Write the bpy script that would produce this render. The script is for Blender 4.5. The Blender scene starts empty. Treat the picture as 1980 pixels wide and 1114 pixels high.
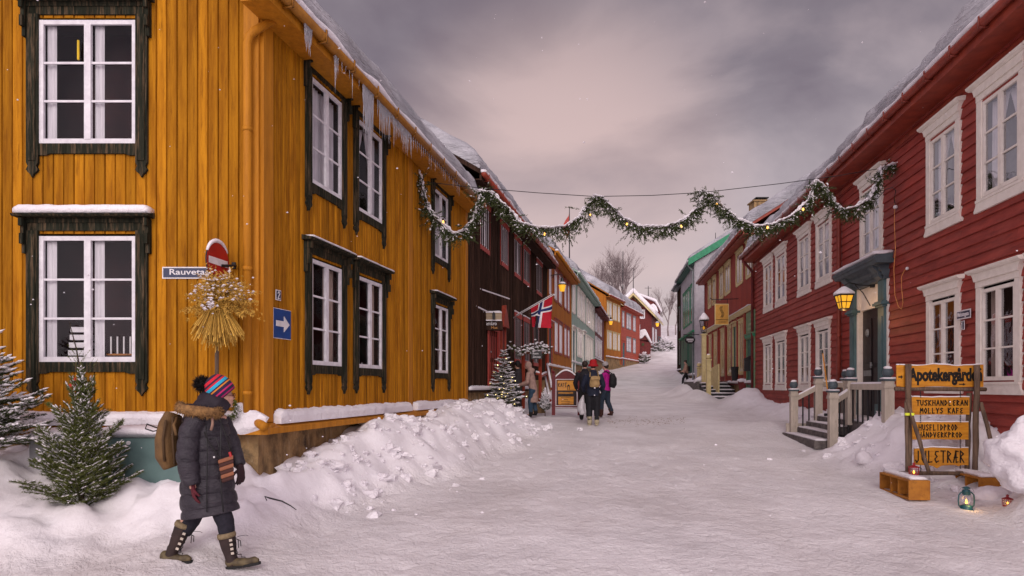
import bpy, bmesh, math, random
import numpy as np
from mathutils import Vector, noise as mn
R=math.radians; PI=math.pi
random.seed(7); NR=np.random.default_rng(11)
sc=bpy.context.scene; C=sc.collection
# ------------------------------------------------------------ camera, sky, sun
cd=bpy.data.cameras.new('camera'); cam=bpy.data.objects.new('camera',cd); C.objects.link(cam)
cam.location=(0,0,1.6); cam.rotation_euler=(R(90),0,0)
cd.lens=24; cd.sensor_width=36; cd.shift_y=0.0965; cd.clip_start=0.05; cd.clip_end=3000
sc.camera=cam
SUN_EL,SUN_AZ=27,184      # degrees; azimuth measured from +Y (up the street) clockwise
w=bpy.data.worlds.new('World'); sc.world=w; w.use_nodes=True
nt=w.node_tree; nt.nodes.clear(); N=nt.nodes.new; L=nt.links.new
wo=N('ShaderNodeOutputWorld'); bg=N('ShaderNodeBackground'); bg.inputs['Strength'].default_value=0.1
sky=N('ShaderNodeTexSky'); sky.sky_type='NISHITA'; sky.sun_disc=False
sky.sun_elevation=R(SUN_EL); sky.sun_rotation=R(SUN_AZ)
tc=N('ShaderNodeTexCoord'); sep=N('ShaderNodeSeparateXYZ'); L(tc.outputs['Generated'],sep.inputs[0])
# cloud sheet projected on a plane overhead: xy / (z+0.25)
ad=N('ShaderNodeMath'); ad.operation='ADD'; ad.inputs[1].default_value=0.3; L(sep.outputs['Z'],ad.inputs[0])
mx=N('ShaderNodeMath'); mx.operation='MAXIMUM'; mx.inputs[1].default_value=0.08; L(ad.outputs[0],mx.inputs[0])
cb=N('ShaderNodeCombineXYZ')
for i,a in enumerate('XY'):
    dv=N('ShaderNodeMath'); dv.operation='DIVIDE'; L(sep.outputs[a],dv.inputs[0]); L(mx.outputs[0],dv.inputs[1]); L(dv.outputs[0],cb.inputs[i])
n1=N('ShaderNodeTexNoise'); n1.inputs['Scale'].default_value=2.1; n1.inputs['Detail'].default_value=7; n1.inputs['Roughness'].default_value=.5; n1.inputs['Distortion'].default_value=.35
mp=N('ShaderNodeMapping'); mp.inputs['Location'].default_value=(.3,4.2,0); L(cb.outputs[0],mp.inputs[0]); L(mp.outputs[0],n1.inputs['Vector'])
cr=N('ShaderNodeValToRGB'); e=cr.color_ramp.elements
e[0].position=.40; e[0].color=(1.8,1.42,1.68,1); e[1].position=.61; e[1].color=(3.3,2.65,2.85,1)
m_=e.new(.5); m_.color=(2.2,1.8,2.05,1)
L(n1.outputs['Fac'],cr.inputs[0])
hz=N('ShaderNodeValToRGB'); h=hz.color_ramp.elements   # brightness of the overcast by elevation
h[0].position=.0; h[0].color=(1,1,1,1); h[1].position=.50; h[1].color=(0,0,0,1)
hm=h.new(.27); hm.color=(.82,.82,.82,1); hn=h.new(.39); hn.color=(.38,.38,.38,1)
pz=N('ShaderNodeMath'); pz.operation='MULTIPLY_ADD'; pz.inputs[1].default_value=-.24; L(n1.outputs['Fac'],pz.inputs[0]); pz2=N('ShaderNodeMath'); pz2.operation='ADD'; pz2.inputs[1].default_value=.215; L(sep.outputs['Z'],pz2.inputs[0]); L(pz2.outputs[0],pz.inputs[2]); L(pz.outputs[0],hz.inputs[0])
m1=N('ShaderNodeMixRGB'); m1.inputs[2].default_value=(5.5,4.6,4.8,1); L(hz.outputs[0],m1.inputs[0]); L(cr.outputs[0],m1.inputs[1])
m2=N('ShaderNodeMixRGB'); m2.inputs[0].default_value=.93; L(sky.outputs[0],m2.inputs[1]); 
gl=N('ShaderNodeVectorMath'); gl.operation='DOT_PRODUCT'; gl.inputs[1].default_value=tuple(Vector((.06,1,.27)).normalized()); L(tc.outputs['Generated'],gl.inputs[0])
gr_=N('ShaderNodeMapRange'); gr_.interpolation_type='SMOOTHSTEP'; gr_.inputs['From Min'].default_value=.955; gr_.inputs['From Max'].default_value=1.0; gr_.inputs['To Max'].default_value=.75; L(gl.outputs['Value'],gr_.inputs['Value'])
cm_=N('ShaderNodeMath'); cm_.operation='MULTIPLY'; cc_=N('ShaderNodeMapRange'); cc_.inputs['From Min'].default_value=.3; cc_.inputs['From Max'].default_value=.6; cc_.inputs['To Min'].default_value=.45; L(n1.outputs['Fac'],cc_.inputs['Value']); L(gr_.outputs[0],cm_.inputs[0]); L(cc_.outputs[0],cm_.inputs[1])
mg=N('ShaderNodeMixRGB'); mg.inputs[2].default_value=(6.8,4.85,4.5,1); L(cm_.outputs[0],mg.inputs[0]); L(m1.outputs[0],mg.inputs[1]); m1=mg
vd=N('ShaderNodeVectorMath'); vd.operation='DOT_PRODUCT'; L(tc.outputs['Generated'],vd.inputs[0])
vd.inputs[1].default_value=(math.sin(R(SUN_AZ))*math.cos(R(SUN_EL)),math.cos(R(SUN_AZ))*math.cos(R(SUN_EL)),math.sin(R(SUN_EL)))
gm=N('ShaderNodeMapRange'); gm.interpolation_type='SMOOTHSTEP'; gm.inputs['From Min'].default_value=-.15; gm.inputs['From Max'].default_value=1; gm.inputs['To Min'].default_value=1; gm.inputs['To Max'].default_value=4.2; L(vd.outputs['Value'],gm.inputs['Value'])
ms=N('ShaderNodeVectorMath'); ms.operation='SCALE'; L(m1.outputs[0],ms.inputs[0]); L(gm.outputs[0],ms.inputs['Scale']); L(ms.outputs[0],m2.inputs[2])
L(m2.outputs[0],bg.inputs['Color']); L(bg.outputs[0],wo.inputs['Surface'])
ld=bpy.data.lights.new('sun','SUN'); ld.energy=1.15; ld.angle=R(24); ld.color=(1,.93,.86)
sun=bpy.data.objects.new('sun',ld); C.objects.link(sun)
sd=Vector((math.sin(R(SUN_AZ))*math.cos(R(SUN_EL)),math.cos(R(SUN_AZ))*math.cos(R(SUN_EL)),math.sin(R(SUN_EL))))
sun.rotation_euler=sd.to_track_quat('Z','Y').to_euler()
vs=sc.view_settings; vs.view_transform='Standard'; vs.look='None'; vs.exposure=0.17; vs.gamma=1; vs.use_curve_mapping=False
# ------------------------------------------------------------ geometry helpers
def P(px,py,Y): return Vector(((px-990)/1320*Y,Y,1.6+(748-py)/1320*Y))
class Fr:
    def __init__(s,o,d,n):
        l=math.hypot(*d); s.o=o; s.d=(d[0]/l,d[1]/l); l=math.hypot(*n); s.n=(n[0]/l,n[1]/l)
    def p(s,u,q,z): return Vector((s.o[0]+s.d[0]*u+s.n[0]*q, s.o[1]+s.d[1]*u+s.n[1]*q, z))
    def ray(s,px):
        r=(px-990)/1320; return (r*s.o[1]-s.o[0])/(s.d[0]-r*s.d[1])
    def Y(s,u): return s.o[1]+s.d[1]*u
    def z(s,px,py): return 1.6+(748-py)/1320*s.Y(s.ray(px))
FL=Fr((-4.52,0),(.209,1),(1,-.209)); FR=Fr((5.5,0),(.1417,1),(-1,.1417))
WF=Fr((0,0),(1,0),(0,-1))
def Ffront(Y): return Fr((0,Y),(1,0),(0,-1))
class G:
    def __init__(s): s.v=[]; s.f=[]
    def add(s,vs,fs):
        b=len(s.v); s.v+= [tuple(v) for v in vs]; s.f+=[tuple(b+i for i in f) for f in fs]; return s
    def hexa(s,a): return s.add(a,[(0,1,2,3),(7,6,5,4),(0,4,5,1),(1,5,6,2),(2,6,7,3),(3,7,4,0)])
    def box(s,fr,u0,u1,q0,q1,z0,z1):
        return s.hexa([fr.p(u,q,z) for z in (z0,z1) for u,q in ((u0,q0),(u1,q0),(u1,q1),(u0,q1))])
    def loops(s,A,B,cap=True):
        n=len(A); fs=[(i,(i+1)%n,n+(i+1)%n,n+i) for i in range(n)]
        if cap: fs+=[tuple(range(n-1,-1,-1)),tuple(range(n,2*n))]
        return s.add(list(A)+list(B),fs)
    def poly(s,fr,pts,q0,q1): return s.loops([fr.p(u,q0,z) for u,z in pts],[fr.p(u,q1,z) for u,z in pts])
    def prof(s,fr,pts,u0,u1): return s.loops([fr.p(u0,q,z) for q,z in pts],[fr.p(u1,q,z) for q,z in pts])
    def tube(s,pts,r,n=8,cap=True,hint=(0,0,1)):
        pts=[Vector(p) for p in pts]; m=len(pts)
        if not isinstance(r,(list,tuple)): r=[r]*m
        vs=[]; h=Vector(hint); pa=None
        for i,p in enumerate(pts):
            t=(pts[min(i+1,m-1)]-pts[max(i-1,0)]).normalized()
            if pa is None:
                a=t.cross(h)
                if a.length<.05: a=t.cross(Vector((1,0.1,0)))
            else: a=pa-t*pa.dot(t)
            a.normalize(); pa=a; b=a.cross(t)
            ra,rb=r[i] if isinstance(r[i],tuple) else (r[i],r[i])
            for k in range(n):
                th=2*PI*k/n; vs.append(p+a*math.cos(th)*ra+b*math.sin(th)*rb)
        fs=[]
        for i in range(m-1):
            for k in range(n):
                fs.append((i*n+k,i*n+(k+1)%n,(i+1)*n+(k+1)%n,(i+1)*n+k))
        if cap: fs+=[tuple(range(n-1,-1,-1)),tuple((m-1)*n+k for k in range(n))]
        return s.add(vs,fs)
    def lathe(s,c,prof,n=12,ang=0):
        c=Vector(c); vs=[];fs=[]
        for r,z in prof:
            for k in range(n):
                a=2*PI*k/n+ang; vs.append(c+Vector((r*math.cos(a),r*math.sin(a),z)))
        for i in range(len(prof)-1):
            for k in range(n): fs.append((i*n+k,i*n+(k+1)%n,(i+1)*n+(k+1)%n,(i+1)*n+k))
        fs+=[tuple(range(n-1,-1,-1)),tuple((len(prof)-1)*n+k for k in range(n))]
        return s.add(vs,fs)
    def ball(s,c,r,n=10,m=7,jit=0,ax=None):
        if not isinstance(r,(tuple,list)): r=(r,r,r)
        c=Vector(c); vs=[c+Vector((0,0,-r[2]))] ; fs=[]
        for i in range(1,m):
            ph=-PI/2+PI*i/m
            for k in range(n):
                th=2*PI*k/n; d=Vector((math.cos(ph)*math.cos(th),math.cos(ph)*math.sin(th),math.sin(ph)))
                q=1+ (jit*mn.noise(d*1.7+c*3) if jit else 0)
                vs.append(c+Vector((d.x*r[0],d.y*r[1],d.z*r[2]))*q)
        vs.append(c+Vector((0,0,r[2]))); l=len(vs)-1
        for k in range(n):
            fs.append((0,1+(k+1)%n,1+k)); fs.append((l,1+(m-2)*n+k,1+(m-2)*n+(k+1)%n))
            for i in range(m-2):
                a=1+i*n; fs.append((a+k,a+(k+1)%n,a+n+(k+1)%n,a+n+k))
        if ax:  # rotate about c, z axis -> ax
            qt=Vector((0,0,1)).rotation_difference(Vector(ax)); vs=[c+qt@(v-c) for v in vs]
        return s.add(vs,fs)
def rootof(o):
    while o.parent: o=o.parent
    return o
def build(name,g,mat,parent=None,smooth=False,recalc=True,bevel=0,base=None):
    me=bpy.data.meshes.new(name)
    off=Vector((0,0,0))
    if parent is not None: off=rootof(parent).location.copy()
    elif base is not None: off=Vector(base)
    vs=[(v[0]-off[0],v[1]-off[1],v[2]-off[2]) for v in g.v]
    me.from_pydata(vs,[],g.f)
    if recalc:
        bm=bmesh.new(); bm.from_mesh(me); bmesh.ops.recalc_face_normals(bm,faces=bm.faces[:]); bm.to_mesh(me); bm.free()
    me.materials.append(mat)
    if smooth: me.polygons.foreach_set('use_smooth',[True]*len(me.polygons))
    o=bpy.data.objects.new(name,me); C.objects.link(o)
    if parent is not None: o.parent=parent
    else: o.location=off
    if bevel:
        b=o.modifiers.new('bevel','BEVEL'); b.width=bevel; b.segments=2; b.limit_method='ANGLE'
    return o
def tag(o,label,cat,group=None):
    o['label']=label; o['category']=cat
    if group: o['group']=group
    return o
def T(name,label,cat,loc,group=None):
    o=bpy.data.objects.new(name,None); C.objects.link(o); o.location=loc; o.empty_display_size=.2
    return tag(o,label,cat,group)
def one(name,label,cat,g,mat,group=None,**k):
    xs=[v[0] for v in g.v]; ys=[v[1] for v in g.v]; zs=[v[2] for v in g.v]
    o=build(name,g,mat,base=((min(xs)+max(xs))/2,(min(ys)+max(ys))/2,min(zs)),**k)
    return tag(o,label,cat,group)
class TR:   # numpy triangle soup
    def __init__(s): s.a=[]
    def add(s,t): s.a.append(np.asarray(t,dtype=np.float32).reshape(-1,3,3)); return s
    def needles(s,a,b,n,ln,w,spread=.8,fwd=.7):
        a=np.asarray(a,float); b=np.asarray(b,float)   # (k,3) twig starts and ends
        k=len(a); ax=b-a; L_=np.linalg.norm(ax,axis=1,keepdims=True)+1e-9; ax=ax/L_
        t=NR.random((k,n,1)); p=a[:,None]+(b-a)[:,None]*t
        r=NR.normal(size=(k,n,3)); r-= (r*ax[:,None]).sum(-1,keepdims=True)*ax[:,None]; r/=np.linalg.norm(r,axis=-1,keepdims=True)+1e-9
        d=ax[:,None]*fwd+r*spread; d/=np.linalg.norm(d,axis=-1,keepdims=True)
        sd_=np.cross(d,NR.normal(size=(k,n,3))); sd_/=np.linalg.norm(sd_,axis=-1,keepdims=True)+1e-9
        l=ln*(.7+.6*NR.random((k,n,1)))
        s.add(np.stack([p-sd_*w/2,p+sd_*w/2,p+d*l],axis=2)); return s
    def blobs(s,c,r,ax=None,el=None):
        c=np.asarray(c,float); k=len(c); r=np.asarray(r,float).reshape(-1,1)*np.ones((k,1))
        X=np.array([1.,0,0])*np.ones((k,1)) if ax is None else np.asarray(ax)/ (np.linalg.norm(ax,axis=1,keepdims=True)+1e-9)
        e=1 if el is None else el
        Z=np.array([0,0,1.])*np.ones((k,1)); Yv=np.cross(Z,X); Yv/=np.linalg.norm(Yv,axis=1,keepdims=True)+1e-9; Z=np.cross(X,Yv)
        A=[c+X*r*e,c+Yv*r,c-X*r*e,c-Yv*r]; up=c+Z*r*.8; dn=c-Z*r*.55
        for i in range(4):
            j=(i+1)%4; s.add(np.stack([A[i],A[j],up],1)); s.add(np.stack([A[j],A[i],dn],1))
        return s
def buildT(name,t,mat,parent=None,base=None,smooth=False):
    a=np.concatenate(t.a) if t.a else np.zeros((1,3,3),np.float32); n=len(a)
    off=rootof(parent).location if parent is not None else Vector(base or (0,0,0))
    co=(a.reshape(-1,3)-np.array(off,dtype=np.float32)).astype(np.float32)
    me=bpy.data.meshes.new(name); me.vertices.add(n*3); me.loops.add(n*3); me.polygons.add(n)
    me.vertices.foreach_set('co',co.ravel()); me.loops.foreach_set('vertex_index',np.arange(n*3,dtype=np.int32))
    me.polygons.foreach_set('loop_start',np.arange(0,n*3,3,dtype=np.int32)); me.update(calc_edges=True)
    me.materials.append(mat); o=bpy.data.objects.new(name,me); C.objects.link(o)
    if parent is not None: o.parent=parent
    else: o.location=off
    return o
def copy_tree(o,parent=None):
    c=o.copy(); C.objects.link(c)
    if parent is not None: c.parent=parent
    for ch in list(o.children): copy_tree(ch,c)
    return c
# ------------------------------------------------------------ materials
def newmat(name):
    m=bpy.data.materials.new(name); m.use_nodes=True; n=m.node_tree; b=n.nodes['Principled BSDF']; return m,n,b
def mat(name,col,rough=.6,col2=None,var=.25,scale=(6,6,6),detail=5,bump=0,bscale=None,island=0,spec=.3,metal=0,thr=(.35,.65),coat=0):
    m,n,b=newmat(name); nn=n.nodes.new; ln=n.links.new
    b.inputs['Roughness'].default_value=rough; b.inputs['Metallic'].default_value=metal; b.inputs['Specular IOR Level'].default_value=spec
    if coat: b.inputs['Coat Weight'].default_value=coat
    t=nn('ShaderNodeTexCoord'); mpp=nn('ShaderNodeMapping'); mpp.inputs['Scale'].default_value=scale; ln(t.outputs['Object'],mpp.inputs[0])
    vec=mpp.outputs[0]
    if island:
        ge=nn('ShaderNodeNewGeometry'); av=nn('ShaderNodeVectorMath'); av.operation='ADD'
        sx=nn('ShaderNodeVectorMath'); sx.operation='SCALE'; sx.inputs[0].default_value=(17,31,53); ln(ge.outputs['Random Per Island'],sx.inputs['Scale'])
        ln(vec,av.inputs[0]); ln(sx.outputs[0],av.inputs[1]); vec=av.outputs[0]
    no=nn('ShaderNodeTexNoise'); no.inputs['Scale'].default_value=1; no.inputs['Detail'].default_value=detail; no.inputs['Roughness'].default_value=.62; ln(vec,no.inputs['Vector'])
    rp=nn('ShaderNodeValToRGB'); e=rp.color_ramp.elements; e[0].position,e[1].position=thr
    c2=col2 or tuple(x*(1-var) for x in col); e[0].color=(*c2,1); e[1].color=(*col,1); ln(no.outputs['Fac'],rp.inputs[0])
    out=rp.outputs[0]
    if island:
        hs=nn('ShaderNodeHueSaturation'); mr=nn('ShaderNodeMapRange'); mr.inputs['To Min'].default_value=1-island; mr.inputs['To Max'].default_value=1+island
        ln(ge.outputs['Random Per Island'],mr.inputs['Value']); ln(mr.outputs[0],hs.inputs['Value']); ln(out,hs.inputs['Color']); out=hs.outputs[0]
    ln(out,b.inputs['Base Color'])
    if bump:
        bn=nn('ShaderNodeTexNoise'); bn.inputs['Scale'].default_value=1; bn.inputs['Detail'].default_value=6; bn.inputs['Roughness'].default_value=.6
        m3=nn('ShaderNodeMapping'); m3.inputs['Scale'].default_value=bscale or tuple(4*x for x in scale); ln(t.outputs['Object'],m3.inputs[0]); ln(m3.outputs[0],bn.inputs['Vector'])
        bu=nn('ShaderNodeBump'); bu.inputs['Strength'].default_value=1; bu.inputs['Distance'].default_value=bump; ln(bn.outputs['Fac'],bu.inputs['Height']); ln(bu.outputs[0],b.inputs['Normal'])
    return m
def emis(name,col,st):
    m,n,b=newmat(name); b.inputs['Base Color'].default_value=(*col,1); b.inputs['Emission Color'].default_value=(*col,1); b.inputs['Emission Strength'].default_value=st
    return m
def streaks(m,col,amt,scale,thr=(.55,.7)):   # a second noise layer: worn patches of another colour
    n=m.node_tree; b=n.nodes['Principled BSDF']; src=b.inputs['Base Color'].links[0].from_socket
    t=n.nodes.new('ShaderNodeTexCoord'); mp_=n.nodes.new('ShaderNodeMapping'); mp_.inputs['Scale'].default_value=scale; mp_.inputs['Location'].default_value=(3,7,1)
    no=n.nodes.new('ShaderNodeTexNoise'); no.inputs['Scale'].default_value=1; no.inputs['Detail'].default_value=8; no.inputs['Roughness'].default_value=.7
    rp=n.nodes.new('ShaderNodeValToRGB'); e=rp.color_ramp.elements; e[0].position,e[1].position=thr; e[0].color=(0,0,0,1); e[1].color=(amt,amt,amt,1)
    mi=n.nodes.new('ShaderNodeMixRGB'); mi.inputs[2].default_value=(*col,1)
    k=n.links.new; k(t.outputs['Object'],mp_.inputs[0]); k(mp_.outputs[0],no.inputs['Vector']); k(no.outputs['Fac'],rp.inputs[0]); k(rp.outputs[0],mi.inputs[0]); k(src,mi.inputs[1]); k(mi.outputs[0],b.inputs['Base Color'])
    return m
M={}
def snowmat(name,bumps,col=(.82,.80,.83),col2=(.72,.69,.73),bank=False):
    m,n,b=newmat(name); nn=n.nodes.new; ln=n.links.new
    b.inputs['Roughness'].default_value=.75; b.inputs['Specular IOR Level'].default_value=.25
    b.inputs['Subsurface Weight'].default_value=.0
    t=nn('ShaderNodeTexCoord'); no=nn('ShaderNodeTexNoise'); no.inputs['Scale'].default_value=.9; no.inputs['Detail'].default_value=8; ln(t.outputs['Object'],no.inputs['Vector'])
    rp=nn('ShaderNodeValToRGB'); e=rp.color_ramp.elements; e[0].position=.35; e[1].position=.6; e[0].color=(*col2,1); e[1].color=(*col,1); ln(no.outputs['Fac'],rp.inputs[0]); ln(rp.outputs[0],b.inputs['Base Color'])
    prev=None
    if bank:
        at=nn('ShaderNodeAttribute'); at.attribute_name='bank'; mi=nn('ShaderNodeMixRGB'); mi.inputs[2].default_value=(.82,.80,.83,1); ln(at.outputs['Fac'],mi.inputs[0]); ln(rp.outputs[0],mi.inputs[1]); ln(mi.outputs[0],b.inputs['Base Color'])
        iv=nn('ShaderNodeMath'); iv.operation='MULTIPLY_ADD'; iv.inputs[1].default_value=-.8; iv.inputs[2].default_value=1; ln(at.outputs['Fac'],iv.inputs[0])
    for sc_,dist in bumps:
        m3=nn('ShaderNodeMapping'); m3.inputs['Scale'].default_value=sc_; ln(t.outputs['Object'],m3.inputs[0])
        bn=nn('ShaderNodeTexNoise'); bn.inputs['Scale'].default_value=1; bn.inputs['Detail'].default_value=5; bn.inputs['Roughness'].default_value=.6; bn.inputs['Distortion'].default_value=.4; ln(m3.outputs[0],bn.inputs['Vector'])
        bu=nn('ShaderNodeBump'); bu.inputs['Distance'].default_value=dist; ln(bn.outputs['Fac'],bu.inputs['Height'])
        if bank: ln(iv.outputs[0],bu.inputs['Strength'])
        if prev: ln(prev,bu.inputs['Normal'])
        prev=bu.outputs[0]
    ln(prev,b.inputs['Normal']); return m
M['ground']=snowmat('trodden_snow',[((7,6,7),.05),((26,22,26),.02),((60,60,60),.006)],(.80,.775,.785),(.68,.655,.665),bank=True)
M['snow']=snowmat('snow',[((7,7,7),.03),((30,30,30),.008)])
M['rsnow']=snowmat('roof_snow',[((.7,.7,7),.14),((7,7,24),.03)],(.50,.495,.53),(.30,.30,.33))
streaks(M['ground'],(.46,.41,.39),.5,(.5,.28,1),(.46,.72)); streaks(M['ground'],(.20,.14,.11),.5,(38,38,38),(.69,.75))
M['ice']=mat('ice',(.62,.62,.68),rough=.12,var=.2,spec=.6)
mi_=M['ice'].node_tree.nodes['Principled BSDF']; mi_.inputs['Transmission Weight'].default_value=.55; mi_.inputs['IOR'].default_value=1.31
M['yel']=streaks(streaks(mat('ochre_boards',(.44,.187,.011),.75,(.25,.092,.006),scale=(14,14,1.1),island=.26,bump=.006,bscale=(60,60,3),spec=.06),(.13,.042,.005),.7,(30,30,2.6),(.54,.70)),(.09,.045,.012),.5,(1.2,1.2,.6),(.6,.8))
M['yeltrim']=streaks(mat('ochre_trim',(.50,.20,.013),.6,(.36,.14,.009),scale=(12,12,1.5),bump=.003,spec=.2),(.2,.07,.01),.55,(24,24,3),(.58,.74))
M['dark']=streaks(mat('weathered_green_black_wood',(.028,.030,.021),.8,(.012,.013,.009),scale=(30,30,2),bump=.004,bscale=(70,70,5),spec=.04),(.15,.10,.06),.75,(34,34,2.2),(.50,.66))
M['darkh']=streaks(mat('weathered_green_black_sill',(.022,.029,.021),.8,(.009,.012,.009),scale=(2.5,2.5,30),bump=.004,bscale=(5,5,70),spec=.04),(.19,.12,.06),.85,(2.4,2.4,36),(.52,.64))
M['white']=mat('white_paint',(.74,.73,.76),.5,(.58,.56,.6),scale=(9,9,9),bump=.001,spec=.3)
M['cream']=streaks(mat('cream_white_paint',(.84,.79,.72),.55,(.74,.69,.62),scale=(8,8,8),bump=.002),(.45,.4,.34),.3,(20,20,20),(.62,.74))
M['ycream']=mat('pale_yellow_paint',(.62,.52,.27),.55,(.5,.41,.2),scale=(8,8,8))
M['red']=streaks(mat('falu_red_clapboard',(.35,.056,.040),.6,(.22,.034,.026),scale=(2,2,12),island=.12,bump=.003,bscale=(5,5,60),spec=.25),(.085,.016,.014),.6,(2,2,25),(.55,.72))
streaks(M['red'],(.40,.10,.075),.45,(.9,.9,1.6),(.5,.7))
M['yelgut']=mat('shaded_ochre_gutter',(.30,.125,.012),.5,(.2,.08,.01),scale=(6,6,6),spec=.3)  # ochre trim darkened: the shade on the gutter is put into its colour
M['redv']=mat('falu_red_boards',(.34,.048,.028),.65,(.21,.03,.02),scale=(12,12,1.2),island=.16,bump=.003,spec=.2)
M['redtrim']=mat('red_trim',(.33,.055,.028),.5,(.22,.035,.02),scale=(5,5,5),spec=.3)
M['gutred']=mat('red_gutter',(.25,.045,.028),.45,(.17,.03,.02),scale=(5,5,5),spec=.4)
M['brown']=mat('tarred_brown_boards',(.060,.033,.024),.8,(.022,.013,.010),scale=(14,14,1),island=.3,bump=.004,spec=.03)
M['rcase']=mat('bright_red_paint',(.42,.06,.045),.55,(.3,.04,.03),scale=(8,8,8))
M['orange']=mat('orange_ochre_boards',(.46,.17,.022),.7,(.33,.11,.015),scale=(12,12,1.2),island=.1,bump=.003,spec=.15)
M['mint']=mat('mint_boards',(.33,.45,.38),.65,(.26,.36,.31),scale=(12,12,1.2),island=.06,bump=.002,spec=.2)
M['coral']=mat('coral_red_boards',(.46,.085,.045),.65,(.34,.06,.035),scale=(5,5,5),island=.06)
M['maroon']=mat('maroon_boards',(.17,.028,.026),.7,(.1,.018,.018),scale=(6,6,6),island=.1)
M['greyw']=mat('lilac_grey_render',(.42,.40,.43),.7,(.33,.31,.34),scale=(3,3,3))
M['green']=mat('bright_green_paint',(.03,.26,.13),.5,(.02,.18,.09),scale=(6,6,6))
M['dgreen']=mat('deep_green_paint',(.016,.11,.075),.5,(.01,.07,.05),scale=(6,6,6))
M['gpanel']=mat('moss_green_panel',(.16,.25,.14),.6,(.12,.2,.11),scale=(6,6,6))
M['teal']=mat('grey_teal_paint',(.085,.155,.165),.5,(.055,.105,.115),scale=(6,6,3),bump=.001)
M['tealdk']=mat('slate_grey_paint',(.075,.10,.115),.5,(.045,.06,.07),scale=(6,6,6))
M['tealdoor']=mat('teal_door_paint',(.015,.12,.14),.5,scale=(6,6,6))
M['blackdoor']=mat('black_gloss_door',(.010,.008,.010),.4,(.018,.010,.012),scale=(5,5,5),spec=.25)
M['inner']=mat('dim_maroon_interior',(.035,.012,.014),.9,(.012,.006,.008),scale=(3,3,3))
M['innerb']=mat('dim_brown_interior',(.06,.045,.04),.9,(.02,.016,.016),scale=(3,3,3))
M['curt']=mat('lace_curtain',(.68,.66,.70),.9,(.5,.48,.52),scale=(30,30,1.5))
M['curtd']=mat('beige_curtain',(.56,.46,.40),.9,(.36,.28,.24),scale=(30,30,1.5))
M['stone']=streaks(streaks(mat('foundation_stone',(.38,.25,.12),.9,(.15,.10,.055),scale=(5,5,3.4),detail=10,bump=.03,bscale=(9,9,6),spec=.15,thr=(.38,.62)),(.48,.38,.24),.8,(9,9,3),(.55,.72)),(.06,.05,.045),.8,(3,3,4),(.60,.72))
M['stone2']=mat('grey_stone_steps',(.17,.15,.14),.9,(.07,.06,.06),scale=(9,9,9),bump=.015)
M['beige']=streaks(mat('weathered_beige_paint',(.50,.44,.37),.65,(.40,.35,.29),scale=(9,9,3),bump=.002),(.2,.16,.12),.6,(20,20,5),(.58,.72))
M['metal']=mat('dark_iron',(.02,.02,.022),.5,spec=.5)
M['galv']=mat('galvanised',(.25,.27,.28),.45,spec=.5,metal=.5)
M['blackp']=mat('black_paint',(.012,.012,.014),.45,spec=.4)
M['bark']=mat('bark',(.11,.07,.048),.9,(.045,.03,.022),scale=(20,20,4),bump=.008)
M['peeled']=streaks(mat('weathered_pole',(.16,.105,.07),.85,(.075,.05,.036),scale=(24,24,3),bump=.005),(.3,.24,.19),.6,(18,18,3),(.6,.7))
M['needle']=mat('spruce_needles',(.070,.088,.024),.6,(.024,.036,.012),scale=(14,14,14),island=.3,spec=.3)
M['needle2']=mat('fresh_spruce_needles',(.13,.15,.030),.6,(.045,.06,.015),scale=(6,6,6),island=.3,spec=.3)
M['twig']=mat('twig_bark',(.05,.036,.03),.9)
M['board']=streaks(mat('varnished_sign_board',(.62,.27,.02),.45,(.42,.16,.012),scale=(3,3,22),bump=.002,spec=.4,coat=.2),(.24,.08,.01),.6,(3,3,30),(.6,.72))
M['ink']=mat('black_carved_letters',(.010,.009,.009),.6)
M['crate']=streaks(mat('orange_pallet_wood',(.42,.17,.02),.7,(.25,.09,.012),scale=(5,5,5),bump=.004),(.1,.035,.01),.7,(12,12,12),(.55,.7))
M['navy']=mat('navy_enamel',(.012,.022,.075),.3,spec=.5); M['blue']=mat('road_sign_blue',(.006,.055,.235),.35,spec=.5)
M['wenam']=mat('white_enamel',(.78,.76,.78),.35,spec=.5); M['sred']=mat('road_sign_red',(.42,.012,.016),.35,spec=.5)
M['straw']=mat('oat_straw',(.62,.38,.07),.7,(.36,.2,.035),scale=(20,20,20),island=.3)
M['lampg']=emis('lit_lamp_glass',(1,.50,.03),.5); M['bulb']=emis('warm_bulb',(1,.50,.10),2.2); M['flame']=emis('candle_flame',(1,.45,.06),4)
M['glow']=emis('fairy_light',(1,.75,.3),4)
def glassmat():
    m,n,b=newmat('window_glass'); n.nodes.remove(b); o=n.nodes['Material Output']; nn=n.nodes.new
    t=nn('ShaderNodeBsdfTransparent'); g=nn('ShaderNodeBsdfGlossy'); g.inputs['Roughness'].default_value=.03; g.inputs['Color'].default_value=(.9,.9,.95,1)
    f=nn('ShaderNodeFresnel'); f.inputs['IOR'].default_value=1.52; no=nn('ShaderNodeTexNoise'); no.inputs['Scale'].default_value=3; bu=nn('ShaderNodeBump'); bu.inputs['Distance'].default_value=.006
    mu=nn('ShaderNodeMath'); mu.operation='MULTIPLY_ADD'; mu.inputs[1].default_value=.42; mu.inputs[2].default_value=.0; mu.use_clamp=True
    mxx=nn('ShaderNodeMixShader'); l=n.links.new; tcn=nn('ShaderNodeTexCoord'); l(tcn.outputs['Object'],no.inputs['Vector'])
    l(no.outputs['Fac'],bu.inputs['Height']); l(bu.outputs[0],g.inputs['Normal']); l(f.outputs[0],mu.inputs[0]); l(mu.outputs[0],mxx.inputs[0]); l(t.outputs[0],mxx.inputs[1]); l(g.outputs[0],mxx.inputs[2]); l(mxx.outputs[0],o.inputs[0])
    return m
M['glass']=glassmat()
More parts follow.
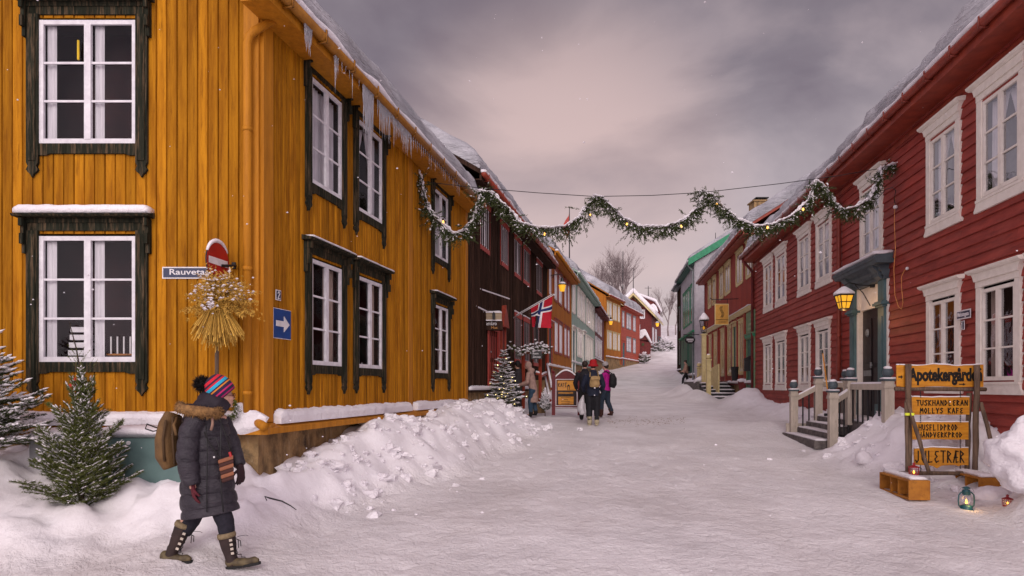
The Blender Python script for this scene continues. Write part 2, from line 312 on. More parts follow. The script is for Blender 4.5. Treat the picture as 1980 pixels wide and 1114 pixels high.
M['pane']=mat('dark_window_glass',(.05,.05,.06),.08,(.3,.29,.31),scale=(1.5,1.5,.8),spec=.8,thr=(.45,.55))
M['panew']=mat('curtained_window_glass',(.60,.57,.60),.12,(.16,.14,.15),scale=(9,9,.6),spec=.7,thr=(.3,.45))
M['panel_lit']=mat('warm_window_glass',(.34,.24,.13),.12,(.09,.06,.05),scale=(5,5,1),spec=.7)
# ------------------------------------------------------------ text
def textmesh(s,bold=0,extr=.02,shear=0,spacing=1):
    c=bpy.data.curves.new('lettering','FONT'); c.body=s; c.size=1; c.extrude=extr; c.offset=bold; c.shear=shear; c.space_character=spacing; c.resolution_u=3
    o=bpy.data.objects.new('lettering',c); C.objects.link(o); bpy.context.view_layer.update()
    me=bpy.data.meshes.new_from_object(o.evaluated_get(bpy.context.evaluated_depsgraph_get()))
    vs=[tuple(v.co) for v in me.vertices]; fs=[tuple(p.vertices) for p in me.polygons]
    bpy.data.objects.remove(o); bpy.data.curves.remove(c); bpy.data.meshes.remove(me); return vs,fs
def text(name,s,parent,m,org,right,up,w=None,h=None,**k):
    """fit text into width w x height h (metres), lower-left corner at org"""
    vs,fs=textmesh(s,**k); x0=min(v[0] for v in vs); x1=max(v[0] for v in vs); y0=min(v[1] for v in vs); y1=max(v[1] for v in vs)
    sy=(h/(y1-y0)); sx=(w/(x1-x0)) if w else sy
    r=Vector(right).normalized(); u=Vector(up).normalized(); n=r.cross(u); org=Vector(org); g=G()
    g.add([org+r*(v[0]-x0)*sx+u*(v[1]-y0)*sy+n*v[2]*.15 for v in vs],fs)
    return build(name,g,m,parent,recalc=False)
STK={'T':[[(0,1),(1,1)],[(.5,1),(.5,0)]],'U':[[(0,1),(.05,.3),(.4,0),(.8,.25),(.85,1)]],'S':[[(.85,.9),(.5,1),(.1,.8),(.8,.35),(.45,0),(.0,.15)]],
'K':[[(0.05,1),(.05,0)],[(.8,1),(.05,.5),(.85,0)]],'H':[[(.05,1),(.05,0)],[(.85,1),(.85,0)],[(.05,.6),(.85,.42)]],'A':[[(0,0),(.45,1),(.9,0)],[(.12,.4),(.78,.4)]],
'N':[[(.05,0),(.05,1),(.85,0),(.85,1)]],'D':[[(.1,0),(.1,1),(.85,.5),(.1,0)]],'L':[[(.1,1),(.1,0),(.8,.05)]],'E':[[(.8,.95),(.3,.95),(.15,.7),(.55,.52),(.1,.3),(.35,0),(.85,.12)]],
'R':[[(.1,0),(.1,1),(.75,.75),(.15,.48),(.85,0)]],'M':[[(0,0),(.15,1),(.5,.45),(.85,1),(1,0)]],'O':[[(.5,1),(.05,.5),(.5,0),(.9,.5),(.5,1)]],'Y':[[(.0,1),(.45,.5),(.9,1)],[(.45,.5),(.4,0)]],
'F':[[(.15,0),(.1,1),(.8,.92)],[(.12,.55),(.65,.5)]],'I':[[(.4,1),(.4,0)]],'P':[[(.1,0),(.1,1),(.8,.75),(.12,.45)]],'V':[[(0,1),(.4,0),(.85,1)]],'J':[[(.6,1),(.6,.2),(.3,0),(0,.2)]],
'Å':[[(0,0),(.45,.85),(.9,0)],[(.12,.35),(.78,.35)],[(.45,.95),(.35,1.1),(.5,1.2),(.58,1.05),(.45,.95)]],'Æ':[[(0,0),(.5,1),(.55,0),(1,.05)],[(.1,.4),(.9,.45)],[(.5,1),(1,.95)]],'É':[[(.8,1),(.1,1),(.1,0),(.8,0)],[(.1,.5),(.6,.5)],[(.4,1.12),(.7,1.3)]],
'2':[[(.05,.75),(.4,1),(.8,.75),(.05,0),(.9,.0)]],'1':[[(.2,.8),(.5,1),(.5,0)],[(.2,0),(.8,0)]],' ':[]}
def strokes(g,s,org,right,up,w,h,th,dep=.004):
    r=Vector(right).normalized(); u=Vector(up).normalized(); n=r.cross(u); org=Vector(org); cw=w/len(s); fx=cw*.74
    for i,ch in enumerate(s):
        for st in STK[ch]:
            for a,b in zip(st[:-1],st[1:]):
                A=Vector((i*cw+a[0]*fx,a[1]*h)); B=Vector((i*cw+b[0]*fx,b[1]*h)); d=(B-A)
                if d.length<1e-6: continue
                d.normalize(); q=Vector((-d.y,d.x))*th/2; A=A-d*th*.3; B=B+d*th*.3
                lo=[A-q,B-q*.8,B+q*.8,A+q]
                g.loops([org+r*c.x+u*c.y for c in lo],[org+r*c.x+u*c.y+n*dep for c in lo])
# ------------------------------------------------------------ terrain
def vn(x,y,seed=0):
    xi=np.floor(x).astype(np.int64); yi=np.floor(y).astype(np.int64); fx=x-xi; fy=y-yi
    fx=fx*fx*(3-2*fx); fy=fy*fy*(3-2*fy)
    def hsh(a,b):
        n=(a*374761393+b*668265263+seed*1442695041)&0xffffffff; n=((n^(n>>13))*1274126177)&0xffffffff; return ((n^(n>>16))&0xffff)/65535.0
    return (hsh(xi,yi)*(1-fx)+hsh(xi+1,yi)*fx)*(1-fy)+(hsh(xi,yi+1)*(1-fx)+hsh(xi+1,yi+1)*fx)*fy
def fbm(x,y,o=4,seed=0):
    t=0;a=1;s=0
    for i in range(o): t=t+a*vn(x*2**i+17*i,y*2**i+9*i,seed+i); s+=a; a*=.5
    return t/s-.5
HY=[-60,0,6.1,18,28,46,55,65,75,90,140,200,900]; HZ=[-3,-.28,0,.585,.98,1.67,2.5,3.35,4.2,5.5,14.2,18,20]
def hs(y):
    t=0
    for d in (-1.6,-.8,0,.8,1.6): t=t+np.interp(y+d,HY,HZ)
    return t/5
def sm(a,b,x): t=np.clip((x-a)/(b-a),0,1); return t*t*(3-2*t)
def ground(x,y,detail=True):
    x=np.asarray(x,float); y=np.asarray(y,float); b=hs(y)
    sL=x-(-4.52+.209*y); sR=(5.5+.1417*y)-x
    TL=np.interp(y,[7.9,8.5,9,9.8,10.5,12,13.2,14.5,16,17,17.6,18.3,24,30,60],[.66,.68,.80,1.0,1.14,1.06,1.18,1.26,1.3,1.25,1.1,.95,1.2,1.45,3.2])
    WL=np.interp(y,[7.8,8.3,10,13.4,16.8,17.5,18.5,60],[.7,1.0,1.45,1.95,2.15,1.5,.5,.5])
    lump=fbm(x*1.1,y*1.1,4,3); chunk=np.abs(fbm(x*2.3,y*2.3,4,9))
    big=np.abs(fbm(x*.9+3,y*1.3,3,19)); crumb=np.maximum(fbm(x*3.1,y*3.1,4,23),0)
    def shape(s,W,pk): 
        t=s/W; return np.where(t<pk,.88+.12*sm(0,pk,t),1-sm(pk,1,t))
    bl=(TL-b)*shape(sL+.9*lump+.35*chunk,WL,.30)*(y>7.6)*(.93+.5*lump*sm(.3,.8,sL))
    # snow in front of the gable wall of the corner house
    t=7.82-y; g=np.interp(t,[-.5,.25,.9,1.35,1.8,2.4],[.56,.54,.44,.22,.06,0])+.2*sm(-4,-5.6,x)*sm(2,1,t)+(.26*lump+.22*chunk-.03)*sm(2.5,1.3,t)
    g=g*sm(-1.9,-3.1,x+.6*lump)*sm(-.8,-.3,t)
    g=np.where(t<-.3,0,g)
    TR_=np.interp(y,[3,9,11,12.5,13.1,16,17,18,22.5,25,27,32,60],[.9,1.0,1.22,1.15,.88,.85,.95,1.0,1.12,1.36,1.25,1.3,3.1])
    WR=np.interp(y,[3,7,9,12.4,13.1,16,17,25,27,28.5,60],[.9,1.0,1.25,2.1,.75,.3,1.2,1.6,1.3,.8,.7])
    br=(TR_-b)*shape(np.maximum(sR+.3*lump,0),WR,.12)
    k=np.maximum(np.maximum(bl,g),np.maximum(br,0))
    bank=sm(.02,.3,k)
    def bump(cx,cy,rx,ry,hh): return hh*np.exp(-((x-cx)/rx)**2-((y-cy)/ry)**2)
    k=k+bump(8.0,29.5,.55,1.6,.45)+bump(8.35,33,.6,1.5,.55)+bump(8.6,25.3,.8,.8,.25)+bump(6.6,17.5,.5,.8,.15)+bump(18.6,83,3.2,5,1.4)+bump(-.6,17.6,.5,.7,.15)+bump(3.6,9.3,.8,.5,-.02)
    win=np.exp(-((x-5.8)/.95)**4-((y-8.75)/.85)**4); k=k*(1-.8*win); bank=bank*(1-.7*win)
    z=b+k+.04*win+bank*(.16*lump-.55*big*sm(.15,.5,k)*0+.30*chunk-.04+.26*crumb+.09*np.abs(fbm(x*4.1,y*4.1,3,27))+.04*fbm(x*9,y*9,3,21))
    if detail=='bank': return bank
    if detail:
        st=1-bank
        trk=np.abs(fbm((x-.15*y)*2.2,y*.35,3,31))
        swirl=fbm((x+.5*y)*1.2+2*fbm(x*.5,y*.5,2,77),(y-.3*x)*2.6,4,41)
        cx=np.floor(x/.42); cy=np.floor(y/.52); fx=x/.42-cx-.5-.5*(vn(cx,cy,61)-.5); fy=y/.52-cy-.5-.5*(vn(cx,cy,62)-.5); foot=np.exp(-(fx/.16)**2-(fy/.27)**2)*(vn(cx,cy,63)>.55)
        z=z-st*.028*foot*sm(.40,.6,vn(x*.35,y*.25,66))*1.6*(.5+vn(x*3,y*3,64))
        z=z+st*(.05*fbm(x*.5,y*.5,3,5)+.05*trk+.03*fbm(x*4,y*4,4,51)+.03*swirl*sm(14,6,y)*sm(5,0,x))
    return z
def gz(x,y): return float(ground(np.array([x]),np.array([y]))[0])
xs=np.unique(np.concatenate([np.linspace(-600,-40,12),np.linspace(-40,-8,22),np.arange(-8,9.6,.055),np.linspace(9.7,34,60),np.linspace(36,60,12),np.linspace(70,600,12)]))
ys=np.unique(np.concatenate([np.linspace(-120,0,14),np.linspace(.3,2.4,10),2.5*1.0085**np.arange(0,250),np.geomspace(20.8,110,110),np.linspace(113,160,20),np.linspace(180,900,14)]))
XX,YY=np.meshgrid(xs,ys); ZZ=ground(XX,YY); nx,ny=len(xs),len(ys)
me=bpy.data.meshes.new('snowy_ground'); me.vertices.add(nx*ny); me.vertices.foreach_set('co',np.stack([XX,YY,ZZ],-1).astype(np.float32).ravel())
I=np.arange(nx*ny).reshape(ny,nx); q=np.stack([I[:-1,:-1],I[:-1,1:],I[1:,1:],I[1:,:-1]],-1).reshape(-1,4).astype(np.int32)
me.loops.add(len(q)*4); me.loops.foreach_set('vertex_index',q.ravel()); me.polygons.add(len(q)); me.polygons.foreach_set('loop_start',np.arange(0,len(q)*4,4,dtype=np.int32)); me.update(calc_edges=True)
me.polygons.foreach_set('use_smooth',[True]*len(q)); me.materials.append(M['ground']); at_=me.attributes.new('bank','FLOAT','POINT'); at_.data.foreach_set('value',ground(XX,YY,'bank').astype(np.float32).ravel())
gr=bpy.data.objects.new('ground',me); C.objects.link(gr); gr['kind']='structure'; gr['label']='snow covered street and verges rising to a white hill'
# ------------------------------------------------------------ wall cladding
def segs(a0,a1,cuts):
    out=[(a0,a1)]
    for c0,c1 in cuts:
        nx_=[]
        for s0,s1 in out:
            if c1<=s0 or c0>=s1: nx_.append((s0,s1)); continue
            if c0>s0: nx_.append((s0,c0))
            if c1<s1: nx_.append((c1,s1))
        out=nx_
    return [s for s in out if s[1]-s[0]>.01]
def vboards(g,fr,u0,u1,z0,z1,bw,ops=(),t=.02,q0=0,bev=.006,jit=.0):
    n=max(1,round((u1-u0)/bw)); bw=(u1-u0)/n
    for i in range(n):
        a=u0+i*bw; b=a+bw; c=(a+b)/2; tt=t+random.uniform(-jit,jit)
        for s0,s1 in segs(z0,z1,[(o[2],o[3]) for o in ops if o[0]<c<o[1]]):
            A=[fr.p(a,q0,s0),fr.p(a+bev,q0+tt,s0),fr.p(b-bev,q0+tt,s0),fr.p(b,q0,s0)]
            g.loops(A,[p+Vector((0,0,s1-s0)) for p in A])
def battens(g,fr,u0,u1,z0,z1,pitch,bw=.06,ops=(),t=.03):
    n=max(1,round((u1-u0)/pitch)); pitch=(u1-u0)/n
    for i in range(n):
        a=u0+i*pitch
        for s0,s1 in segs(z0,z1,[(o[2],o[3]) for o in ops if o[0]<a+bw/2<o[1]]): g.box(fr,a,a+bw,.018,.018+t,s0,s1)
def hboards(g,fr,u0,u1,z0,z1,pitch,ops=(),t=.032):
    n=round((z1-z0)/pitch); pitch=(z1-z0)/n
    for i in range(n):
        z=z0+i*pitch; c=z+pitch/2
        for a,b in segs(u0,u1,[(o[0],o[1]) for o in ops if o[2]<c<o[3]]):
            cuts=[a]; x=a
            while b-x>5: x+=random.uniform(2.5,4.5); cuts.append(x)
            cuts.append(b)
            for p,q_ in zip(cuts[:-1],cuts[1:]):
                j=random.uniform(-.003,.003)
                g.prof(fr,[(0,z),(t+j,z),(t+j,z+.012),(.006,z+pitch+.006),(0,z+pitch)],p,q_-.002)
def ledgesnow(g,fr,u0,u1,q0,q1,z,th,step=.08,seed=0,amp=.35,taper=.04):
    n=max(2,int((u1-u0)/step)); L_=[]
    for i in range(n+1):
        u=u0+(u1-u0)*i/n; k=1+amp*mn.noise(Vector((u*1.3+seed,seed,0)))+.15*mn.noise(Vector((u*7,seed,3)))
        e=min(1,(u-u0+taper)/.06,(u1-u+taper)/.06) if taper<.06 else 1
        k*=max(.35,e); w=q1-q0; j=.012*mn.noise(Vector((u*5,seed,9)))
        L_.append([fr.p(u,q0,z),fr.p(u,q1+j,z),fr.p(u,q1+.004+j,z+th*k*.6),fr.p(u,q1-.10*w,z+th*k*.93),fr.p(u,q0+.55*w,z+th*k*1.04),fr.p(u,q0,z+th*k*1.12)])
    m=6; vs=[p for l in L_ for p in l]; fs=[tuple(range(m-1,-1,-1)),tuple(n*m+k for k in range(m))]
    for i in range(n):
        for k in range(m): fs.append((i*m+k,i*m+(k+1)%m,(i+1)*m+(k+1)%m,(i+1)*m+k))
    g.add(vs,fs)
def snowslab(fr,u0,u1,q0,z0,sl,run,th,seed=0,step=.12,back=True,amp=1.0):
    g=G(); n=max(2,int((u1-u0)/step)); prof=[(0,0),(-.03,.3),(-.01,.6),(.06,.84),(.18,.97),(.4,1.02),(.8,1),(1.4,1)]
    prof+= [(1.4+(run-1.4)*k/4,1) for k in (1,2,3,4)]; L_=[]
    for i in range(n+1):
        u=u0+(u1-u0)*i/n; e=min(1,((u-u0)+.08)/.3,((u1-u)+.08)/.3); e=math.sqrt(max(e,.05))
        row=[]
        for j,(t,h) in enumerate(prof):
            v=Vector((u*.55+seed,t*.9,seed)); k=1+amp*(.16*mn.noise(v)+.10*mn.noise(v*3.1)+.05*mn.noise(v*8)); sh=amp*(.07*mn.noise(Vector((u*.9,seed,h*2)))+.035*mn.noise(Vector((u*4,seed+5,h*5)))) if t<.5 else 0
            row.append(fr.p(u,q0-t+sh,z0+t*sl+h*th*k*(e if h else 1)))
        if back:
            row.append(fr.p(u,q0-2*run,z0+th)); 
        L_.append(row)
    m=len(L_[0]); vs=[p for l in L_ for p in l]; fs=[]
    for i in range(n):
        for k in range(m-1): fs.append((i*m+k,i*m+k+1,(i+1)*m+k+1,(i+1)*m+k))
    g.add(vs,fs)
    for i,sgn in ((0,1),(n,-1)):      # end caps down to the deck
        for k in range(len(prof)-1):
            t0,t1=prof[k][0],prof[k+1][0]; u=u0 if i==0 else u1
            a=L_[i][k]; b=L_[i][k+1]; c=fr.p(u,q0-t1,z0+t1*sl); d=fr.p(u,q0-t0,z0+t0*sl)
            g.add([a,b,c,d],[(0,1,2,3)])
    return g
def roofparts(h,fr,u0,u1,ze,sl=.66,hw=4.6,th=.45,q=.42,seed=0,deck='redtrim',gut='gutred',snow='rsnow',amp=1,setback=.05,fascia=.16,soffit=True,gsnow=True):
    g=G(); zr=ze+(q+hw)*sl
    g.loops([fr.p(u0,a,b) for a,b in ((q,ze-.02),(q,ze+.1),(-hw,zr+.12),(-2*hw-q,ze+.1),(-2*hw-q,ze-.02),(-hw,zr))],[fr.p(u1,a,b) for a,b in ((q,ze-.02),(q,ze+.1),(-hw,zr+.12),(-2*hw-q,ze+.1),(-2*hw-q,ze-.02),(-hw,zr))])
    g.box(fr,u0+.02,u1-.02,q-.035,q+.012,ze-fascia,ze-.023)
    if soffit: g.box(fr,u0+.02,u1-.02,.03,q-.04,ze-fascia+.01,ze-fascia+.04)
    r=build('roof',g,M[deck],h)
    g=G(); g.tube([fr.p(u0,q+.07,ze-.02),fr.p((u0+u1)/2,q+.07,ze-.035),fr.p(u1,q+.07,ze-.02)],.062,10)
    u=u0+.3
    while u<u1: g.box(fr,u,u+.03,q+.005,q+.14,ze-.11,ze-.095); g.box(fr,u,u+.03,q+.13,q+.142,ze-.11,ze+.05); u+=.8
    gu=build('gutter',g,M[gut],h,smooth=True)
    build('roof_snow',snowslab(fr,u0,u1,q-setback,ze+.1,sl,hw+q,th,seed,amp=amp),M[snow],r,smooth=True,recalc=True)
    if gsnow:
        g=G(); ledgesnow(g,fr,u0,u1,q-.03,q+.12,ze+.02,.09,.1,seed+3,.9); build('gutter_snow',g,M['snow'],gu,smooth=True)
    return r,gu
def gable(g,fr,u,z0,ze,sl=.66,hw=4.6,q=0.0,t=.12):
    zr=ze+(q+hw)*sl; pts=[(q,z0),(q,ze),(-hw,zr-.02),(-2*hw-q,ze),(-2*hw-q,z0)]
    g.prof(fr,pts,u,u+t)
# ------------------------------------------------------------ windows
def sash(g,fr,u0,u1,z0,z1,q0,q1,rows=3,fw=.05,mw=.075,mt=.024):
    um=(u0+u1)/2
    g.box(fr,u0,u0+fw,q0,q1,z0,z1); g.box(fr,u1-fw,u1,q0,q1,z0,z1); g.box(fr,um-mw/2,um+mw/2,q0,q1+.006,z0+fw,z1-fw)
    g.box(fr,u0+fw,u1-fw,q0,q1-.002,z0,z0+fw*1.15); g.box(fr,u0+fw,u1-fw,q0,q1-.002,z1-fw,z1)
    for i in range(1,rows):
        z=z0+fw+(z1-z0-2*fw)*i/rows
        for a,b in ((u0+fw,um-mw/2),(um+mw/2,u1-fw)): g.box(fr,a,b,q0+.008,q1-.008,z-mt/2,z+mt/2)
def tieback(g,fr,u0,u1,z0,z1,q,side,n=10,amp=.018,ph=0):
    K=9; vs=[]
    for j in range(K+1):
        t=j/K; w=.30+.70*max(0,(t-.28)/.72)**1.3 if t>.28 else .30+.35*(1-t/.28)**1.2
        for i in range(n+1):
            f=i/n*w; u=(u0+(u1-u0)*f) if side<0 else (u1-(u1-u0)*f)
            vs.append(fr.p(u,q+amp*math.sin(i*2.1+ph)*(.5+w/2),z0+(z1-z0)*t))
    m=n+1; g.add(vs,[(j*m+i,j*m+i+1,(j+1)*m+i+1,(j+1)*m+i) for j in range(K) for i in range(n)])
def curtain(g,fr,u0,u1,z0,z1,q,n=14,amp=.02,ph=0):
    vs=[];
    for i in range(n+1):
        u=u0+(u1-u0)*i/n; d=q+amp*math.sin(i*2.1+ph)
        vs+=[fr.p(u,d,z0),fr.p(u,d,z1)]
    g.add(vs,[(2*i,2*i+1,2*i+3,2*i+2) for i in range(n)])
def casing(style,g,fr,u0,u1,z0,z1,sn=None,seed=0):
    if style=='ear':    # dark carved frame with long pointed ears and a little roof
        cw=.135
        for s,(a,b) in enumerate(((u0-cw,u0),(u1,u1+cw))):
            m=(a+b)/2; g.poly(fr,[(a,z0-.30),(a+.02,z0-.33),(m-.02,z0-.35),(m,z0-.39),(m+.02,z0-.35),(b-.02,z0-.33),(b,z0-.30),(b-.02,z0-.26),(b,z0-.22),(b,z1+.06),(a,z1+.06),(a,z0-.22),(a+.02,z0-.26)],.0,.062)
            g.box(fr,a+.028,b-.028,.062,.074,z0-.2,z1+.02)
            o=a-.035 if s==0 else b-.005     # carved bracket
            for (za,zb,w_) in ((z1+.19,z1+.1,.12),(z1+.1,z1+.02,.085),(z1+.02,z1-.1,.105),(z1-.1,z1-.2,.06)): g.box(fr,o,o+.04,.02,.02+w_,zb,za-.002)
        g.box(fr,u0-cw-.01,u1+cw+.01,.0,.045,z1+.061,z1+.2)
        g.box(fr,u0-cw-.01,u1+cw+.01,.045,.06,z1+.15,z1+.198)
        g.poly(fr,[(u0,z0-.135),(u0+.08,z0-.135),(u0+.13,z0-.115),(u1-.13,z0-.115),(u1-.08,z0-.135),(u1,z0-.135),(u1,z0),(u0,z0)],.0,.05)
        g.prof(fr,[(0,z1+.201),(.17,z1+.201),(.19,z1+.225),(.0,z1+.27)],u0-cw-.09,u1+cw+.07)
    elif style=='crown':   # white casing, flared cornice, flared apron
        cw=.13
        for a,b in ((u0-cw,u0),(u1,u1+cw)): g.box(fr,a,b,.0,.052,z0-.02,z1+.04)
        for a,b in ((u0-cw-.012,u0-cw),(u1+cw,u1+cw+.012)):
            z=z0
            while z<z1-.05: g.box(fr,a,b,.012,.045,z,z+.1+.02*random.random()); z+=.17
        g.box(fr,u0-cw,u1+cw,.0,.06,z1+.041,z1+.13); g.poly(fr,[(u0-cw-.0,z1+.131),(u1+cw,z1+.131),(u1+cw+.03,z1+.2),(u1+cw+.07,z1+.25),(u0-cw-.07,z1+.25),(u0-cw-.03,z1+.2)],0,.085)
        g.prof(fr,[(0,z1+.251),(.10,z1+.251),(.14,z1+.275),(.15,z1+.305),(0,z1+.33)],u0-cw-.12,u1+cw+.12)
        g.box(fr,u0-cw,u1+cw,.0,.07,z0-.06,z0-.021); g.poly(fr,[(u0-cw,z0-.061),(u1+cw,z0-.061),(u1+cw+.015,z0-.11),(u1+cw+.06,z0-.17),(u1+cw+.05,z0-.2),(u0-cw-.05,z0-.2),(u0-cw-.06,z0-.17),(u0-cw-.015,z0-.11)],0,.06)
    elif style=='plain':
        cw=.09
        for a,b in ((u0-cw,u0),(u1,u1+cw)): g.box(fr,a,b,.0,.055,z0-.06,z1)
        g.box(fr,u0-cw,u1+cw,.0,.06,z1+.001,z1+.12); g.box(fr,u0-cw-.03,u1+cw+.03,.0,.10,z1+.121,z1+.155); g.box(fr,u0,u1,.0,.05,z0-.1,z0)
    elif style=='peak':
        cw=.1; um=(u0+u1)/2
        for a,b in ((u0-cw,u0),(u1,u1+cw)): g.box(fr,a,b,.0,.038,z0-.12,z1)
        g.poly(fr,[(u0-cw,z1+.001),(u1+cw,z1+.001),(u1+cw+.03,z1+.13),(um,z1+.19),(u0-cw-.03,z1+.13)],0,.06); g.box(fr,u0,u1,.0,.05,z0-.12,z0)
def window(h,fr,u0,u1,z0,z1,style,mc,ms='white',glass='glass',cur=('curt',1),room='inner',rows=3,snow=0,seed=0,lab=None,far=False):
    g=G(); casing(style,g,fr,u0,u1,z0,z1); wd=build('window',g,M[mc],h)
    if lab: wd['label']=lab
    g=G(); sash(g,fr,u0,u1,z0,z1,.005 if not far else .018,.04 if not far else .036,rows,fw=.05 if not far else .04,mw=.075 if not far else .055); build('sash',g,M[ms],wd)
    qg=.012 if not far else .031
    g=G(); g.add([fr.p(u0+.02,qg,z0+.02),fr.p(u1-.02,qg,z0+.02),fr.p(u1-.02,qg,z1-.02),fr.p(u0+.02,qg,z1-.02)],[(0,1,2,3)]); build('pane',g,M[glass],wd,recalc=False)
    if not far:
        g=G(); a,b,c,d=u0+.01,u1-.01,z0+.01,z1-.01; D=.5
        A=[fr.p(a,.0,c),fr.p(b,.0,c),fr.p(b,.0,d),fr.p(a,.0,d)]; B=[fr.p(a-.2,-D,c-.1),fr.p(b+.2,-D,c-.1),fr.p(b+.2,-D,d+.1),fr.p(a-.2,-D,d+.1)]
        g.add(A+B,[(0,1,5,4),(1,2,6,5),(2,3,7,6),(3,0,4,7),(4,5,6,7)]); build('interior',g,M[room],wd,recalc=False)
        cm,cover=cur
        if cm:
            g=G(); W=u1-u0-.06; um=(u0+u1)/2
            if cover>=1:
                curtain(g,fr,u0+.03,um-.01,z0+.03,z1-.03,-.09,16,.022,seed); curtain(g,fr,um+.01,u1-.03,z0+.03,z1-.03,-.09,16,.022,seed+1)
            elif cover==.9:
                tieback(g,fr,u0+.03,um+.02,z0+.03,z1-.03,-.09,-1,12,.018,seed); tieback(g,fr,um-.02,u1-.03,z0+.03,z1-.03,-.09,1,12,.018,seed+1)
            elif cover>0:
                curtain(g,fr,u0+.03,u0+.03+W*cover/2,z0+.03,z1-.03,-.09,8,.02,seed); curtain(g,fr,u1-.03-W*cover/2,u1-.03,z0+.03,z1-.03,-.09,8,.02,seed)
            else:  # curtains at the left edge of each casement
                k=-cover
                for a in (u0+.05,um+.045): curtain(g,fr,a,a+W*k/2,z0+.03,z1-.03,-.03,5,.008,seed)
            build('curtain',g,M[cm],wd,recalc=False)
    if snow:
        g=G(); cw=.2 if style=='ear' else .12; q={'ear':.18,'crown':.14,'plain':.1,'peak':.06}[style]; zt={'ear':.235,'crown':.315,'plain':.156,'peak':.16}[style]
        ledgesnow(g,fr,u0-cw,u1+cw,.0,q,z1+zt,snow,.05,seed,.5); build('hood_snow',g,M['snow'],wd,smooth=True)
    return wd
# ------------------------------------------------------------ ochre corner house
hy=T('ochre_house','big ochre yellow board house with dark window frames on the left corner','house',(-2.885,7.82,0))
FG=Ffront(7.82); uL=FL.ray(503.5); uE=FL.ray(901)
ops=[];gw=[]
for a,b,t,bo in ((80,267,42,280),(80,267,458,700)):
    x0,x1=P(a,0,7.82).x,P(b,0,7.82).x; z1=P(0,t,7.82).z; z0=P(0,bo,7.82).z; gw.append((x0,x1,z0,z1)); ops.append((x0-.03,x1+.03,z0-.03,z1+.03))
g=G(); vboards(g,FG,-11,-2.885,1.15,6.3,.118,ops,t=.024,jit=.003,bev=.009)
fw=[]
for a,b in ((596,656),(687.5,734.5),(835.5,863)):
    for z0,z1 in ((4.27,5.66),(1.89,3.28)): fw.append((FL.ray(a),FL.ray(b),z0,z1))
vboards(g,FL,uL,uE,1.15,6.3,.086,[(a-.03,b+.03,c-.03,d+.03) for a,b,c,d in fw],t=.028,jit=.005,bev=.016)
g.poly(FG,[(-11,6.3),(-2.885,6.3),(-6.94,9.2)],-.1,0)
build('wall',g,M['yel'],hy)
g=G(); g.box(FL,uL+.3,uE-.2,-8,-.7,.3,6.2); build('inner_core',g,M['inner'],hy)
g=G(); g.box(FG,-11,-2.95,-.4,-.12,-.6,1.12); g.box(FL,uL+.12,uE,-.5,-.13,-.6,1.12); build('foundation',g,M['stone'],hy)
# trims
g=G(); z=1.06
g.prof(FG,[(-.1,z),(.15,z),(.15,z+.07),(.02,z+.12),(-.1,z+.12)],-11,-2.885+.14)
g.prof(FL,[(-.1,z),(.15,z),(.15,z+.07),(.02,z+.12),(-.1,z+.12)],uL-.12,uE)
build('ledge',g,M['yeltrim'],hy)
def corner(h,fr,u0,u1,z0,z1,m='yeltrim',t=.045): 
    g=G(); g.box(fr,u0,u1,-.01,t,z0,z1); return build('corner_board',g,M[m],h,bevel=.004)
corner(hy,FL,uL-.005,uL+.20,1.19,6.0); corner(hy,FG,-3.06,-2.887,1.19,6.1,m='yeltrim'); corner(hy,FL,FL.ray(786),FL.ray(793.5),1.19,6.0); corner(hy,FL,FL.ray(897),uE+.02,1.19,6.1)
for i,(a,b,c,d) in enumerate(gw):
    wd=window(hy,FG,a,b,c,d,'ear','dark',cur=('curt',-.2),snow=(.025,.10)[i],seed=i,lab=('upper window facing the side street','lower window with candles and snow on its hood')[i])
    g=G()
    if i==1:
        for k in range(5): g.tube([FG.p(b-.38+k*.075,-.12,c+.1),FG.p(b-.38+k*.075,-.12,c+.30)],.009,6)
        build('candle',g,M['wenam'],wd); g=G(); g.box(FG,b-.42,b-.03,-.15,-.09,c+.08,c+.1); build('candle_holder',g,M['crate'],wd)
        g=G()
        for k in range(4): g.box(FG,a+.24+.01*k,a+.5-.01*k,-.2,-.1,c+.08+k*.09,c+.14+k*.09)
        build('ornament',g,M['white'],wd)
    else:
        g=G(); g.tube([FG.p(a+.455,.05,d-.24),FG.p(a+.455,.05,d-.46)],.013,8); build('thermometer',g,emis('thermometer_yellow',(.8,.6,.02),.0) if 0 else mat('yellow_plastic',(.75,.5,.02),.4),wd)
for i,(a,b,c,d) in enumerate(fw):
    up=c>4; window(hy,FL,a,b,c,d,'ear','dark',cur=('curt',1 if i!=2 else .9) if up else ('curtd',(.8,.62,.7,.5,.8,.6)[i]),room='innerb',snow=.03 if not up else 0,seed=10+i)
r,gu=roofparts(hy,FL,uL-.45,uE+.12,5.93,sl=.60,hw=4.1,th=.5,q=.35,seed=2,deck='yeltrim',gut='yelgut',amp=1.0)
g=G(); ledgesnow(g,FG,-11,-2.95,.01,.14,1.165,.14,.07,4,.2); build('ledge_snow',g,M['snow'],hy)
g=G(); ledgesnow(g,FL,uL+.22,FL.ray(785)-.01,.015,.135,1.165,.15,.07,6,.16); ledgesnow(g,FL,FL.ray(794)+.02,FL.ray(896),.015,.135,1.165,.14,.07,7,.2); build('ledge_snow',g,M['snow'],hy)
g=G(); g.ball((-3.0,7.70,1.20),(.26,.08,.13),12,8,.3); g.ball((-3.07,7.72,1.3),(.07,.06,.12),10,7,.2); build('ledge_snow',g,M['snow'],hy)
g=G(); g.tube([P(478.5,812,7.70),P(478.5,300,7.70),P(478.5,84,7.70),P(482,70,7.70),P(492,60,7.72),P(534,36,7.86)],.047,14)
for y in (250,520,760): g.tube([P(478.5,y-4,7.70),P(478.5,y+4,7.70)],.053,14)
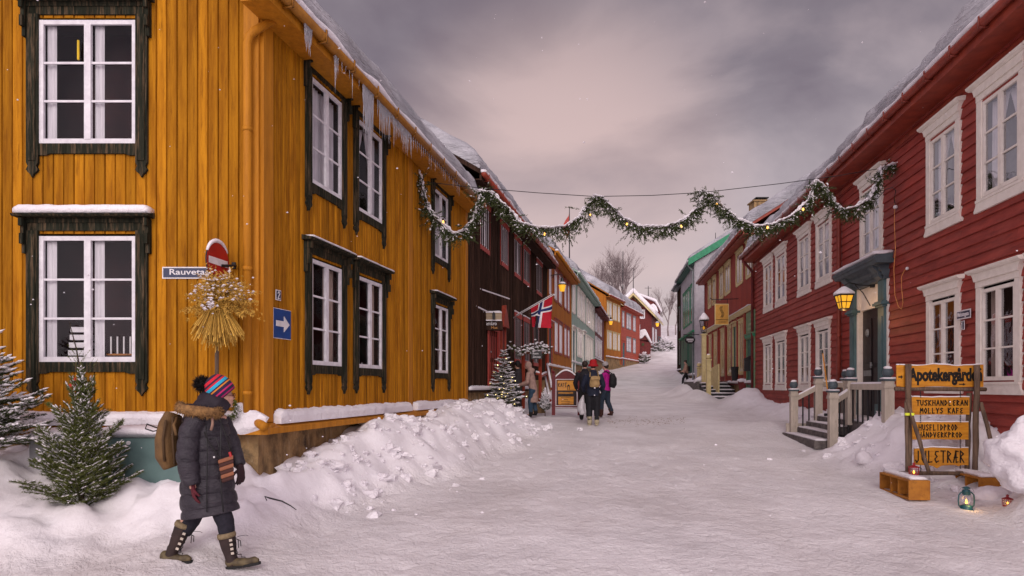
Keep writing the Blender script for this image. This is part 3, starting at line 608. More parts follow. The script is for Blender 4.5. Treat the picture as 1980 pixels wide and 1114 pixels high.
for y in (250,520,760): g.box(FG,P(478.5,0,7.7).x-.01,P(478.5,0,7.7).x+.01,.02,.1,P(0,y,7.7).z-.01,P(0,y,7.7).z+.01)
g.tube([P(498,817,7.68),P(512,826,7.56)],.05,12)
build('downspout',g,M['yeltrim'],hy,smooth=True)
# icicles frozen to the gutter
def icicle(par,px,top,ln,r=.012,q=.42,z=5.93):
    u=FL.ray(px); 
    global _seed
    p0=FL.p(u,q,z-.05)
    Yd=FL.Y(u); q_=(q)  
    n=7; pts=[];rr=[]
    for i in range(n+1):
        t=i/n; pts.append(p0+Vector((.006*mn.noise(Vector((px,t*9,0))),.006*mn.noise(Vector((px,t*9,5))),-ln*t))); rr.append(max(.0012,r*(1-t)**.8*(1+.25*math.sin(t*20+px))))
    g=G(); g.tube(pts,rr,6); build('icicle',g,M['ice'],par,smooth=True)
random.seed(3)
def ypx(px,q): return (4.52-q*1.02)*1320/(1266-px)
il=[(527+i*2.6,random.uniform(.2,.46),.016) for i in range(6)]
il+=[(590,.52,.016),(593,.34,.014),(596,.25,.012),(604,.18,.009),(612,.14,.008),(620,.16,.009),(626,.38,.010),(640,.15,.008)]
il+=[(648+i*1.25,(1.0-.035*abs(i-9))*random.uniform(.35,1.15),.014) for i in range(18)]
il+=[(679+i*2.15,random.uniform(.16,.62)*(1-.008*i),.012) for i in range(34)]
il+=[(754+i*4.2,random.uniform(.12,.3),.011) for i in range(24)]
for px,ln,r_ in il[:98]: icicle(gu,px,0,ln,r_)
# ------------------------------------------------------------ generic row house
def rowhouse(name,label,fr,u0,u1,zb,ze,wm,sid,wins,sl=.62,hw=4.2,th=.42,q=.38,seed=0,trim=None,casem='cream',style='plain',deck='redtrim',gut='gutred',pane='panew',pitch=.2,gend=True,found='stone',zg=None,sashm='white',cb=True,ledge=True,backwall=True):
    b=fr.p(u0,0,zb); h=T(name,label,'house',(b.x,b.y,zb-.8))
    g=G(); zt=ze-.02
    if sid=='v': vboards(g,fr,u0,u1,zb,zt,pitch,(),t=.018)
    elif sid=='b': g.box(fr,u0,u1,-.1,.018,zb,zt); battens(g,fr,u0,u1,zb,zt,pitch)
    elif sid=='h': hboards(g,fr,u0,u1,zb,zt,pitch,())
    else: g.box(fr,u0,u1,-.1,.015,zb,zt)
    gable(g,fr,u0+.002,zb-.6,ze,sl,hw); gable(g,fr,u1-.13,zb-.6,ze,sl,hw)
    g.box(fr,u0+.14,u1-.14,-2*hw,-2*hw+.1,zb-.6,ze); build('wall',g,M[wm],h)
    g=G(); g.box(fr,u0+.01,u1-.01,-.3,-.03,zb-1.9,zb-.001); build('foundation',g,M[found],h)
    if cb:
        for a in (u0,u1-.14): corner(h,fr,a,a+.14,zb,zt,m=trim or wm,t=.05)
    if ledge:
        g=G(); g.box(fr,u0+.001,u1-.001,-.02,.07,zb-.06,zb-.003); lg=build('ledge',g,M[trim or wm],h); g=G(); ledgesnow(g,fr,u0,u1,.02,.1,zb,.10,.25,seed,.4); build('ledge_snow',g,M['snow'],lg,smooth=True)
    roofparts(h,fr,u0-.12,u1+.12,ze,sl,hw,th,q,seed,deck,gut)
    for i,wn in enumerate(wins):
        a,b_,c,d=wn[:4]; o=wn[4] if len(wn)>4 else {}
        window(h,fr,a,b_,c,d,o.get('style',style),o.get('case',casem),ms=sashm,glass=o.get('pane',pane),far=True,rows=o.get('rows',3),snow=o.get('snow',0),seed=seed+i)
    return h
def wpx(fr,lst,z0,z1,**o): return [(fr.ray(a),fr.ray(b),z0,z1,o) for a,b in lst]
def door(h,fr,u0,u1,z0,z1,m,case,cw=.12,pan=2,snow=0,panes=False,lab=None):
    g=G()
    for a,b in ((u0-cw,u0),(u1,u1+cw)): g.box(fr,a,b,.0,.075,z0,z1+.001)
    g.box(fr,u0-cw,u1+cw,.0,.085,z1+.002,z1+.16); g.prof(fr,[(0,z1+.161),(.15,z1+.161),(.17,z1+.2),(0,z1+.23)],u0-cw-.06,u1+cw+.06); fd=build('door_frame',g,M[case],h)
    g=G(); g.box(fr,u0,u1,.0,.03,z0,z1); W=u1-u0
    for i in range(pan):
        for j in range(2):
            a=u0+.1*W+j*.42*W; g.box(fr,a,a+.36*W,.03,.042,z0+.12+i*(z1-z0-.15)/pan,z0+(i+1)*(z1-z0-.15)/pan)
    d=build('door',g,M[m],h,bevel=.004); g=G(); g.ball(fr.p(u0+.1*W,.06,z0+1.0),.03,8,6); build('handle',g,M['galv'],d)
    if lab: d['label']=lab
    if snow: g=G(); ledgesnow(g,fr,u0-cw-.05,u1+cw+.05,.0,.16,z1+.21,snow,.06,5,.4); build('frame_snow',g,M['snow'],fd,smooth=True)
    return d
# left row
UL=FL.ray
ru=wpx(FL,[(926.5,943.5),(967.5,980),(993,1005),(1010.5,1022),(1036,1046)],5.28,6.35,snow=.02)+wpx(FL,[(993.5,1005.5),(1011,1021)],2.5,3.85,snow=.05)+wpx(FL,[(1030,1040)],2.5,3.85,snow=.05)
hb=rowhouse('brown_house','dark tarred brown house with bright red window frames next to the ochre corner house',FL,UL(902.5),UL(1056.5),1.52,6.68,'brown','b',ru,style='peak',casem='rcase',seed=4,deck='brown',gut='redtrim',pitch=.21,sashm='white',th=.5,sl=.6)
door(hb,FL,UL(943),UL(959),1.55,3.15,'rcase','rcase',cw=.2,lab='red entrance door')
g=G()
for a,b_ in ((UL(965),UL(966)),(UL(972),UL(973))): g.box(FL,a,b_,.02,.1,1.3,3.35)
g.poly(FL,[(UL(963.5),3.351),(UL(975),3.351),(UL(969.2),4.0)],.02,.16); build('porch',g,M['redtrim'],hb); g=G(); g.box(FL,UL(966.2),UL(971.8),.02,.06,1.5,3.3); build('door',g,M['cafered'] if 0 else M['maroon'],hb)
ru=wpx(FL,[(1070,1076),(1078.5,1085),(1089.5,1094),(1096,1100)],5.55,6.85)+wpx(FL,[(1070.5,1077),(1079.5,1085.5),(1089.5,1094),(1096,1100)],3.2,4.55)+wpx(FL,[(1059.5,1064.5)],5.55,6.85)
ho=rowhouse('orange_ochre_house','orange ochre board house between the brown house and the mint green house',FL,UL(1057.2),UL(1103.3),2.5,7.24,'orange','v',ru,seed=8,casem='redtrim',deck='orange',gut='yeltrim',pitch=.16)
door(ho,FL,UL(1058.5),UL(1064.5),2.2,4.2,'blackp','redtrim',cw=.15,snow=.05)
ru=[]
for lo,z0,z1 in (([(1106,1110.5),(1116,1119.5),(1121.5,1125.5),(1127,1130),(1133,1136),(1137.5,1140),(1141.5,1143.5),(1145,1147.5)],5.75,7.3),([(1116,1119.3),(1120.5,1124.2),(1132.6,1135.2),(1136.5,1138.8),(1140,1142.2),(1143.5,1145.6)],3.45,4.9)): ru+=wpx(FL,lo,z0,z1)
hm_=rowhouse('mint_house','pale mint green house with cream windows in the left row',FL,UL(1104),UL(1148.6),2.95,7.75,'mint','v',ru,seed=12,trim='mint',deck='mint',gut='mint',pitch=.16,sashm='cream')
door(hm_,FL,UL(1105.6),UL(1110),2.4,4.7,'tealdoor','cream',cw=.2,snow=.05); door(hm_,FL,UL(1126.6),UL(1129.6),2.7,4.9,'tealdoor','cream',cw=.2,snow=.05)
hd=rowhouse('maroon_house','small dark red house squeezed between the mint house and the far ochre house',FL,UL(1149.2),UL(1169.5),3.75,7.6,'maroon','v',wpx(FL,[(1150.5,1153),(1154.8,1158),(1159.5,1162.5)],5.9,7.0)+wpx(FL,[(1150.5,1153),(1154.8,1158),(1159.5,1162.5)],4.0,5.3),seed=15,casem='white',deck='maroon',gut='maroon',pitch=.16)
F6=Fr((8.25,60.6),(2.25,5.3),(5.3,-2.25)); F7=Fr((10.55,66),(3.2,8),(8,-3.2))
ru=[]
for lo in ([(1173.5,1175.5),(1177.3,1181.5),(1184.8,1187.4),(1188.6,1191.2),(1194.2,1197.4)],): 
    ru+=wpx(F6,lo,7.85,9.2)+wpx(F6,lo,5.1,6.55)
h6=rowhouse('far_ochre_house','ochre orange house farther up the left row with a snowy roof',F6,F6.ray(1170.6),F6.ray(1199.6),4.3,9.75,'orange','v',ru,seed=18,casem='ycream',deck='orange',gut='redtrim',hw=3.6,pitch=.16,sashm='cream',th=.7)
ru=wpx(F7,[(1202.8,1206),(1211,1214.8),(1215.6,1219.2),(1223.6,1228)],7.5,8.85)+wpx(F7,[(1211,1214.8),(1215.6,1219.2),(1223.6,1228)],5.2,6.5)
h7=rowhouse('coral_house','coral red house at the upper end of the left row',F7,F7.ray(1200.4),F7.ray(1236),4.35,9.4,'coral','h',ru,seed=22,casem='galv',deck='coral',gut='redtrim',hw=3.4,pitch=.2,th=.8)
door(h7,F7,F7.ray(1202.6),F7.ray(1207),3.7,5.9,'tealdoor','coral',cw=.12)
# gabled maroon house at the top of the street
F8=Ffront(84); k8=84/1320
def X8(px): return (px-990)*k8
h8=T('gabled_maroon_house','dark red house showing its gable at the top of the street above the small shed','house',(X8(1245),84,5))
F8s=Fr((X8(1259.5),84),(.33,1),(1,-.33)); z8=lambda y:1.6+(748-y)*k8
g=G(); g.poly(F8,[(X8(1190),z8(680)),(X8(1259.5),z8(680)),(X8(1259.5),z8(612)),(X8(1222),z8(574)),(X8(1185),z8(612))],-.2,0)
g.box(F8s,.02,11,-.2,.0,z8(680),z8(612)); build('wall',g,M['maroon'],h8)
sl8=(38/37.5)
for nm,th,mm,dz in (('roof',.25,'ycream',0),('roof_snow',.7,'snow',.26)):
    g=G()
    xa,za=X8(1222),z8(572); xb,zb_=X8(1264.5),z8(572)-42.5*k8*sl8*1.0
    for sgn in (1,-1):
        pts=[(xa,za+dz),(xa+sgn*(xb-xa),zb_+dz),(xa+sgn*(xb-xa),zb_+dz+th),(xa,za+dz+th)]
        A=[Vector((x,83.2,z)) for x,z in pts]; B=[Vector((x+3.6,95,z)) for x,z in pts]; g.loops(A,B)
    build(nm,g,M[mm],h8,smooth=False,bevel=.2 if nm!='roof' else 0)
for a,b,y0,y1 in ((1238.5,1245.5,615,601),(1232,1236,638,630.5)): window(h8,F8,X8(a),X8(b),z8(y0),z8(y1),'plain','white',glass='pane',far=True,rows=2)
for px in (1262.5,1267.8): window(h8,F8s,F8s.ray(px-1),F8s.ray(px+1.2),z8(662),z8(634),'plain','white',glass='panew',far=True)
F9=Ffront(96); k9=96/1320; X9=lambda px:(px-990)*k9; z9=lambda y:1.6+(748-y)*k9
h9=T('rear_maroon_house','dark red house with a dormer rising behind the gabled house','house',(X9(1240),96,6))
g=G(); g.poly(F9,[(X9(1219),z9(660)),(X9(1219),z9(564)),(X9(1267),z9(583)),(X9(1276),z9(604)),(X9(1276),z9(660))],-.2,0); g.box(F9,X9(1258),X9(1268),.02,1.2,z9(625),z9(596)); build('wall',g,M['maroon'],h9)
g=G(); g.poly(F9,[(X9(1217),z9(565)),(X9(1217),z9(561)),(X9(1268),z9(579)),(X9(1280),z9(603)),(X9(1277),z9(605)),(X9(1266),z9(584))],-6,.5); g.poly(F9,[(X9(1253),z9(598)),(X9(1254),z9(592)),(X9(1259),z9(589)),(X9(1265),z9(594)),(X9(1269),z9(606))],-.5,1.6); build('roof_snow',g,M['snow'],h9,bevel=.15)
g=G(); 
shd=T('garden_shed','small dark red shed with a thick snow cap beside the coral house','shed',(17.3,78,4.5)); k=78/1320; Fs=Ffront(78); Xs=lambda px:(px-990)*k; zs_=lambda y:1.6+(748-y)*k
g=G(); vboards(g,Fs,Xs(1232),Xs(1258),zs_(692),zs_(658),.2,()); g.poly(Fs,[(Xs(1232),zs_(658)),(Xs(1258),zs_(662)),(Xs(1246),zs_(640))],-.1,.02); g.box(Fs,Xs(1232),Xs(1258),-2.5,-.01,zs_(692),zs_(660)); build('wall',g,M['maroon'],shd)
g=G(); g.poly(Fs,[(Xs(1229),zs_(656)),(Xs(1230),zs_(648)),(Xs(1238),zs_(638)),(Xs(1247),zs_(636)),(Xs(1252),zs_(645)),(Xs(1261),zs_(664)),(Xs(1257),zs_(664)),(Xs(1247),zs_(648)),(Xs(1240),zs_(655))],-2.6,.3); build('roof_snow',g,M['snow'],shd,bevel=.12)
g=G(); g.tube([(Xs(1243),77.97,zs_(666)),(Xs(1243),77.9,zs_(666))],.16,12); build('wreath',g,M['needle'],shd)
# ------------------------------------------------------------ right row
UR=FR.ray
ha=T('red_clapboard_house','long red clapboard house with white carved window frames on the right','house',(6.9,10,.8))
a0=FR.ray(2700); a1=UR(1458)
up=[(1904,1977),(1803,1853.5),(1671,1705),(1583.7,1607),(1547.8,1566.6),(1504,1520),(1480.4,1494)]
lw=[(1903,1969),(1803.5,1853),None,(1583.7,1605),(1549,1566.6),(1504,1520),(1480.4,1493)]
wins=[(UR(b),UR(a),4.37,5.76) for a,b in up]+[(UR(p[1]),UR(p[0]),1.69,3.02) for p in lw if p]
wins+=[(UR(2120),UR(2025),4.37,5.76),(UR(2120),UR(2025),1.69,3.02)]
dU0,dU1=UR(1705),UR(1663)
ops=[(min(a,b)-.03,max(a,b)+.03,c-.03,d+.03) for a,b,c,d in wins]+[(dU0-.05,dU1+.05,.5,3.72)]
g=G(); hboards(g,FR,a0,a1,.72,6.42,.168,ops,t=.034)
gable(g,FR,a1-.13,.3,6.5,.62,4.4,q=-.02); gable(g,FR,a0,.3,6.5,.62,4.4,q=-.02)
build('wall',g,M['red'],ha)
g=G(); g.box(FR,a0+.2,a1-.2,-8,-.75,.3,6.3); build('inner_core',g,M['inner'],ha)
g=G(); g.box(FR,a0+.2,a1-.02,-.6,-.03,-.9,.72); build('foundation',g,M['stone'],ha)
g=G(); g.prof(FR,[(0,6.12),(.05,6.12),(.05,6.2),(.02,6.2),(.02,6.3),(.07,6.34),(0,6.34)],a0,a1); build('frieze',g,M['redtrim'],ha)
corner(ha,FR,a1-.16,a1+.005,.72,6.4,m='redtrim',t=.06)
for i,(a,b,c,d) in enumerate(wins):
    u_,v_=min(a,b),max(a,b); upf=c>4
    window(ha,FR,u_,v_,c,d,'crown','cream',ms='cream',cur=('curt',(.9,.9,1,.9,.6,.9,.5,.9)[i%8]) if upf else ('curtd',(.5,.35,.6,.45,.7,.5)[i%6]),room='innerb',seed=30+i,snow=0)
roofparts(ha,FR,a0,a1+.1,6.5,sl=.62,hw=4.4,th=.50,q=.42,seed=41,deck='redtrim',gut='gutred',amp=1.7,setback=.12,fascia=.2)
g=G(); u=UR(1629.5); g.tube([FR.p(u,.47,6.43),FR.p(u,.44,6.3),FR.p(u,.14,6.0),FR.p(u,.09,5.9),FR.p(u,.09,3.4),FR.p(u,.09,1.0)],.05,12)
for z in (5.6,4.2,2.8,1.5): g.tube([FR.p(u,.09,z-.03),FR.p(u,.09,z+.03)],.057,12)
build('downspout',g,M['gutred'],ha,smooth=True)
g=G(); u=a1-.22; g.tube([FR.p(u,.47,6.43),FR.p(u,.42,6.3),FR.p(u,.16,6.0),FR.p(u,.11,5.9),FR.p(u,.11,1.2)],.05,10); build('downspout',g,M['maroon'],ha,smooth=True)
# door with pediment
g=G(); g.box(FR,dU0-.02,dU1+.02,-.12,-.06,.98,3.24)
W=dU1-dU0
for k in (0,1):
    c0=dU0+.04+k*(W/2); 
    for z0,z1 in ((1.08,1.6),(1.7,2.0),(2.1,3.05)): g.box(FR,c0+.04,c0+W/2-.1,-.059,-.04,z0,z1)
dr=build('door',g,M['blackdoor'],ha,bevel=.006); dr['label']='black panelled entrance door'
g=G(); g.box(FR,dU0+.52*W,dU0+.58*W,-.04,-.02,2.0,2.12); g.ball(FR.p(dU0+.47*W,-.0,2.05),.028,8,6); build('handle',g,M['galv'],dr)
g=G(); g.box(FR,dU0+.55*W,dU0+.9*W,-.039,-.03,1.83,1.95); g.ball(FR.p(dU0+.7*W,-.03,2.75),(.05,.05,.09),8,6); build('letterbox',g,M['galv'],dr)
g=G(); g.box(FR,dU0-.04,dU1+.04,-.1,-.02,3.25,3.72); build('transom',g,M['cream'],ha)
g=G()
for a,b in ((dU0-.06,dU0),(dU1,dU1+.06),(dU0-.42,dU0-.36)): g.box(FR,a,b,-.12,.05,.95,3.72)
build('door_frame',g,M['cream'],ha)
g=G()
for a in (dU0-.36,dU1+.06):
    b=a+.3; g.box(FR,a,b,.0,.10,.95,3.72); g.box(FR,a-.03,b+.03,.0,.15,.95,1.25); g.box(FR,a+.06,b-.06,.10,.115,1.4,3.0)
    for z0,z1,q in ((3.18,3.22,.14),(3.22,3.27,.18),(3.27,3.3,.15)): g.box(FR,a-(q-.1),b+(q-.1),.0,q,z0,z1-.001)
for nm in ('pilasters',): build('pilaster',g,M['teal'],ha,bevel=.004)
H0,H1=dU0-.55,dU1+.55
g=G(); g.prof(FR,[(0,3.721),(.12,3.721),(.12,3.80),(.15,3.80),(.155,3.86),(.2,3.90),(.21,3.96),(.3,4.0),(.33,4.06),(.36,4.06),(.37,4.13),(0,4.2)],H0+.12,H1-.12)
g.prof(FR,[(0,4.0),(.33,4.0),(.36,4.07),(.38,4.07),(.385,4.135),(0,4.21)],H0-.08,H1+.08)
for a in (dU0-.34,dU1+.08): g.prof(FR,[(.0,3.722),(.13,3.722),(.19,3.78),(.2,3.86),(.29,3.95),(.3,4.0),(0,4.0)],a,a+.26)
hd_=build('hood',g,M['tealdk'],ha,bevel=.003)
g=G(); ledgesnow(g,FR,H0-.08,H1+.08,.0,.38,4.17,.07,.06,3,.5); build('hood_snow',g,M['snow'],hd_,smooth=True)
# stair and landing in front of the door
st=T('entrance_steps','snowy entrance landing with cream railing posts and grey ball caps at the black door','steps',(6.6,14,.5))
SP=[(6.52,15.8,.35,1.50),(7.05,15.72,.75,1.79),(6.25,13.3,.3,1.49),(6.67,13.45,.85,1.72),(6.47,11.75,.8,1.70),(7.72,15.8,.8,1.75)]
def post(par,x,y,z0,z1,w=.078,m='beige',cap='tealdk'):
    g=G(); f=Fr((x,y),FR.d,FR.n); g.box(f,-w,w,-w,w,z0,z1); g.box(f,-w-.02,w+.02,-w-.02,w+.02,z1-.12,z1-.10); g.box(f,-w-.012,w+.012,-w-.012,w+.012,z1-.1,z1-.06)
    for a in (-.5,0,.5): g.box(f,-w-.006,w+.006,a*w-.008,a*w+.008,z0+.1,z1-.18)
    p=build('post',g,M[m],par,bevel=.003); g=G(); g.box(f,-w-.02,w+.02,-w-.02,w+.02,z1,z1+.035); g.lathe((x,y,z1+.035),[(.05,0),(.045,.03),(.085,.07),(.092,.11),(.085,.14),(.07,.17),(.03,.2),(.012,.215)],14); build('cap',g,M[cap],p,smooth=False,bevel=.004)
    g=G(); g.ball((x,y,z1+.035+.19),(.07,.07,.035),10,6,.2); build('cap_snow',g,M['snow'],p,smooth=True); g=G(); ledgesnow(g,f,-w-.02,w+.02,-w-.02,w+.02,z1+.036,.025,.04,x,.4); build('post_snow',g,M['snow'],p,smooth=True)
for x,y,z0,z1 in SP: post(st,x,y,z0,z1)
def rail(par,A,B,z0a,z0b,n=4,drop=.62,bot=None):
    A=Vector(A);B=Vector(B); d=(B-A); s=Vector((-d.y,d.x,0)).normalized()*.045; up=Vector((0,0,.055))
    g=G(); g.hexa([A-s-up,B-s-up,B+s-up,A+s-up,A-s+up,B-s+up,B+s+up,A+s+up]); r=build('rail',g,M['beige'],par,bevel=.004)
    g=G(); g.hexa([A-s*.7+up*1.0,B-s*.7+up,B+s*.7+up,A+s*.7+up,A-s*.5+up*1.5,B-s*.5+up*1.6,B+s*.5+up*1.5,A+s*.5+up*1.6]); build('rail_snow',g,M['snow'],r)
    for i in range(n):
        t=(i+.5)/n if n>1 else .5; p=A+d*t; g=G(); g.tube([p-Vector((0,0,drop)),p-Vector((0,0,.05))],.017,8); build('baluster',g,M['blackp'],par)
def V3(i,dz): x,y,z0,z1=SP[i]; return (x,y,z1+dz)
rail(st,V3(0,-.2),V3(1,-.2),0,0,4,.85); rail(st,V3(2,-.2),V3(3,-.2),0,0,4,.8); rail(st,V3(3,-.12),V3(4,-.10),0,0,7,.7); rail(st,V3(1,-.12),V3(5,-.12),0,0,4,.7)
f=Fr((6.5,14.6),FR.d,FR.n)
def stp(q0,q1,ua,ub,z,th=.16):   # q towards the street
    g=G(); g.box(FR,ua,ub,q0,q1,z-th,z); s=build('step',g,M['stone2'],st,bevel=.01)
    g=G(); ledgesnow(g,FR,ua+.02,ub-.04,q0+.01,q1-.03,z+.001,.03,.1,z*9,.6); build('step_snow',g,M['snow'],s,smooth=True)
uA,uB=13.45*1.01,15.7*1.01
g=G(); g.box(FR,11.85,uB+.1,.0,.72,.3,.93); lp=build('landing',g,M['stone2'],st); g=G(); ledgesnow(g,FR,11.85,uB+.1,.0,.7,.931,.05,.1,2,.5); build('landing_snow',g,M['snow'],lp,smooth=True)
stp(.7,.92,uA,uB,.80); stp(.9,1.15,uA-.05,uB,.67); stp(1.13,1.42,uA-.15,uB+.1,.53)
g=G(); g.box(FR,uB,uB+.06,.75,1.35,.45,.75); build('stringer',g,M['beige'],st)
g=G(); a=P(1606,800,13.4); b=P(1591,684,14.3); g.tube([a,b],.013,8); 
br_=T('snow_broom','yellow handled broom leaning on the entrance railing','broom',tuple(a)); build('handle',g,M['board'],br_); g=G(); g.tube([b,b+(b-a).normalized()*.09],.016,8); build('grip',g,M['blackp'],br_)
g=G(); g.tube([a-Vector((.12,0,.02)),a+Vector((.12,0,-.02))],.03,6); build('brush',g,M['blackp'],br_)
# wall lantern by the door
def lantern(par,c,w,hh,roof='blackp',gl='lampg',snow=True,n=4,ang=PI/4):
    c=Vector(c); k=w/2*1.414 if n==4 else w/2
    g=G(); g.lathe(c,[(k*.55,0),(k*.98,hh*.72)],n,ang); gl_=build('glass',g,M[gl],par)
    g=G()
    for i in range(n):
        a=2*PI*i/n+ang; p0=c+Vector((k*.57*math.cos(a),k*.57*math.sin(a),0)); p1=c+Vector((k*math.cos(a),k*math.sin(a),hh*.72)); g.tube([p0,p1],.012 if w<.5 else .018,5)
        a2=2*PI*(i+1)/n+ang
        for t in (0,.5,1):
            r=k*(.57+.43*t)
            g.tube([c+Vector((r*math.cos(a),r*math.sin(a),hh*.72*t)),c+Vector((r*math.cos(a2),r*math.sin(a2),hh*.72*t))],.009 if w<.5 else .014,5)
        m0=(p0+c+Vector((k*.57*math.cos(a2),k*.57*math.sin(a2),0)))/2; m1=(p1+c+Vector((k*math.cos(a2),k*math.sin(a2),hh*.72)))/2; g.tube([m0,m1],.007,4)
    g.lathe(c+Vector((0,0,-.02)),[(k*.3,-.02),(k*.58,.015)],n,ang); build('cage',g,M[roof],par)
    g=G(); g.lathe(c+Vector((0,0,hh*.72)),[(k*1.12,0),(k*1.1,.02),(k*.2,hh*.26),(k*.12,hh*.3)],n,ang); cp=build('cap',g,M[roof],par)
    if snow: g=G(); g.lathe(c+Vector((0,0,hh*.72+.022)),[(k*1.13,0),(k*1.12,hh*.1),(k*.7,hh*.26),(k*.25,hh*.42),(k*.05,hh*.45)],max(n,8),ang); build('cap_snow',g,M['snow'],cp,smooth=True)
wl=T('wall_lantern','snow capped black lantern glowing yellow on a curved arm beside the black door','lantern',tuple(FR.p(14.35,.08,3.9)))
lc=P(1632,597,14.2); lantern(wl,lc,.27,.38)
g=G(); t=lc+Vector((0,0,.38)); g.tube([t,t+Vector((0,0,.1)),t+Vector((.1,-.02,.16)),FR.p(14.33,.33,t.z+.13),FR.p(14.33,.13,t.z+.1),FR.p(14.33,.02,t.z+.1)],.013,7); g.tube([FR.p(14.33,.36,t.z+.12),FR.p(14.33,.2,t.z-.05),FR.p(14.33,.06,t.z-.32)],.011,7); g.lathe(FR.p(14.33,.02,t.z+.06),[(.05,0),(.05,.1)],8); build('bracket',g,M['metal'],wl)
def glow(par,loc,pw,nm='lamp_light',r=.05):
    l=bpy.data.lights.new(nm,'POINT'); l.energy=pw; l.color=(1,.55,.18); l.shadow_soft_size=r; o=bpy.data.objects.new(nm,l); C.objects.link(o); o.parent=par; o.location=Vector(loc)-rootof(par).location
glow(wl,lc-Vector((.0,0,.12)),7); glow(lpst_,P(1361,640,30.8)) if 0 else None
# street name sign and number on the red house
def plate(name,label,cat,fr,uc,zc,w,h,m,border,q=.06,t=.008,group=None,bw=.02):
    o=T(name,label,cat,tuple(fr.p(uc,q,zc-h/2)),group); g=G(); g.box(fr,uc-w/2,uc+w/2,q,q+t,zc-h/2,zc+h/2); build('border',g,M[border],o,bevel=.003)
    g=G(); g.box(fr,uc-w/2+bw,uc+w/2-bw,q+t,q+t+.003,zc-h/2+bw,zc+h/2-bw); build('plate',g,M[m],o); return o
ys_=FR.ray(1872); zc=FR.z(1872,608); o=plate('street_sign','navy enamel street name sign between two white windows of the red house','street sign',FR,ys_,zc,.42,.14,'navy','wenam')
def ftext(name,s,o,fr,uc,zc,w,h,q,m,right_sign,**k):
    r=Vector((fr.d[0],fr.d[1],0))*right_sign; text(name,s,o,M[m],fr.p(uc,q,zc)-r*w/2-Vector((0,0,h/2)),r,(0,0,1),w,h,**k)
ftext('lettering','Mirkstugata',o,FR,ys_,zc-.005,.34,.085,.074,'wenam',-1,bold=.01)
yn=FR.ray(1870.5); zn=FR.z(1870.5,629); o=plate('house_number','small navy house number plate under the street sign of the red house','number plate',FR,yn,zn,.10,.14,'navy','wenam',bw=.012)
g=G(); r=-Vector((FR.d[0],FR.d[1],0)); strokes(g,'1',FR.p(yn,.074,zn-.045)-r*.03,r,(0,0,1),.075,.09,.014); build('lettering',g,M['wenam'],o)
# cable and lead on the red wall
cb_=T('orange_lead','orange yellow electric lead hanging in a loop on the red wall','cable',tuple(FR.p(FR.ray(1745),.06,5)))
pp=[(1738,378),(1737,430),(1739,480),(1736,520),(1738,570),(1745,593),(1751,598),(1754,585),(1751,555),(1751,535),(1757,522),(1762,519)]
g=G(); g.tube([FR.p(FR.ray(x),.07,FR.z(x,y)) for x,y in pp],.006,6); build('cord',g,mat('orange_cord',(.75,.33,.1),.5),cb_,smooth=True); g=G(); g.ball(FR.p(FR.ray(1762),.07,FR.z(1762,519)),.03,8,6); g.ball(FR.p(FR.ray(1740),.08,FR.z(1740,400)),.04,8,6); build('plug',g,M['wenam'],cb_)
pp=[(1690,388),(1705,385),(1722,366),(1735,362),(1742,368),(1739,385),(1741,398)]
g=G(); g.tube([FR.p(FR.ray(x),.09,FR.z(x,y)) for x,y in pp],.007,6); one('black_cable','black cable arching over the red wall from the right garland end','cable',g,M['blackp'])
# red shop house
u0,u1=UR(1459.5)+.25,UR(1363.5)
wb=wpx(FR,[(1371,1376),(1379.5,1385),(1393,1399.5),(1403.5,1413),(1425.5,1437),(1445,1457)],5.95,7.2,pane='panel_lit')
wb=[(min(a,b),max(a,b),c,d,o) for a,b,c,d,o in wb]
wg=[(UR(b),UR(a),2.2,4.25,dict(pane='panel_lit')) for a,b in ((1373,1377.5),(1382.5,1387.5),(1396,1401),(1409.5,1416),(1431,1439))]
hsb=rowhouse('red_shop_house','red board shop house with pale yellow window frames and a green end door','x' and FR,u0,u1,1.75,7.55,'redv','v',wb+wg,seed=50,casem='ycream',sashm='ycream',deck='redtrim',gut='gutred',pitch=.13,hw=4.6,th=.55,trim='maroon')
g=G(); g.prof(FR,[(.02,4.55),(.08,4.55),(.16,4.64),(.18,4.7),(.02,4.74)],u0+.02,u1-.02); cn=build('shop_cornice',g,M['ycream'],hsb); g=G(); ledgesnow(g,FR,u0+.02,u1-.02,.02,.18,4.72,.04,.2,5,.4); build('cornice_snow',g,M['snow'],cn,smooth=True)
for px in (1379,1390,1404.5,1418,1427.5,1442): u=UR(px); g=G(); g.box(FR,u-.14,u+.14,.02,.07,1.75,4.55); build('pilaster',g,M['redtrim'],hsb)
door(hsb,FR,UR(1426),UR(1420),1.9,4.2,'dgreen','ycream',cw=.08)
d=door(hsb,FR,UR(1461),UR(1447),1.42,3.45,'dgreen','gpanel',cw=.06,lab='green end door')
uG0,uG1=UR(1462),UR(1445.5); g=G(); g.box(FR,uG0,uG1,.02,.06,3.66,4.5); pn=build('sign_panel',g,M['gpanel'],hsb); uc=(uG0+uG1)/2
ftext('lettering','GLAVERSTUA',pn,FR,uc,3.98,1.15,.16,.065,'ycream',-1) if 0 else None
g=G()
for k,(zz,ww) in enumerate(((4.2,.3),(4.0,.75),(3.83,.95))):
    n=int(ww/.09)
    for i in range(n): g.box(FR,uc-ww/2+i*.09,uc-ww/2+i*.09+.05,.06,.066,zz-.05,zz+.05)
build('lettering',g,mat('pale_green_letters',(.3,.38,.24),.6),pn)
g=G(); g.prof(FR,[(.02,3.5),(.1,3.5),(.13,3.6),(.02,3.65)],uG0,uG1); build('door_cornice',g,M['green'],hsb)
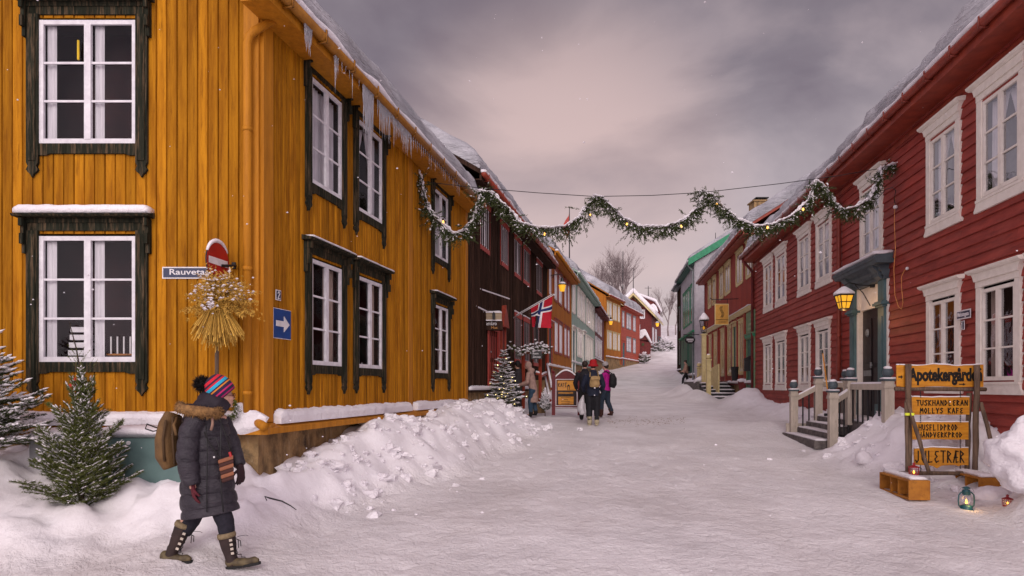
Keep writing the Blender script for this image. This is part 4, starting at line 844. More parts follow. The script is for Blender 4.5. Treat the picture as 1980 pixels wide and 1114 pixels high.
# chimney of the shop house
ch=T('chimney','grey stone chimney with an iron cap on the snowy roof of the red shop house','chimney',tuple(P(1471,420,28.5))) if 0 else None
g=G(); c=P(1471,405,31); g.box(WF,c.x-.42,c.x+.42,-c.y-.35,-c.y+.35,c.z-1.6,c.z+.28); g.box(WF,c.x-.48,c.x+.48,-c.y-.4,-c.y+.4,c.z+.281,c.z+.34); ch=build('chimney',g,M['stone'],hsb); g=G(); g.box(WF,c.x-.3,c.x+.28,-c.y-.25,-c.y+.25,c.z+.46,c.z+.5); g.box(WF,c.x-.2,c.x-.16,-c.y-.05,-c.y+.05,c.z+.34,c.z+.46); g.box(WF,c.x+.16,c.x+.2,-c.y-.05,-c.y+.05,c.z+.34,c.z+.46); build('chimney_cap',g,M['blackp'],ch)
# green and grey house
u0,u1=UR(1344.2),UR(1318)
wc=[(min(a,b),max(a,b),c,d,o) for a,b,c,d,o in wpx(FR,[(1336.5,1341.5),(1330,1334.3),(1326,1329.2),(1322,1325.3)],5.9,8.2,pane='pane')+wpx(FR,[(1334,1341.5),(1326.5,1331.5),(1321,1325)],2.6,4.9,pane='panel_lit')]
hg=rowhouse('green_grey_house','tall lilac grey house with bright green window frames and gable edge','x' and FR,u0,u1,2.4,9.55,'greyw','flat',wc,seed=60,casem='green',sashm='green',deck='dgreen',gut='galv',hw=4.4,sl=.6,th=.4,trim='greyw')
g=G(); ze=9.55; zr=ze+(.42+4.4)*.6
g.loops(*[[FR.p(uu,a,b) for a,b in ((.45,ze-.25),(.45,ze+.18),(-4.4,zr+.16),(-4.4,zr-.3))] for uu in (u0-.25,u0-.13)]); build('bargeboard',g,M['green'],hg)
g=G(); g.box(FR,u0+.05,u1-.05,.015,.05,2.4,5.1); build('shop_front',g,M['dgreen'],hg); g=G(); g.prof(FR,[(.05,5.1),(.2,5.1),(.22,5.2),(.05,5.25)],u0,u1); build('cornice',g,M['green'],hg)
g=G(); u=u0+.25; g.tube([FR.p(u,.45,9.5),FR.p(u,.4,9.35),FR.p(u,.1,9.0),FR.p(u,.1,2.0)],.06,8); build('downspout',g,M['galv'],hg)
door(hg,FR,UR(1333),UR(1331),2.3,4.6,'dgreen','dgreen',cw=.08)
u0,u1=UR(1317.8),UR(1310.5)
hk=rowhouse('dark_timber_house','dark narrow timber house behind the green and grey house','x' and FR,u0,u1,2.9,9.3,'brown','b',[(u0+.5,u0+1.3,6,7.6),(u0+.5,u0+1.3,3.4,5)],seed=66,casem='dgreen',deck='tealdk',gut='galv',hw=4,sl=.6,th=.45,pitch=.25)
# shop steps, newel lamp and posts
ss=T('shop_steps','five snow covered dark steps leading up along the red shop house','steps',(9.1,29.3,1.2))
for i in range(5):
    z=1.16+i*.15; y=29.0+i*.38; x0,x1=P(1371+i*.7,0,29.2).x,P(1432-i*1.5,0,29.2).x
    g=G(); g.box(Ffront(y),x0,x1,-.42,0,z-.12,z); g.box(Ffront(y),x0+.05,x1-.05,-.4,-.05,z-.5,z-.12); s=build('step',g,M['metal'],ss); g=G(); ledgesnow(g,Ffront(y),x0,x1,-.4,.0,z+.001,.045,.1,i,.4); build('step_snow',g,M['snow'],s,smooth=True)
g=G(); f_=Ffront(31); g.box(f_,8.45,9.9,-2.6,-.05,1.2,1.78); g.box(f_,8.45,9.95,-2.6,-.0,1.78,1.84); lp=build('landing',g,M['stone2'],ss); g=G(); g.ball((9.0,31.6,1.85),(.6,.7,.28),12,7,.3); build('landing_snow',g,M['snow'],lp,smooth=True)
def newel(px,y0,y1,Y,w=.085):
    a=P(px,y1,Y); b=P(px,y0,Y); g=G(); f=Ffront(Y); g.box(f,a.x-w,a.x+w,-w,w,a.z-.2,b.z); g.box(f,a.x-w-.03,a.x+w+.03,-w-.03,w+.03,b.z,b.z+.05); g.box(f,a.x-w-.03,a.x+w+.03,-w-.03,w+.03,b.z-.42,b.z-.36); g.ball((a.x,Y,b.z+.16),.11,12,8)
    p=build('newel',g,M['ycream'],ss,bevel=.005); g=G(); g.ball((a.x,Y,b.z+.245),(.08,.08,.04),8,5); build('newel_snow',g,M['snow'],p,smooth=True)
newel(1370,697,760,29.2); newel(1352,712,742,32.5)
g=G(); A=P(1353,722,32.4); B=P(1364,700,29.3)
g.poly(Fr((A.x,A.y),(0.0,-1),(-1,0)),[(0,A.z-.85),(3,A.z-1.0),(3,A.z+.35),(1.5,A.z+.12),(0,A.z)],-.03,.03); build('side_panel',g,M['ycream'],ss)
lpst=T('lamp_post','pale yellow post carrying a snow capped black lantern at the shop steps','lamp post',tuple(P(1361,742,30.8)))
a=P(1361,742,30.8); b=P(1361,648,30.8); g=G(); f=Ffront(30.8); g.box(f,a.x-.09,a.x+.09,-.09,.09,a.z-.3,b.z); g.box(f,a.x-.13,a.x+.13,-.13,.13,b.z,b.z+.05); build('post',g,M['ycream'],lpst,bevel=.01)
lantern(lpst,P(1361,643,30.8),.42,.75,n=6,gl='panel_lit',ang=.3); g=G(); g.ball(P(1361,634,30.8),(.05,.05,.09),8,6)
g.lathe(P(1361,612,30.8),[(.05,0),(.06,.05),(.02,.12)],8); build('bulb',g,M['lampg'],lpst)
ll=[c_ for c_ in lpst.children if c_.name.startswith('glass')][0]; ll.data.materials[0]=M['glass']
tb=T('planter_tub','brown wooden tub heaped with snow at the foot of the shop steps','tub',tuple(P(1441,757,27.5)))
g=G(); g.lathe(P(1441,757,27.5),[(.22,0),(.3,.45),(.3,.47)],12); build('tub',g,M['maroon'],tb); g=G(); g.ball(P(1441,736,27.5),(.34,.34,.1),12,6,.2); build('tub_snow',g,M['snow'],tb,smooth=True)
g=G(); g.box(FR,UR(1454.5)-.1,UR(1454.5)+.1,.1,.3,2.2,2.65); g.prof(FR,[(.08,2.66),(.34,2.66),(.08,2.8)],UR(1454.5)-.12,UR(1454.5)+.12); one('mailbox','black mailbox mounted on the green end door of the shop house','mailbox',g,M['blackp'])
g=G(); g.lathe(FR.p(UR(1438),.35,1.85),[(.12,0),(.16,.55),(.17,.57)],10); one('dark_bucket','black bucket standing on the shop landing beside the green door','bucket',g,M['blackp'])
# hanging shop signs
hs_=T('hanging_sign','orange yellow hanging shop sign with a triple wavy line emblem','shop sign',tuple(P(1395,628,28.6)))
Y=28.6; a=P(1382,628.5,Y); b=P(1409,587.5,Y); f=Ffront(Y); g=G(); g.box(f,a.x,b.x,-.02,.02,a.z,b.z); build('frame',g,M['ycream'],hs_); g=G(); g.box(f,a.x+.03,b.x-.03,.02,.026,a.z+.03,b.z-.03); bd=build('board',g,mat('amber_sign_face',(.62,.33,.07),.5),hs_)
w_=b.x-a.x; h_=b.z-a.z
for k in range(3):
    pts=[(.42,.88),(.36,.80),(.36,.72),(.44,.62),(.50,.55),(.50,.47),(.44,.39),(.40,.36)]
    g=G(); g.tube([(a.x+w_*(x+.07*k),Y-.03,a.z+h_*z) for x,z in pts],.010,5); build('emblem',g,M['ink'],bd)
g=G()
for zz,x0,x1 in ((.245,.08,.95),(.14,.27,.78)):
    x=x0
    while x<x1: g.box(f,a.x+w_*x,a.x+w_*(x+.028),.026,.03,a.z+h_*(zz-.02),a.z+h_*(zz+.02)); x+=.045
build('lettering',g,M['ink'],bd)
g=G(); g.tube([FR.p(28.9*1.01,.0,b.z+.25),(b.x+.1,Y,b.z+.2),(a.x-.12,Y,b.z+.18),(a.x-.2,Y,b.z+.26)],.018,6); g.tube([(a.x+.05,Y,b.z),(a.x+.05,Y,b.z+.19)],.01,5); g.tube([(b.x-.05,Y,b.z),(b.x-.05,Y,b.z+.2)],.01,5); build('bracket',g,M['metal'],hs_)
os_=T('oval_sign','black oval hanging sign on a bracket at the green and grey house','shop sign',tuple(P(1334,665,43)))
Y=43; a=P(1324,665,Y); b=P(1344,650,Y); f=Ffront(Y); n=20; g=G(); g.poly(f,[((a.x+b.x)/2+(b.x-a.x)/2*math.cos(2*PI*i/n),(a.z+b.z)/2+(b.z-a.z)/2*math.sin(2*PI*i/n)) for i in range(n)],-.03,.03); bd=build('board',g,M['blackp'],os_)
g=G()
for zz,x0,x1,h2 in ((.55,.18,.82,.12),(.3,.3,.7,.06)):
    x=x0
    while x<x1: g.box(f,a.x+(b.x-a.x)*x,a.x+(b.x-a.x)*(x+.05),.03,.036,a.z+(b.z-a.z)*(zz-h2),a.z+(b.z-a.z)*(zz+h2)); x+=.075
build('lettering',g,M['wenam'],bd); g=G(); g.tube([(a.x-.08,Y,b.z+.1),(b.x+.25,Y,b.z+.1)],.03,6); g.tube([(a.x-.06,Y,b.z+.1),(a.x-.06,Y,a.z-.3)],.015,5); build('bracket',g,M['metal'],os_)
# ------------------------------------------------------------ sign rack with lanterns
Y0=9.3; kk=Y0/1320; fS=Ffront(Y0)
sx=lambda px:(px-990)*kk; sz=lambda y:1.6+(748-y)*kk
rk=T('sign_rack','rough pole rack holding the hanging wooden direction boards','sign stand',(sx(1820),Y0,sz(915)))
def pole(par,a,b,r,jit=.012,nm='pole',m='peeled',n=7):
    a=Vector(a);b=Vector(b); pts=[a+(b-a)*t/n+Vector((mn.noise(a*3+Vector((t*.6,0,0))),mn.noise(a*5+Vector((t*.6,2,0))),0))*jit for t in range(n+1)]
    g=G(); g.tube(pts,[r*(1+.12*mn.noise(Vector((t*1.1,a.x*9,0)))) for t in range(n+1)],9); return build(nm,g,M[m],par,smooth=True)
pole(rk,(sx(1753),Y0-.05,sz(917)),(sx(1752),Y0-.05,sz(704)),.038); pole(rk,(sx(1881),Y0-.05,sz(917)),(sx(1884),Y0-.05,sz(706)),.036); pole(rk,(sx(1875),Y0+.05,sz(910)),(sx(1878),Y0+.05,sz(760)),.032)
pole(rk,(sx(1733),Y0+.02,sz(752)),(sx(1907),Y0+.02,sz(753)),.028); pole(rk,(sx(1731),Y0-.1,sz(913)),(sx(1898),Y0-.08,sz(914)),.028)
pole(rk,(sx(1733),Y0-.25,sz(908)),(sx(1744),Y0-.1,sz(775)),.024); pole(rk,(sx(1769),Y0-.32,sz(912)),(sx(1744),Y0-.12,sz(772)),.026); pole(rk,(sx(1905),Y0-.3,sz(926)),(sx(1889),Y0-.08,sz(778)),.026)
for k,(x,y) in enumerate(((1741,800),(1750,800))): g=G(); g.tube([(sx(x),Y0-.16,sz(y+2.4)),(sx(x),Y0-.16,sz(y-2.4))],.030,10); build('reflector_band',g,mat('reflective_yellow',(.75,.85,.05),.4),rk)
def board(px0,px1,y0,y1,lab,seed,q=.0,amp=.012,knots=0):
    o=T('direction_board',lab,'sign board',(sx((px0+px1)/2),Y0-q,sz(y1))); n=26; top=[];bot=[]
    for i in range(n+1):
        x=sx(px0+(px1-px0)*i/n); top.append((x,sz(y0)+amp*mn.noise(Vector((x*3.2,seed,0)))+amp*.5*mn.noise(Vector((x*9,seed,0))))); bot.append((x,sz(y1)+amp*mn.noise(Vector((x*3.2,seed,5)))+(-knots*math.exp(-((i-n*.42)/1.3)**2)-knots*.6*math.exp(-((i-n*.82)/1.0)**2))))
    g=G(); g.poly(fS,top+bot[::-1],q-.022,q); build('board',g,M['board'],o,bevel=.004)
    g=G()
    for i in range(n): 
        (xa,za),(xb,zb_)=top[i],top[i+1]; k=.014+.012*mn.noise(Vector((xa*4,seed,8))); k2=.014+.012*mn.noise(Vector((xb*4,seed,8)))
        A=[fS.p(xa,q-.024,za),fS.p(xa,q+.004,za),fS.p(xa,q-.002,za+k),fS.p(xa,q-.018,za+k)]; B=[fS.p(xb,q-.024,zb_),fS.p(xb,q+.004,zb_),fS.p(xb,q-.002,zb_+k2),fS.p(xb,q-.018,zb_+k2)]; g.loops(A,B,cap=i in(0,n-1))
    build('board_snow',g,M['snow'],o,smooth=True); return o
o=board(1734,1902,706,748,'widest top board with black blackletter writing and arrows',1,q=.0,amp=.02)
text('lettering','Apotekergården',o,M['ink'],(sx(1757),Y0-.002,sz(745)),(1,0,0),(0,0,1),sx(1899)-sx(1757),sz(711)-sz(745),bold=.045,shear=0)
def arrow(g,f,x0,x1,zc,h,q,t=.005,hd=.4):
    m=x1-(x1-x0)*hd; g.poly(f,[(x0,zc-h*.18),(m,zc-h*.18),(m,zc-h/2),(x1,zc),(m,zc+h/2),(m,zc+h*.18),(x0,zc+h*.18)],q,q+t)
g=G(); arrow(g,fS,sx(1737),sx(1745.5),sz(729),.05,.0); arrow(g,fS,sx(1889),sx(1898),sz(714),.045,.0); arrow(g,fS,sx(1854),sx(1867),sz(743),.035,.0); build('arrow',g,M['ink'],o)
o=board(1763.5,1875,768,802,'second board with the words about antiques and a cafe',2,amp=.008)
g=G(); strokes(g,'TUSKHANDLERAN',(sx(1772),Y0-.001,sz(784)),(1,0,0),(0,0,1),sx(1873)-sx(1772),sz(774)-sz(784),.013); strokes(g,'MOLLYS KAFE',(sx(1779),Y0-.001,sz(799)),(1,0,0),(0,0,1),sx(1864)-sx(1779),sz(789)-sz(799),.013); build('lettering',g,M['ink'],o)
o=board(1762,1873,816,850,'third board naming craft goods in two black lines',3,amp=.008)
g=G(); strokes(g,'HUSFLIDPROD',(sx(1776.5),Y0-.001,sz(832)),(1,0,0),(0,0,1),sx(1853)-sx(1776.5),sz(821)-sz(832),.012); strokes(g,'HÅNDVERKPROD',(sx(1776.5),Y0-.001,sz(845.5)),(1,0,0),(0,0,1),sx(1862)-sx(1776.5),sz(836)-sz(845.5),.012); build('lettering',g,M['ink'],o)
o=board(1768,1873,866,900,'lowest board with the big word for Christmas trees and a wavy edge',4,amp=.014,knots=.035)
g=G(); strokes(g,'JULETRÆR',(sx(1770),Y0-.001,sz(894)),(1,0,0),(0,0,1),sx(1868)-sx(1770),sz(872)-sz(894),.017); build('lettering',g,M['ink'],o)
for px in (1780,1857):
    for ya,yb in ((755,768),(802,817),(849,866),(900,913)):
        g=G(); n=4
        for i in range(n): z=sz(ya+(yb-ya)*(i+.5)/n); g.tube([(sx(px)+.006*math.cos(t*PI/4),Y0+.008*(i%2)*math.sin(t*PI/4),z+.018*math.sin(t*PI/4)) for t in range(9)],.0028,5,cap=False)
        build('chain',g,M['metal'],rk)
# orange pallet crates
def crate(name,lab,c,dirv,L_,w,h):
    o=T(name,lab,'crate',c); f=Fr((c[0],c[1]),dirv,(dirv[1],-dirv[0])); z=c[2]; t=.02
    g=G(); g.box(f,0,t,0,w,z,z+h); build('end_panel',g,M['crate'],o,bevel=.003); g=G(); g.box(f,L_-t,L_,0,w,z,z+h); build('end_panel',g,M['crate'],o)
    for u in (L_*.36,L_*.62): g=G(); g.box(f,u,u+t,.01,w-.01,z+.03,z+h-.02); build('divider',g,M['crate'],o)
    g=G(); g.box(f,t,L_-t,.0,.03,z,z+.03); g.box(f,t,L_-t,w-.03,w,z,z+.03); g.box(f,t,L_-t,w*.45,w*.55,z,z+.02); build('bottom_slat',g,M['crate'],o)
    g=G(); g.box(f,t,L_-t,.0,.07,z+h-.02,z+h); g.box(f,t,L_-t,.09,w,z+h-.02,z+h-.002); build('top_slat',g,M['crate'],o)
    g=G(); ledgesnow(g,f,.05,L_,.05,w-.01,z+h,.035,.06,w*9,.6); build('crate_snow',g,M['snow'],o,smooth=True); return f
crate('pallet_crate','orange wooden pallet crate with a snowy top left of the sign rack',tuple(P(1757,967,8.65)),(.10,.99),.85,.26,.25)
crate('pallet_crate','orange wooden pallet crate half sunk in snow right of the sign rack',tuple(P(1893,957,8.75)),(.10,.99),.9,.27,.22)
# lanterns standing in the snow
def barn(c,h,m,lab,nm='storm_lantern',cage=False):
    o=T(nm,lab,'lantern',tuple(c)); c=Vector(c); k=h
    if not cage:
        g=G(); g.lathe(c,[(.24*k,0),(.26*k,.02*k),(.25*k,.06*k),(.2*k,.12*k),(.21*k,.2*k),(.12*k,.24*k)],16); build('tank',g,M[m],o,smooth=True); g=G(); g.lathe(c+Vector((0,0,.62*k)),[(.13*k,0),(.15*k,.03*k),(.13*k,.12*k),(.15*k,.13*k),(.13*k,.2*k),(.05*k,.23*k),(.14*k,.25*k),(.14*k,.27*k),(.04*k,.33*k)],16); build('hood',g,M[m],o,smooth=True)
        g=G()
        for s in (-1,1): g.tube([c+Vector((s*x*k,0,z*k)) for x,z in ((.2,.12),(.29,.22),(.31,.4),(.29,.62),(.2,.72),(.12,.74))],.028*k,8)
        build('side_tube',g,M[m],o,smooth=True); g=G(); g.lathe(c+Vector((0,0,.24*k)),[(.1*k,0),(.17*k,.12*k),(.17*k,.22*k),(.12*k,.36*k)],14); build('globe',g,M['glass'],o,smooth=True)
        g=G(); g.lathe(c+Vector((0,0,.28*k)),[(.02*k,0),(.045*k,.05*k),(.03*k,.1*k),(.004*k,.19*k)],10); build('flame',g,M['flame'],o,smooth=True)
        g=G(); g.tube([c+Vector((.3*k*math.cos(a),.0,.7*k+.25*k*math.sin(a))) for a in [PI*i/10 for i in range(11)]],.008*k,5); build('bail_handle',g,M['galv'],o); glow(o,c+Vector((0,-.13*1.6*k,.3*k)),.45,r=.03)
    else:
        g=G(); g.lathe(c,[(.34*k,0),(.36*k,.05*k),(.34*k,.09*k)],14); build('base',g,M[m],o); g=G(); g.lathe(c+Vector((0,0,.6*k)),[(.42*k,0),(.42*k,.05*k),(.14*k,.16*k),(.1*k,.2*k),(.1*k,.3*k),(.14*k,.31*k),(.03*k,.4*k)],14); build('hood',g,M[m],o)
        g=G()
        for i in range(8): a=PI*i/4; g.tube([c+Vector((.37*k*math.cos(a),.37*k*math.sin(a),.06*k)),c+Vector((.38*k*math.cos(a),.38*k*math.sin(a),.62*k))],.018*k,5)
        for z in (.25,.45): g.tube([c+Vector((.38*k*math.cos(a),.38*k*math.sin(a),z*k)) for a in [2*PI*i/16 for i in range(17)]],.014*k,5,cap=False)
        build('cage',g,M[m],o); g=G(); g.lathe(c+Vector((0,0,.08*k)),[(.3*k,0),(.3*k,.5*k)],12); build('globe',g,M['glass'],o); g=G(); g.lathe(c+Vector((0,0,.12*k)),[(.05*k,0),(.09*k,.08*k),(.01*k,.26*k)],8); build('flame',g,M['flame'],o,smooth=True)
    return o
M['tealp']=mat('teal_lantern_paint',(.01,.085,.10),.4,spec=.5); M['redl']=mat('red_lantern_paint',(.30,.012,.02),.4,spec=.5)
barn(P(1868.5,988,8.2),.31,'tealp','teal storm lantern with a burning flame standing in the snow before the sign rack')
barn(P(1948,979,8.0),.14,'redl','small red lantern standing in the snow at the far right','cage_lantern',True)
_rl=P(1767,928,8.95); _rl.z=.447; barn(_rl,.16,'redl','small red lantern standing on the left pallet crate','cage_lantern',True)
# snow boulders right of the rack
def boulder(px,py,Y,r,lab,seed):
    c=P(px,py,Y); g=G(); n,m=44,30; vs=[]; random.seed(seed)
    g.ball(c,r,n,m); g.v=[tuple(c+(Vector(v)-c)*(1+.42*mn.noise((Vector(v)-c)*2.6+Vector((seed,0,0)))+.22*mn.noise((Vector(v)-c)*6+Vector((seed,0,0)))+.10*mn.noise((Vector(v)-c)*15))) for v in g.v]
    return one('snow_boulder',lab,'snow lump',g,M['snow'],smooth=True)
boulder(1990,880,7.6,(.36,.34,.42),'largest round snow lump at the right edge',1); boulder(1858,838,9.9,(.42,.35,.26),'snow block lying behind the right pole of the rack',5); boulder(1925,850,9.9,(.42,.36,.28),'broad snow block between the rack and the largest lump',7); boulder(1912,955,8.5,(.2,.15,.09),'low snow lump between the teal and the right red lantern',9); boulder(1905,900,9.9,(.2,.2,.16),'small snow clod tucked behind the right crate',12)
boulder(1672,888,10.9,(.13,.13,.12),'round snow clod on the bank below the black door',13); boulder(1690,868,11.2,(.12,.1,.08),'flat snow clod on the bank beside the round clod',14)
# ------------------------------------------------------------ conifers
def conifer(nm,label,base,H,Rr,whorls,nl,w,perneedle,cat='tree',up=.35,snowden=.5,sbl=.012,mat_='needle',group=None,lights=0,top=.0,low=.05,tw=.05,seed=1,trunk=True,lean=0,droop=0,secs=9,jitl=0):
    random.seed(seed); rng=np.random.default_rng(seed); o=T(nm,label,cat,tuple(base),group); B=Vector(base)
    g=G(); g.tube([B-Vector((0,0,.25)),B+Vector((0,0,H*.5)),B+Vector((lean,0,H*.97))],[.02*H,.012*H,.003],8); build('trunk',g,M['bark'],o,smooth=True)
    A=[];E=[];stem=G()
    for i in range(whorls):
        t=low+(1-low)*(i/whorls)**.92; z=t*H*.95; L_=Rr*(1-t)**.75*random.uniform(.88,1.12)+.03*H*.3; nb=random.randint(6,8) if t<.8 else 5; a0=random.random()*6
        for k in range(nb):
            a=a0+2*PI*k/nb+random.uniform(-.3,.3); l=L_*random.uniform(.75-jitl,1.15+jitl); el=up*(1+1.6*t)+random.uniform(-.12,.12)
            p0=B+Vector((lean*t,0,z+random.uniform(-.02,.02)*H)); d=Vector((math.cos(a)*math.cos(el),math.sin(a)*math.cos(el),math.sin(el)))
            ns=max(3,int(secs*l/Rr)); side=Vector((-d.y,d.x,0)).normalized()
            pts=[p0+d*l*s/ns+Vector((0,0,-droop*l*(s/ns)**2)) for s in range(ns+1)]
            stem.tube(pts,[.006*H/1.6*(1-.7*s/ns) for s in range(ns+1)],4,cap=False)
            for s in range(ns): A.append(pts[s]); E.append(pts[s+1]+(pts[s+1]-pts[s])*.2)
            for s in range(1,ns):
                for sg in (-1,1):
                    m=l*.45*(1-s/ns*.65)*random.uniform(.6,1.1); dd=(d*.75+side*sg*random.uniform(.6,.9)+Vector((0,0,random.uniform(-.15,.25)))).normalized(); q0=pts[s]; q1=q0+dd*m
                    A.append(q0);E.append(q1)
                    if m>.10*Rr+.04:
                        for f_,sg2 in ((.4,1),(.55,-1),(.75,1)):
                            s2=Vector((-dd.y,dd.x,0))*sg2; e=(dd*.8+s2*.6+Vector((0,0,random.uniform(-.1,.2)))).normalized(); qq=q0+dd*m*f_; A.append(qq);E.append(qq+e*m*.45)
    A.append(B+Vector((lean*.97,0,H*.93)));E.append(B+Vector((lean,0,H)))
    build('branch_wood',stem,M['twig'],o,recalc=False)
    A=np.array(A);E=np.array(E); t=TR(); t.needles(A,E,perneedle,nl,w); buildT('crown',t,M[mat_],o)
    # snow lying on the upper side of twigs
    n=len(A); pick=rng.random(n)<snowden; a=A[pick];e=E[pick]; reps=3; f=rng.random((len(a),reps,1)); c=(a[:,None]+(e-a)[:,None]*f).reshape(-1,3); ax=np.repeat(e-a,reps,0); c[:,2]+=nl*.35
    t=TR(); t.blobs(c,sbl*(.5+rng.random(len(c))),ax,2.4); buildT('snow',t,M['snow'],o)
    if lights:
        idx=rng.choice(n,lights); c=A[idx]*.2+E[idx]*.8; t=TR(); t.blobs(c,np.full(len(c),.017)); ls=buildT('light_string',t,M['glow'],base=tuple(B)); tag(ls,'string of tiny warm lights wound round the snowy Christmas tree','light string')
    return o
b=P(157,952,6.75); b.z=gz(b.x,b.y)-.02; Ht=P(0,700,6.75).z-b.z
c1=conifer('small_spruce','green cut spruce with a red ribbon standing in the snow under the lower window',b,Ht,.55,15,.028,.0046,34,snowden=.55,sbl=.008,mat_='needle2',seed=5,up=.55,tw=.04,low=.02,secs=10,jitl=.2)
# long bare leader with ribbon
g=G(); t0=b+Vector((0,0,Ht*.9)); t1=P(134,622,6.75); g.tube([t0,(t0+t1)/2+Vector((.012,0,0)),t1],[.008,.006,.003],6); build('leader',g,M['twig'],c1)
t=TR(); aa=[np.array(t0)];ee=[np.array(t1)]
for k in range(13):
    a=k*2.4; p=t0+(t1-t0)*(-.1+.04*k); aa.append(np.array(p)); ee.append(np.array(p+Vector((math.cos(a)*.5,math.sin(a)*.5,.75)).normalized()*(.27-.012*k)))
t.needles(np.array(aa),np.array(ee),60,.014,.0035,.6); buildT('leader_needles',t,M['needle2'],c1)
g=G(); rp=P(143,745,6.7); g.hexa([rp+Vector(v) for v in ((-.02,0,-.06),(.02,0,-.07),(.025,.02,-.07),(-.015,.02,-.06),(-.004,0,.06),(.012,0,.08),(.012,.01,.08),(0,.01,.06))]); g.hexa([rp+Vector(v) for v in ((-.05,0,0),(0,0,-.05),(0,.01,-.05),(-.045,.01,0),(-.04,0,.02),(0,0,-.01),(0,.01,-.01),(-.04,.01,.02))]); one('red_ribbon','red ribbon tied near the top of the small green spruce','ribbon',g,mat('red_ribbon_cloth',(.7,.05,.04),.6))
b=P(-52,905,6.9); b.z=gz(b.x,b.y)-.05
conifer('snowy_spruce','spruce loaded with thick snow at the left edge of the picture',b,P(0,590,6.9).z-b.z,.84,17,.03,.006,30,snowden=.8,sbl=.016,seed=9,up=.22,low=.12)
b=P(974,800,18.5); b.z=.78
xt=conifer('christmas_tree','snow dusted Christmas tree with tiny lights before the brown house',b,P(0,668,18.5).z-b.z,.60,17,.035,.010,16,snowden=.62,sbl=.021,seed=13,up=.12,low=.02,lights=150)
b=P(1285,690,82); conifer('snowy_pine_bush','bushy snow laden young pine at the foot of the white hill',b,2.2,1.7,8,.18,.06,12,cat='bush',snowden=.8,sbl=.11,seed=21,up=.5,low=.02,secs=6)
b=P(1246,702,74); conifer('snow_covered_shrub','low dark shrub in the snow in front of the garden shed',b,1.0,.9,4,.14,.05,10,cat='bush',snowden=.6,sbl=.08,seed=22,up=.5,low=.02,secs=5)
b=P(1028,795,20.6); b.z=.85; conifer('white_shrub','frosted white shrub between the beige coated person and the cafe board',b+Vector((.42,.3,0)),.7,.32,6,.04,.012,14,cat='bush',snowden=.8,sbl=.025,seed=23,up=.7,low=.02)
b=P(1358,712,41); conifer('small_snowy_bush','small snow covered bush at the porch of the grey house',b,.9,.5,5,.08,.03,8,cat='bush',snowden=.9,sbl=.06,seed=24,up=.7,low=.02,secs=5) if 0 else None
# ------------------------------------------------------------ bare winter trees
def baretree(label,base,H,seed,spread=.5,levels=6,thick=.022):
    random.seed(seed); g=G(); fine=G(); o=T('bare_tree',label,'tree',tuple(base),'bare birch trees on the hill')
    def br(p,d,l,r,lv):
        q=p+d*l; m=p+d*l*.5+Vector((random.uniform(-1,1),random.uniform(-1,1),0))*l*.04
        (g if lv>2 else fine).tube([p,m,q],[r,r*.85,r*.65],4 if lv>2 else 3,cap=False)
        if lv==0: return
        for k in range(3 if lv>2 else 2):
            a=random.random()*2*PI; s=spread*random.uniform(.5,1.2); e=Vector((math.cos(a),math.sin(a),0)); dn=(d+e*s+Vector((0,0,.12))).normalized(); st=q if k else m+(q-m)*random.random()
            br(st,dn,l*random.uniform(.62,.85),r*.6,lv-1)
    br(Vector(base),Vector((0,0,1)),H*.27,H*thick,levels); build('trunk',g,M['twigp'],o,recalc=False); build('crown',fine,M['twigp'],o,recalc=False)
M['twigp']=mat('haze_pale_twigs',(.30,.25,.25),.9,(.14,.11,.11),scale=(2,2,2))  # twig colour lightened in place of distance haze
for px,py,Y,top,sd_,lb in ((1292,650,112,572,1,'bare birch standing alone right of the maroon house against the sky'),(1306,652,120,585,2,'second bare birch nearest the green and grey house'),(1275,640,118,592,8,'slim bare birch close behind the maroon gable house'),
    (1150,640,100,523,3,'bare tree farthest left behind the mint house roof'),(1172,640,104,530,4,'bare tree above the far ochre roof'),(1196,640,100,509,5,'tallest bare tree behind the far ochre and coral roofs'),(1212,640,108,520,6,'bare tree just left of the rear maroon house')):
    b=P(px,py,Y); baretree(lb,b,(py-top)*Y/1320*1.22,sd_,spread=.5,levels=7)
# poles and aerials
def mast(px,y0,y1,Y,r,nm,lab,m='metal',flag=False,cross=False):
    g=G(); a=P(px,y0,Y); b=P(px,y1,Y); g.tube([a,b],[r,r*.6],6)
    if not flag and not cross: return one(nm,lab,'pole',g,M[m])
    o=T(nm,lab,'pole',tuple(a)); build('pole',g,M[m],o)
    if flag:
        g=G(); vs=[];n=6
        for i in range(n+1): t=i/n; z=b.z-.3-t*1.5; vs+=[(b.x-.02,Y,z),(b.x-.05-.42*math.sin(t*PI*.9)*(1-.2*t),Y+.1*math.sin(t*5),z-.25)]
        g.add(vs,[(2*i,2*i+1,2*i+3,2*i+2) for i in range(n)]); build('pennant',g,M['rcase'],o)
    if cross:
        g=G(); g.tube([b+Vector((-.5,0,-.3)),b+Vector((.5,0,-.3))],.03,5); build('crossbar',g,M[m],o)
mast(1101,500,401,45,.045,'flagpole','tall flagpole with a limp red pennant above the mint house roof',flag=True); mast(1204.5,560,486,98,.09,'mast','tallest thin mast behind the bare trees'); mast(1224.5,566,519,97,.07,'mast','thin mast rising from the ridge of the rear maroon house'); mast(1253.5,580,553,96,.07,'aerial','short roof aerial with a crossbar on the rear maroon house',cross=True)
mast(1383.5,470,450,46,.03,'aerial','thin roof aerial above the green and grey house')
# fence rail on the hill
g=G()
for px in (1273,1277,1281,1285): a=P(px,669-(1285-px)*-.2,90); g.tube([a,a+Vector((0,0,1.2))],.06,5)
g.tube([P(1272,651,90),P(1286,657,90)],.06,5); g.tube([P(1272,658,90),P(1286,664,90)],.05,5); one('hill_railing','green grey railing on the white hill beside the maroon gable house','railing',g,M['teal'])
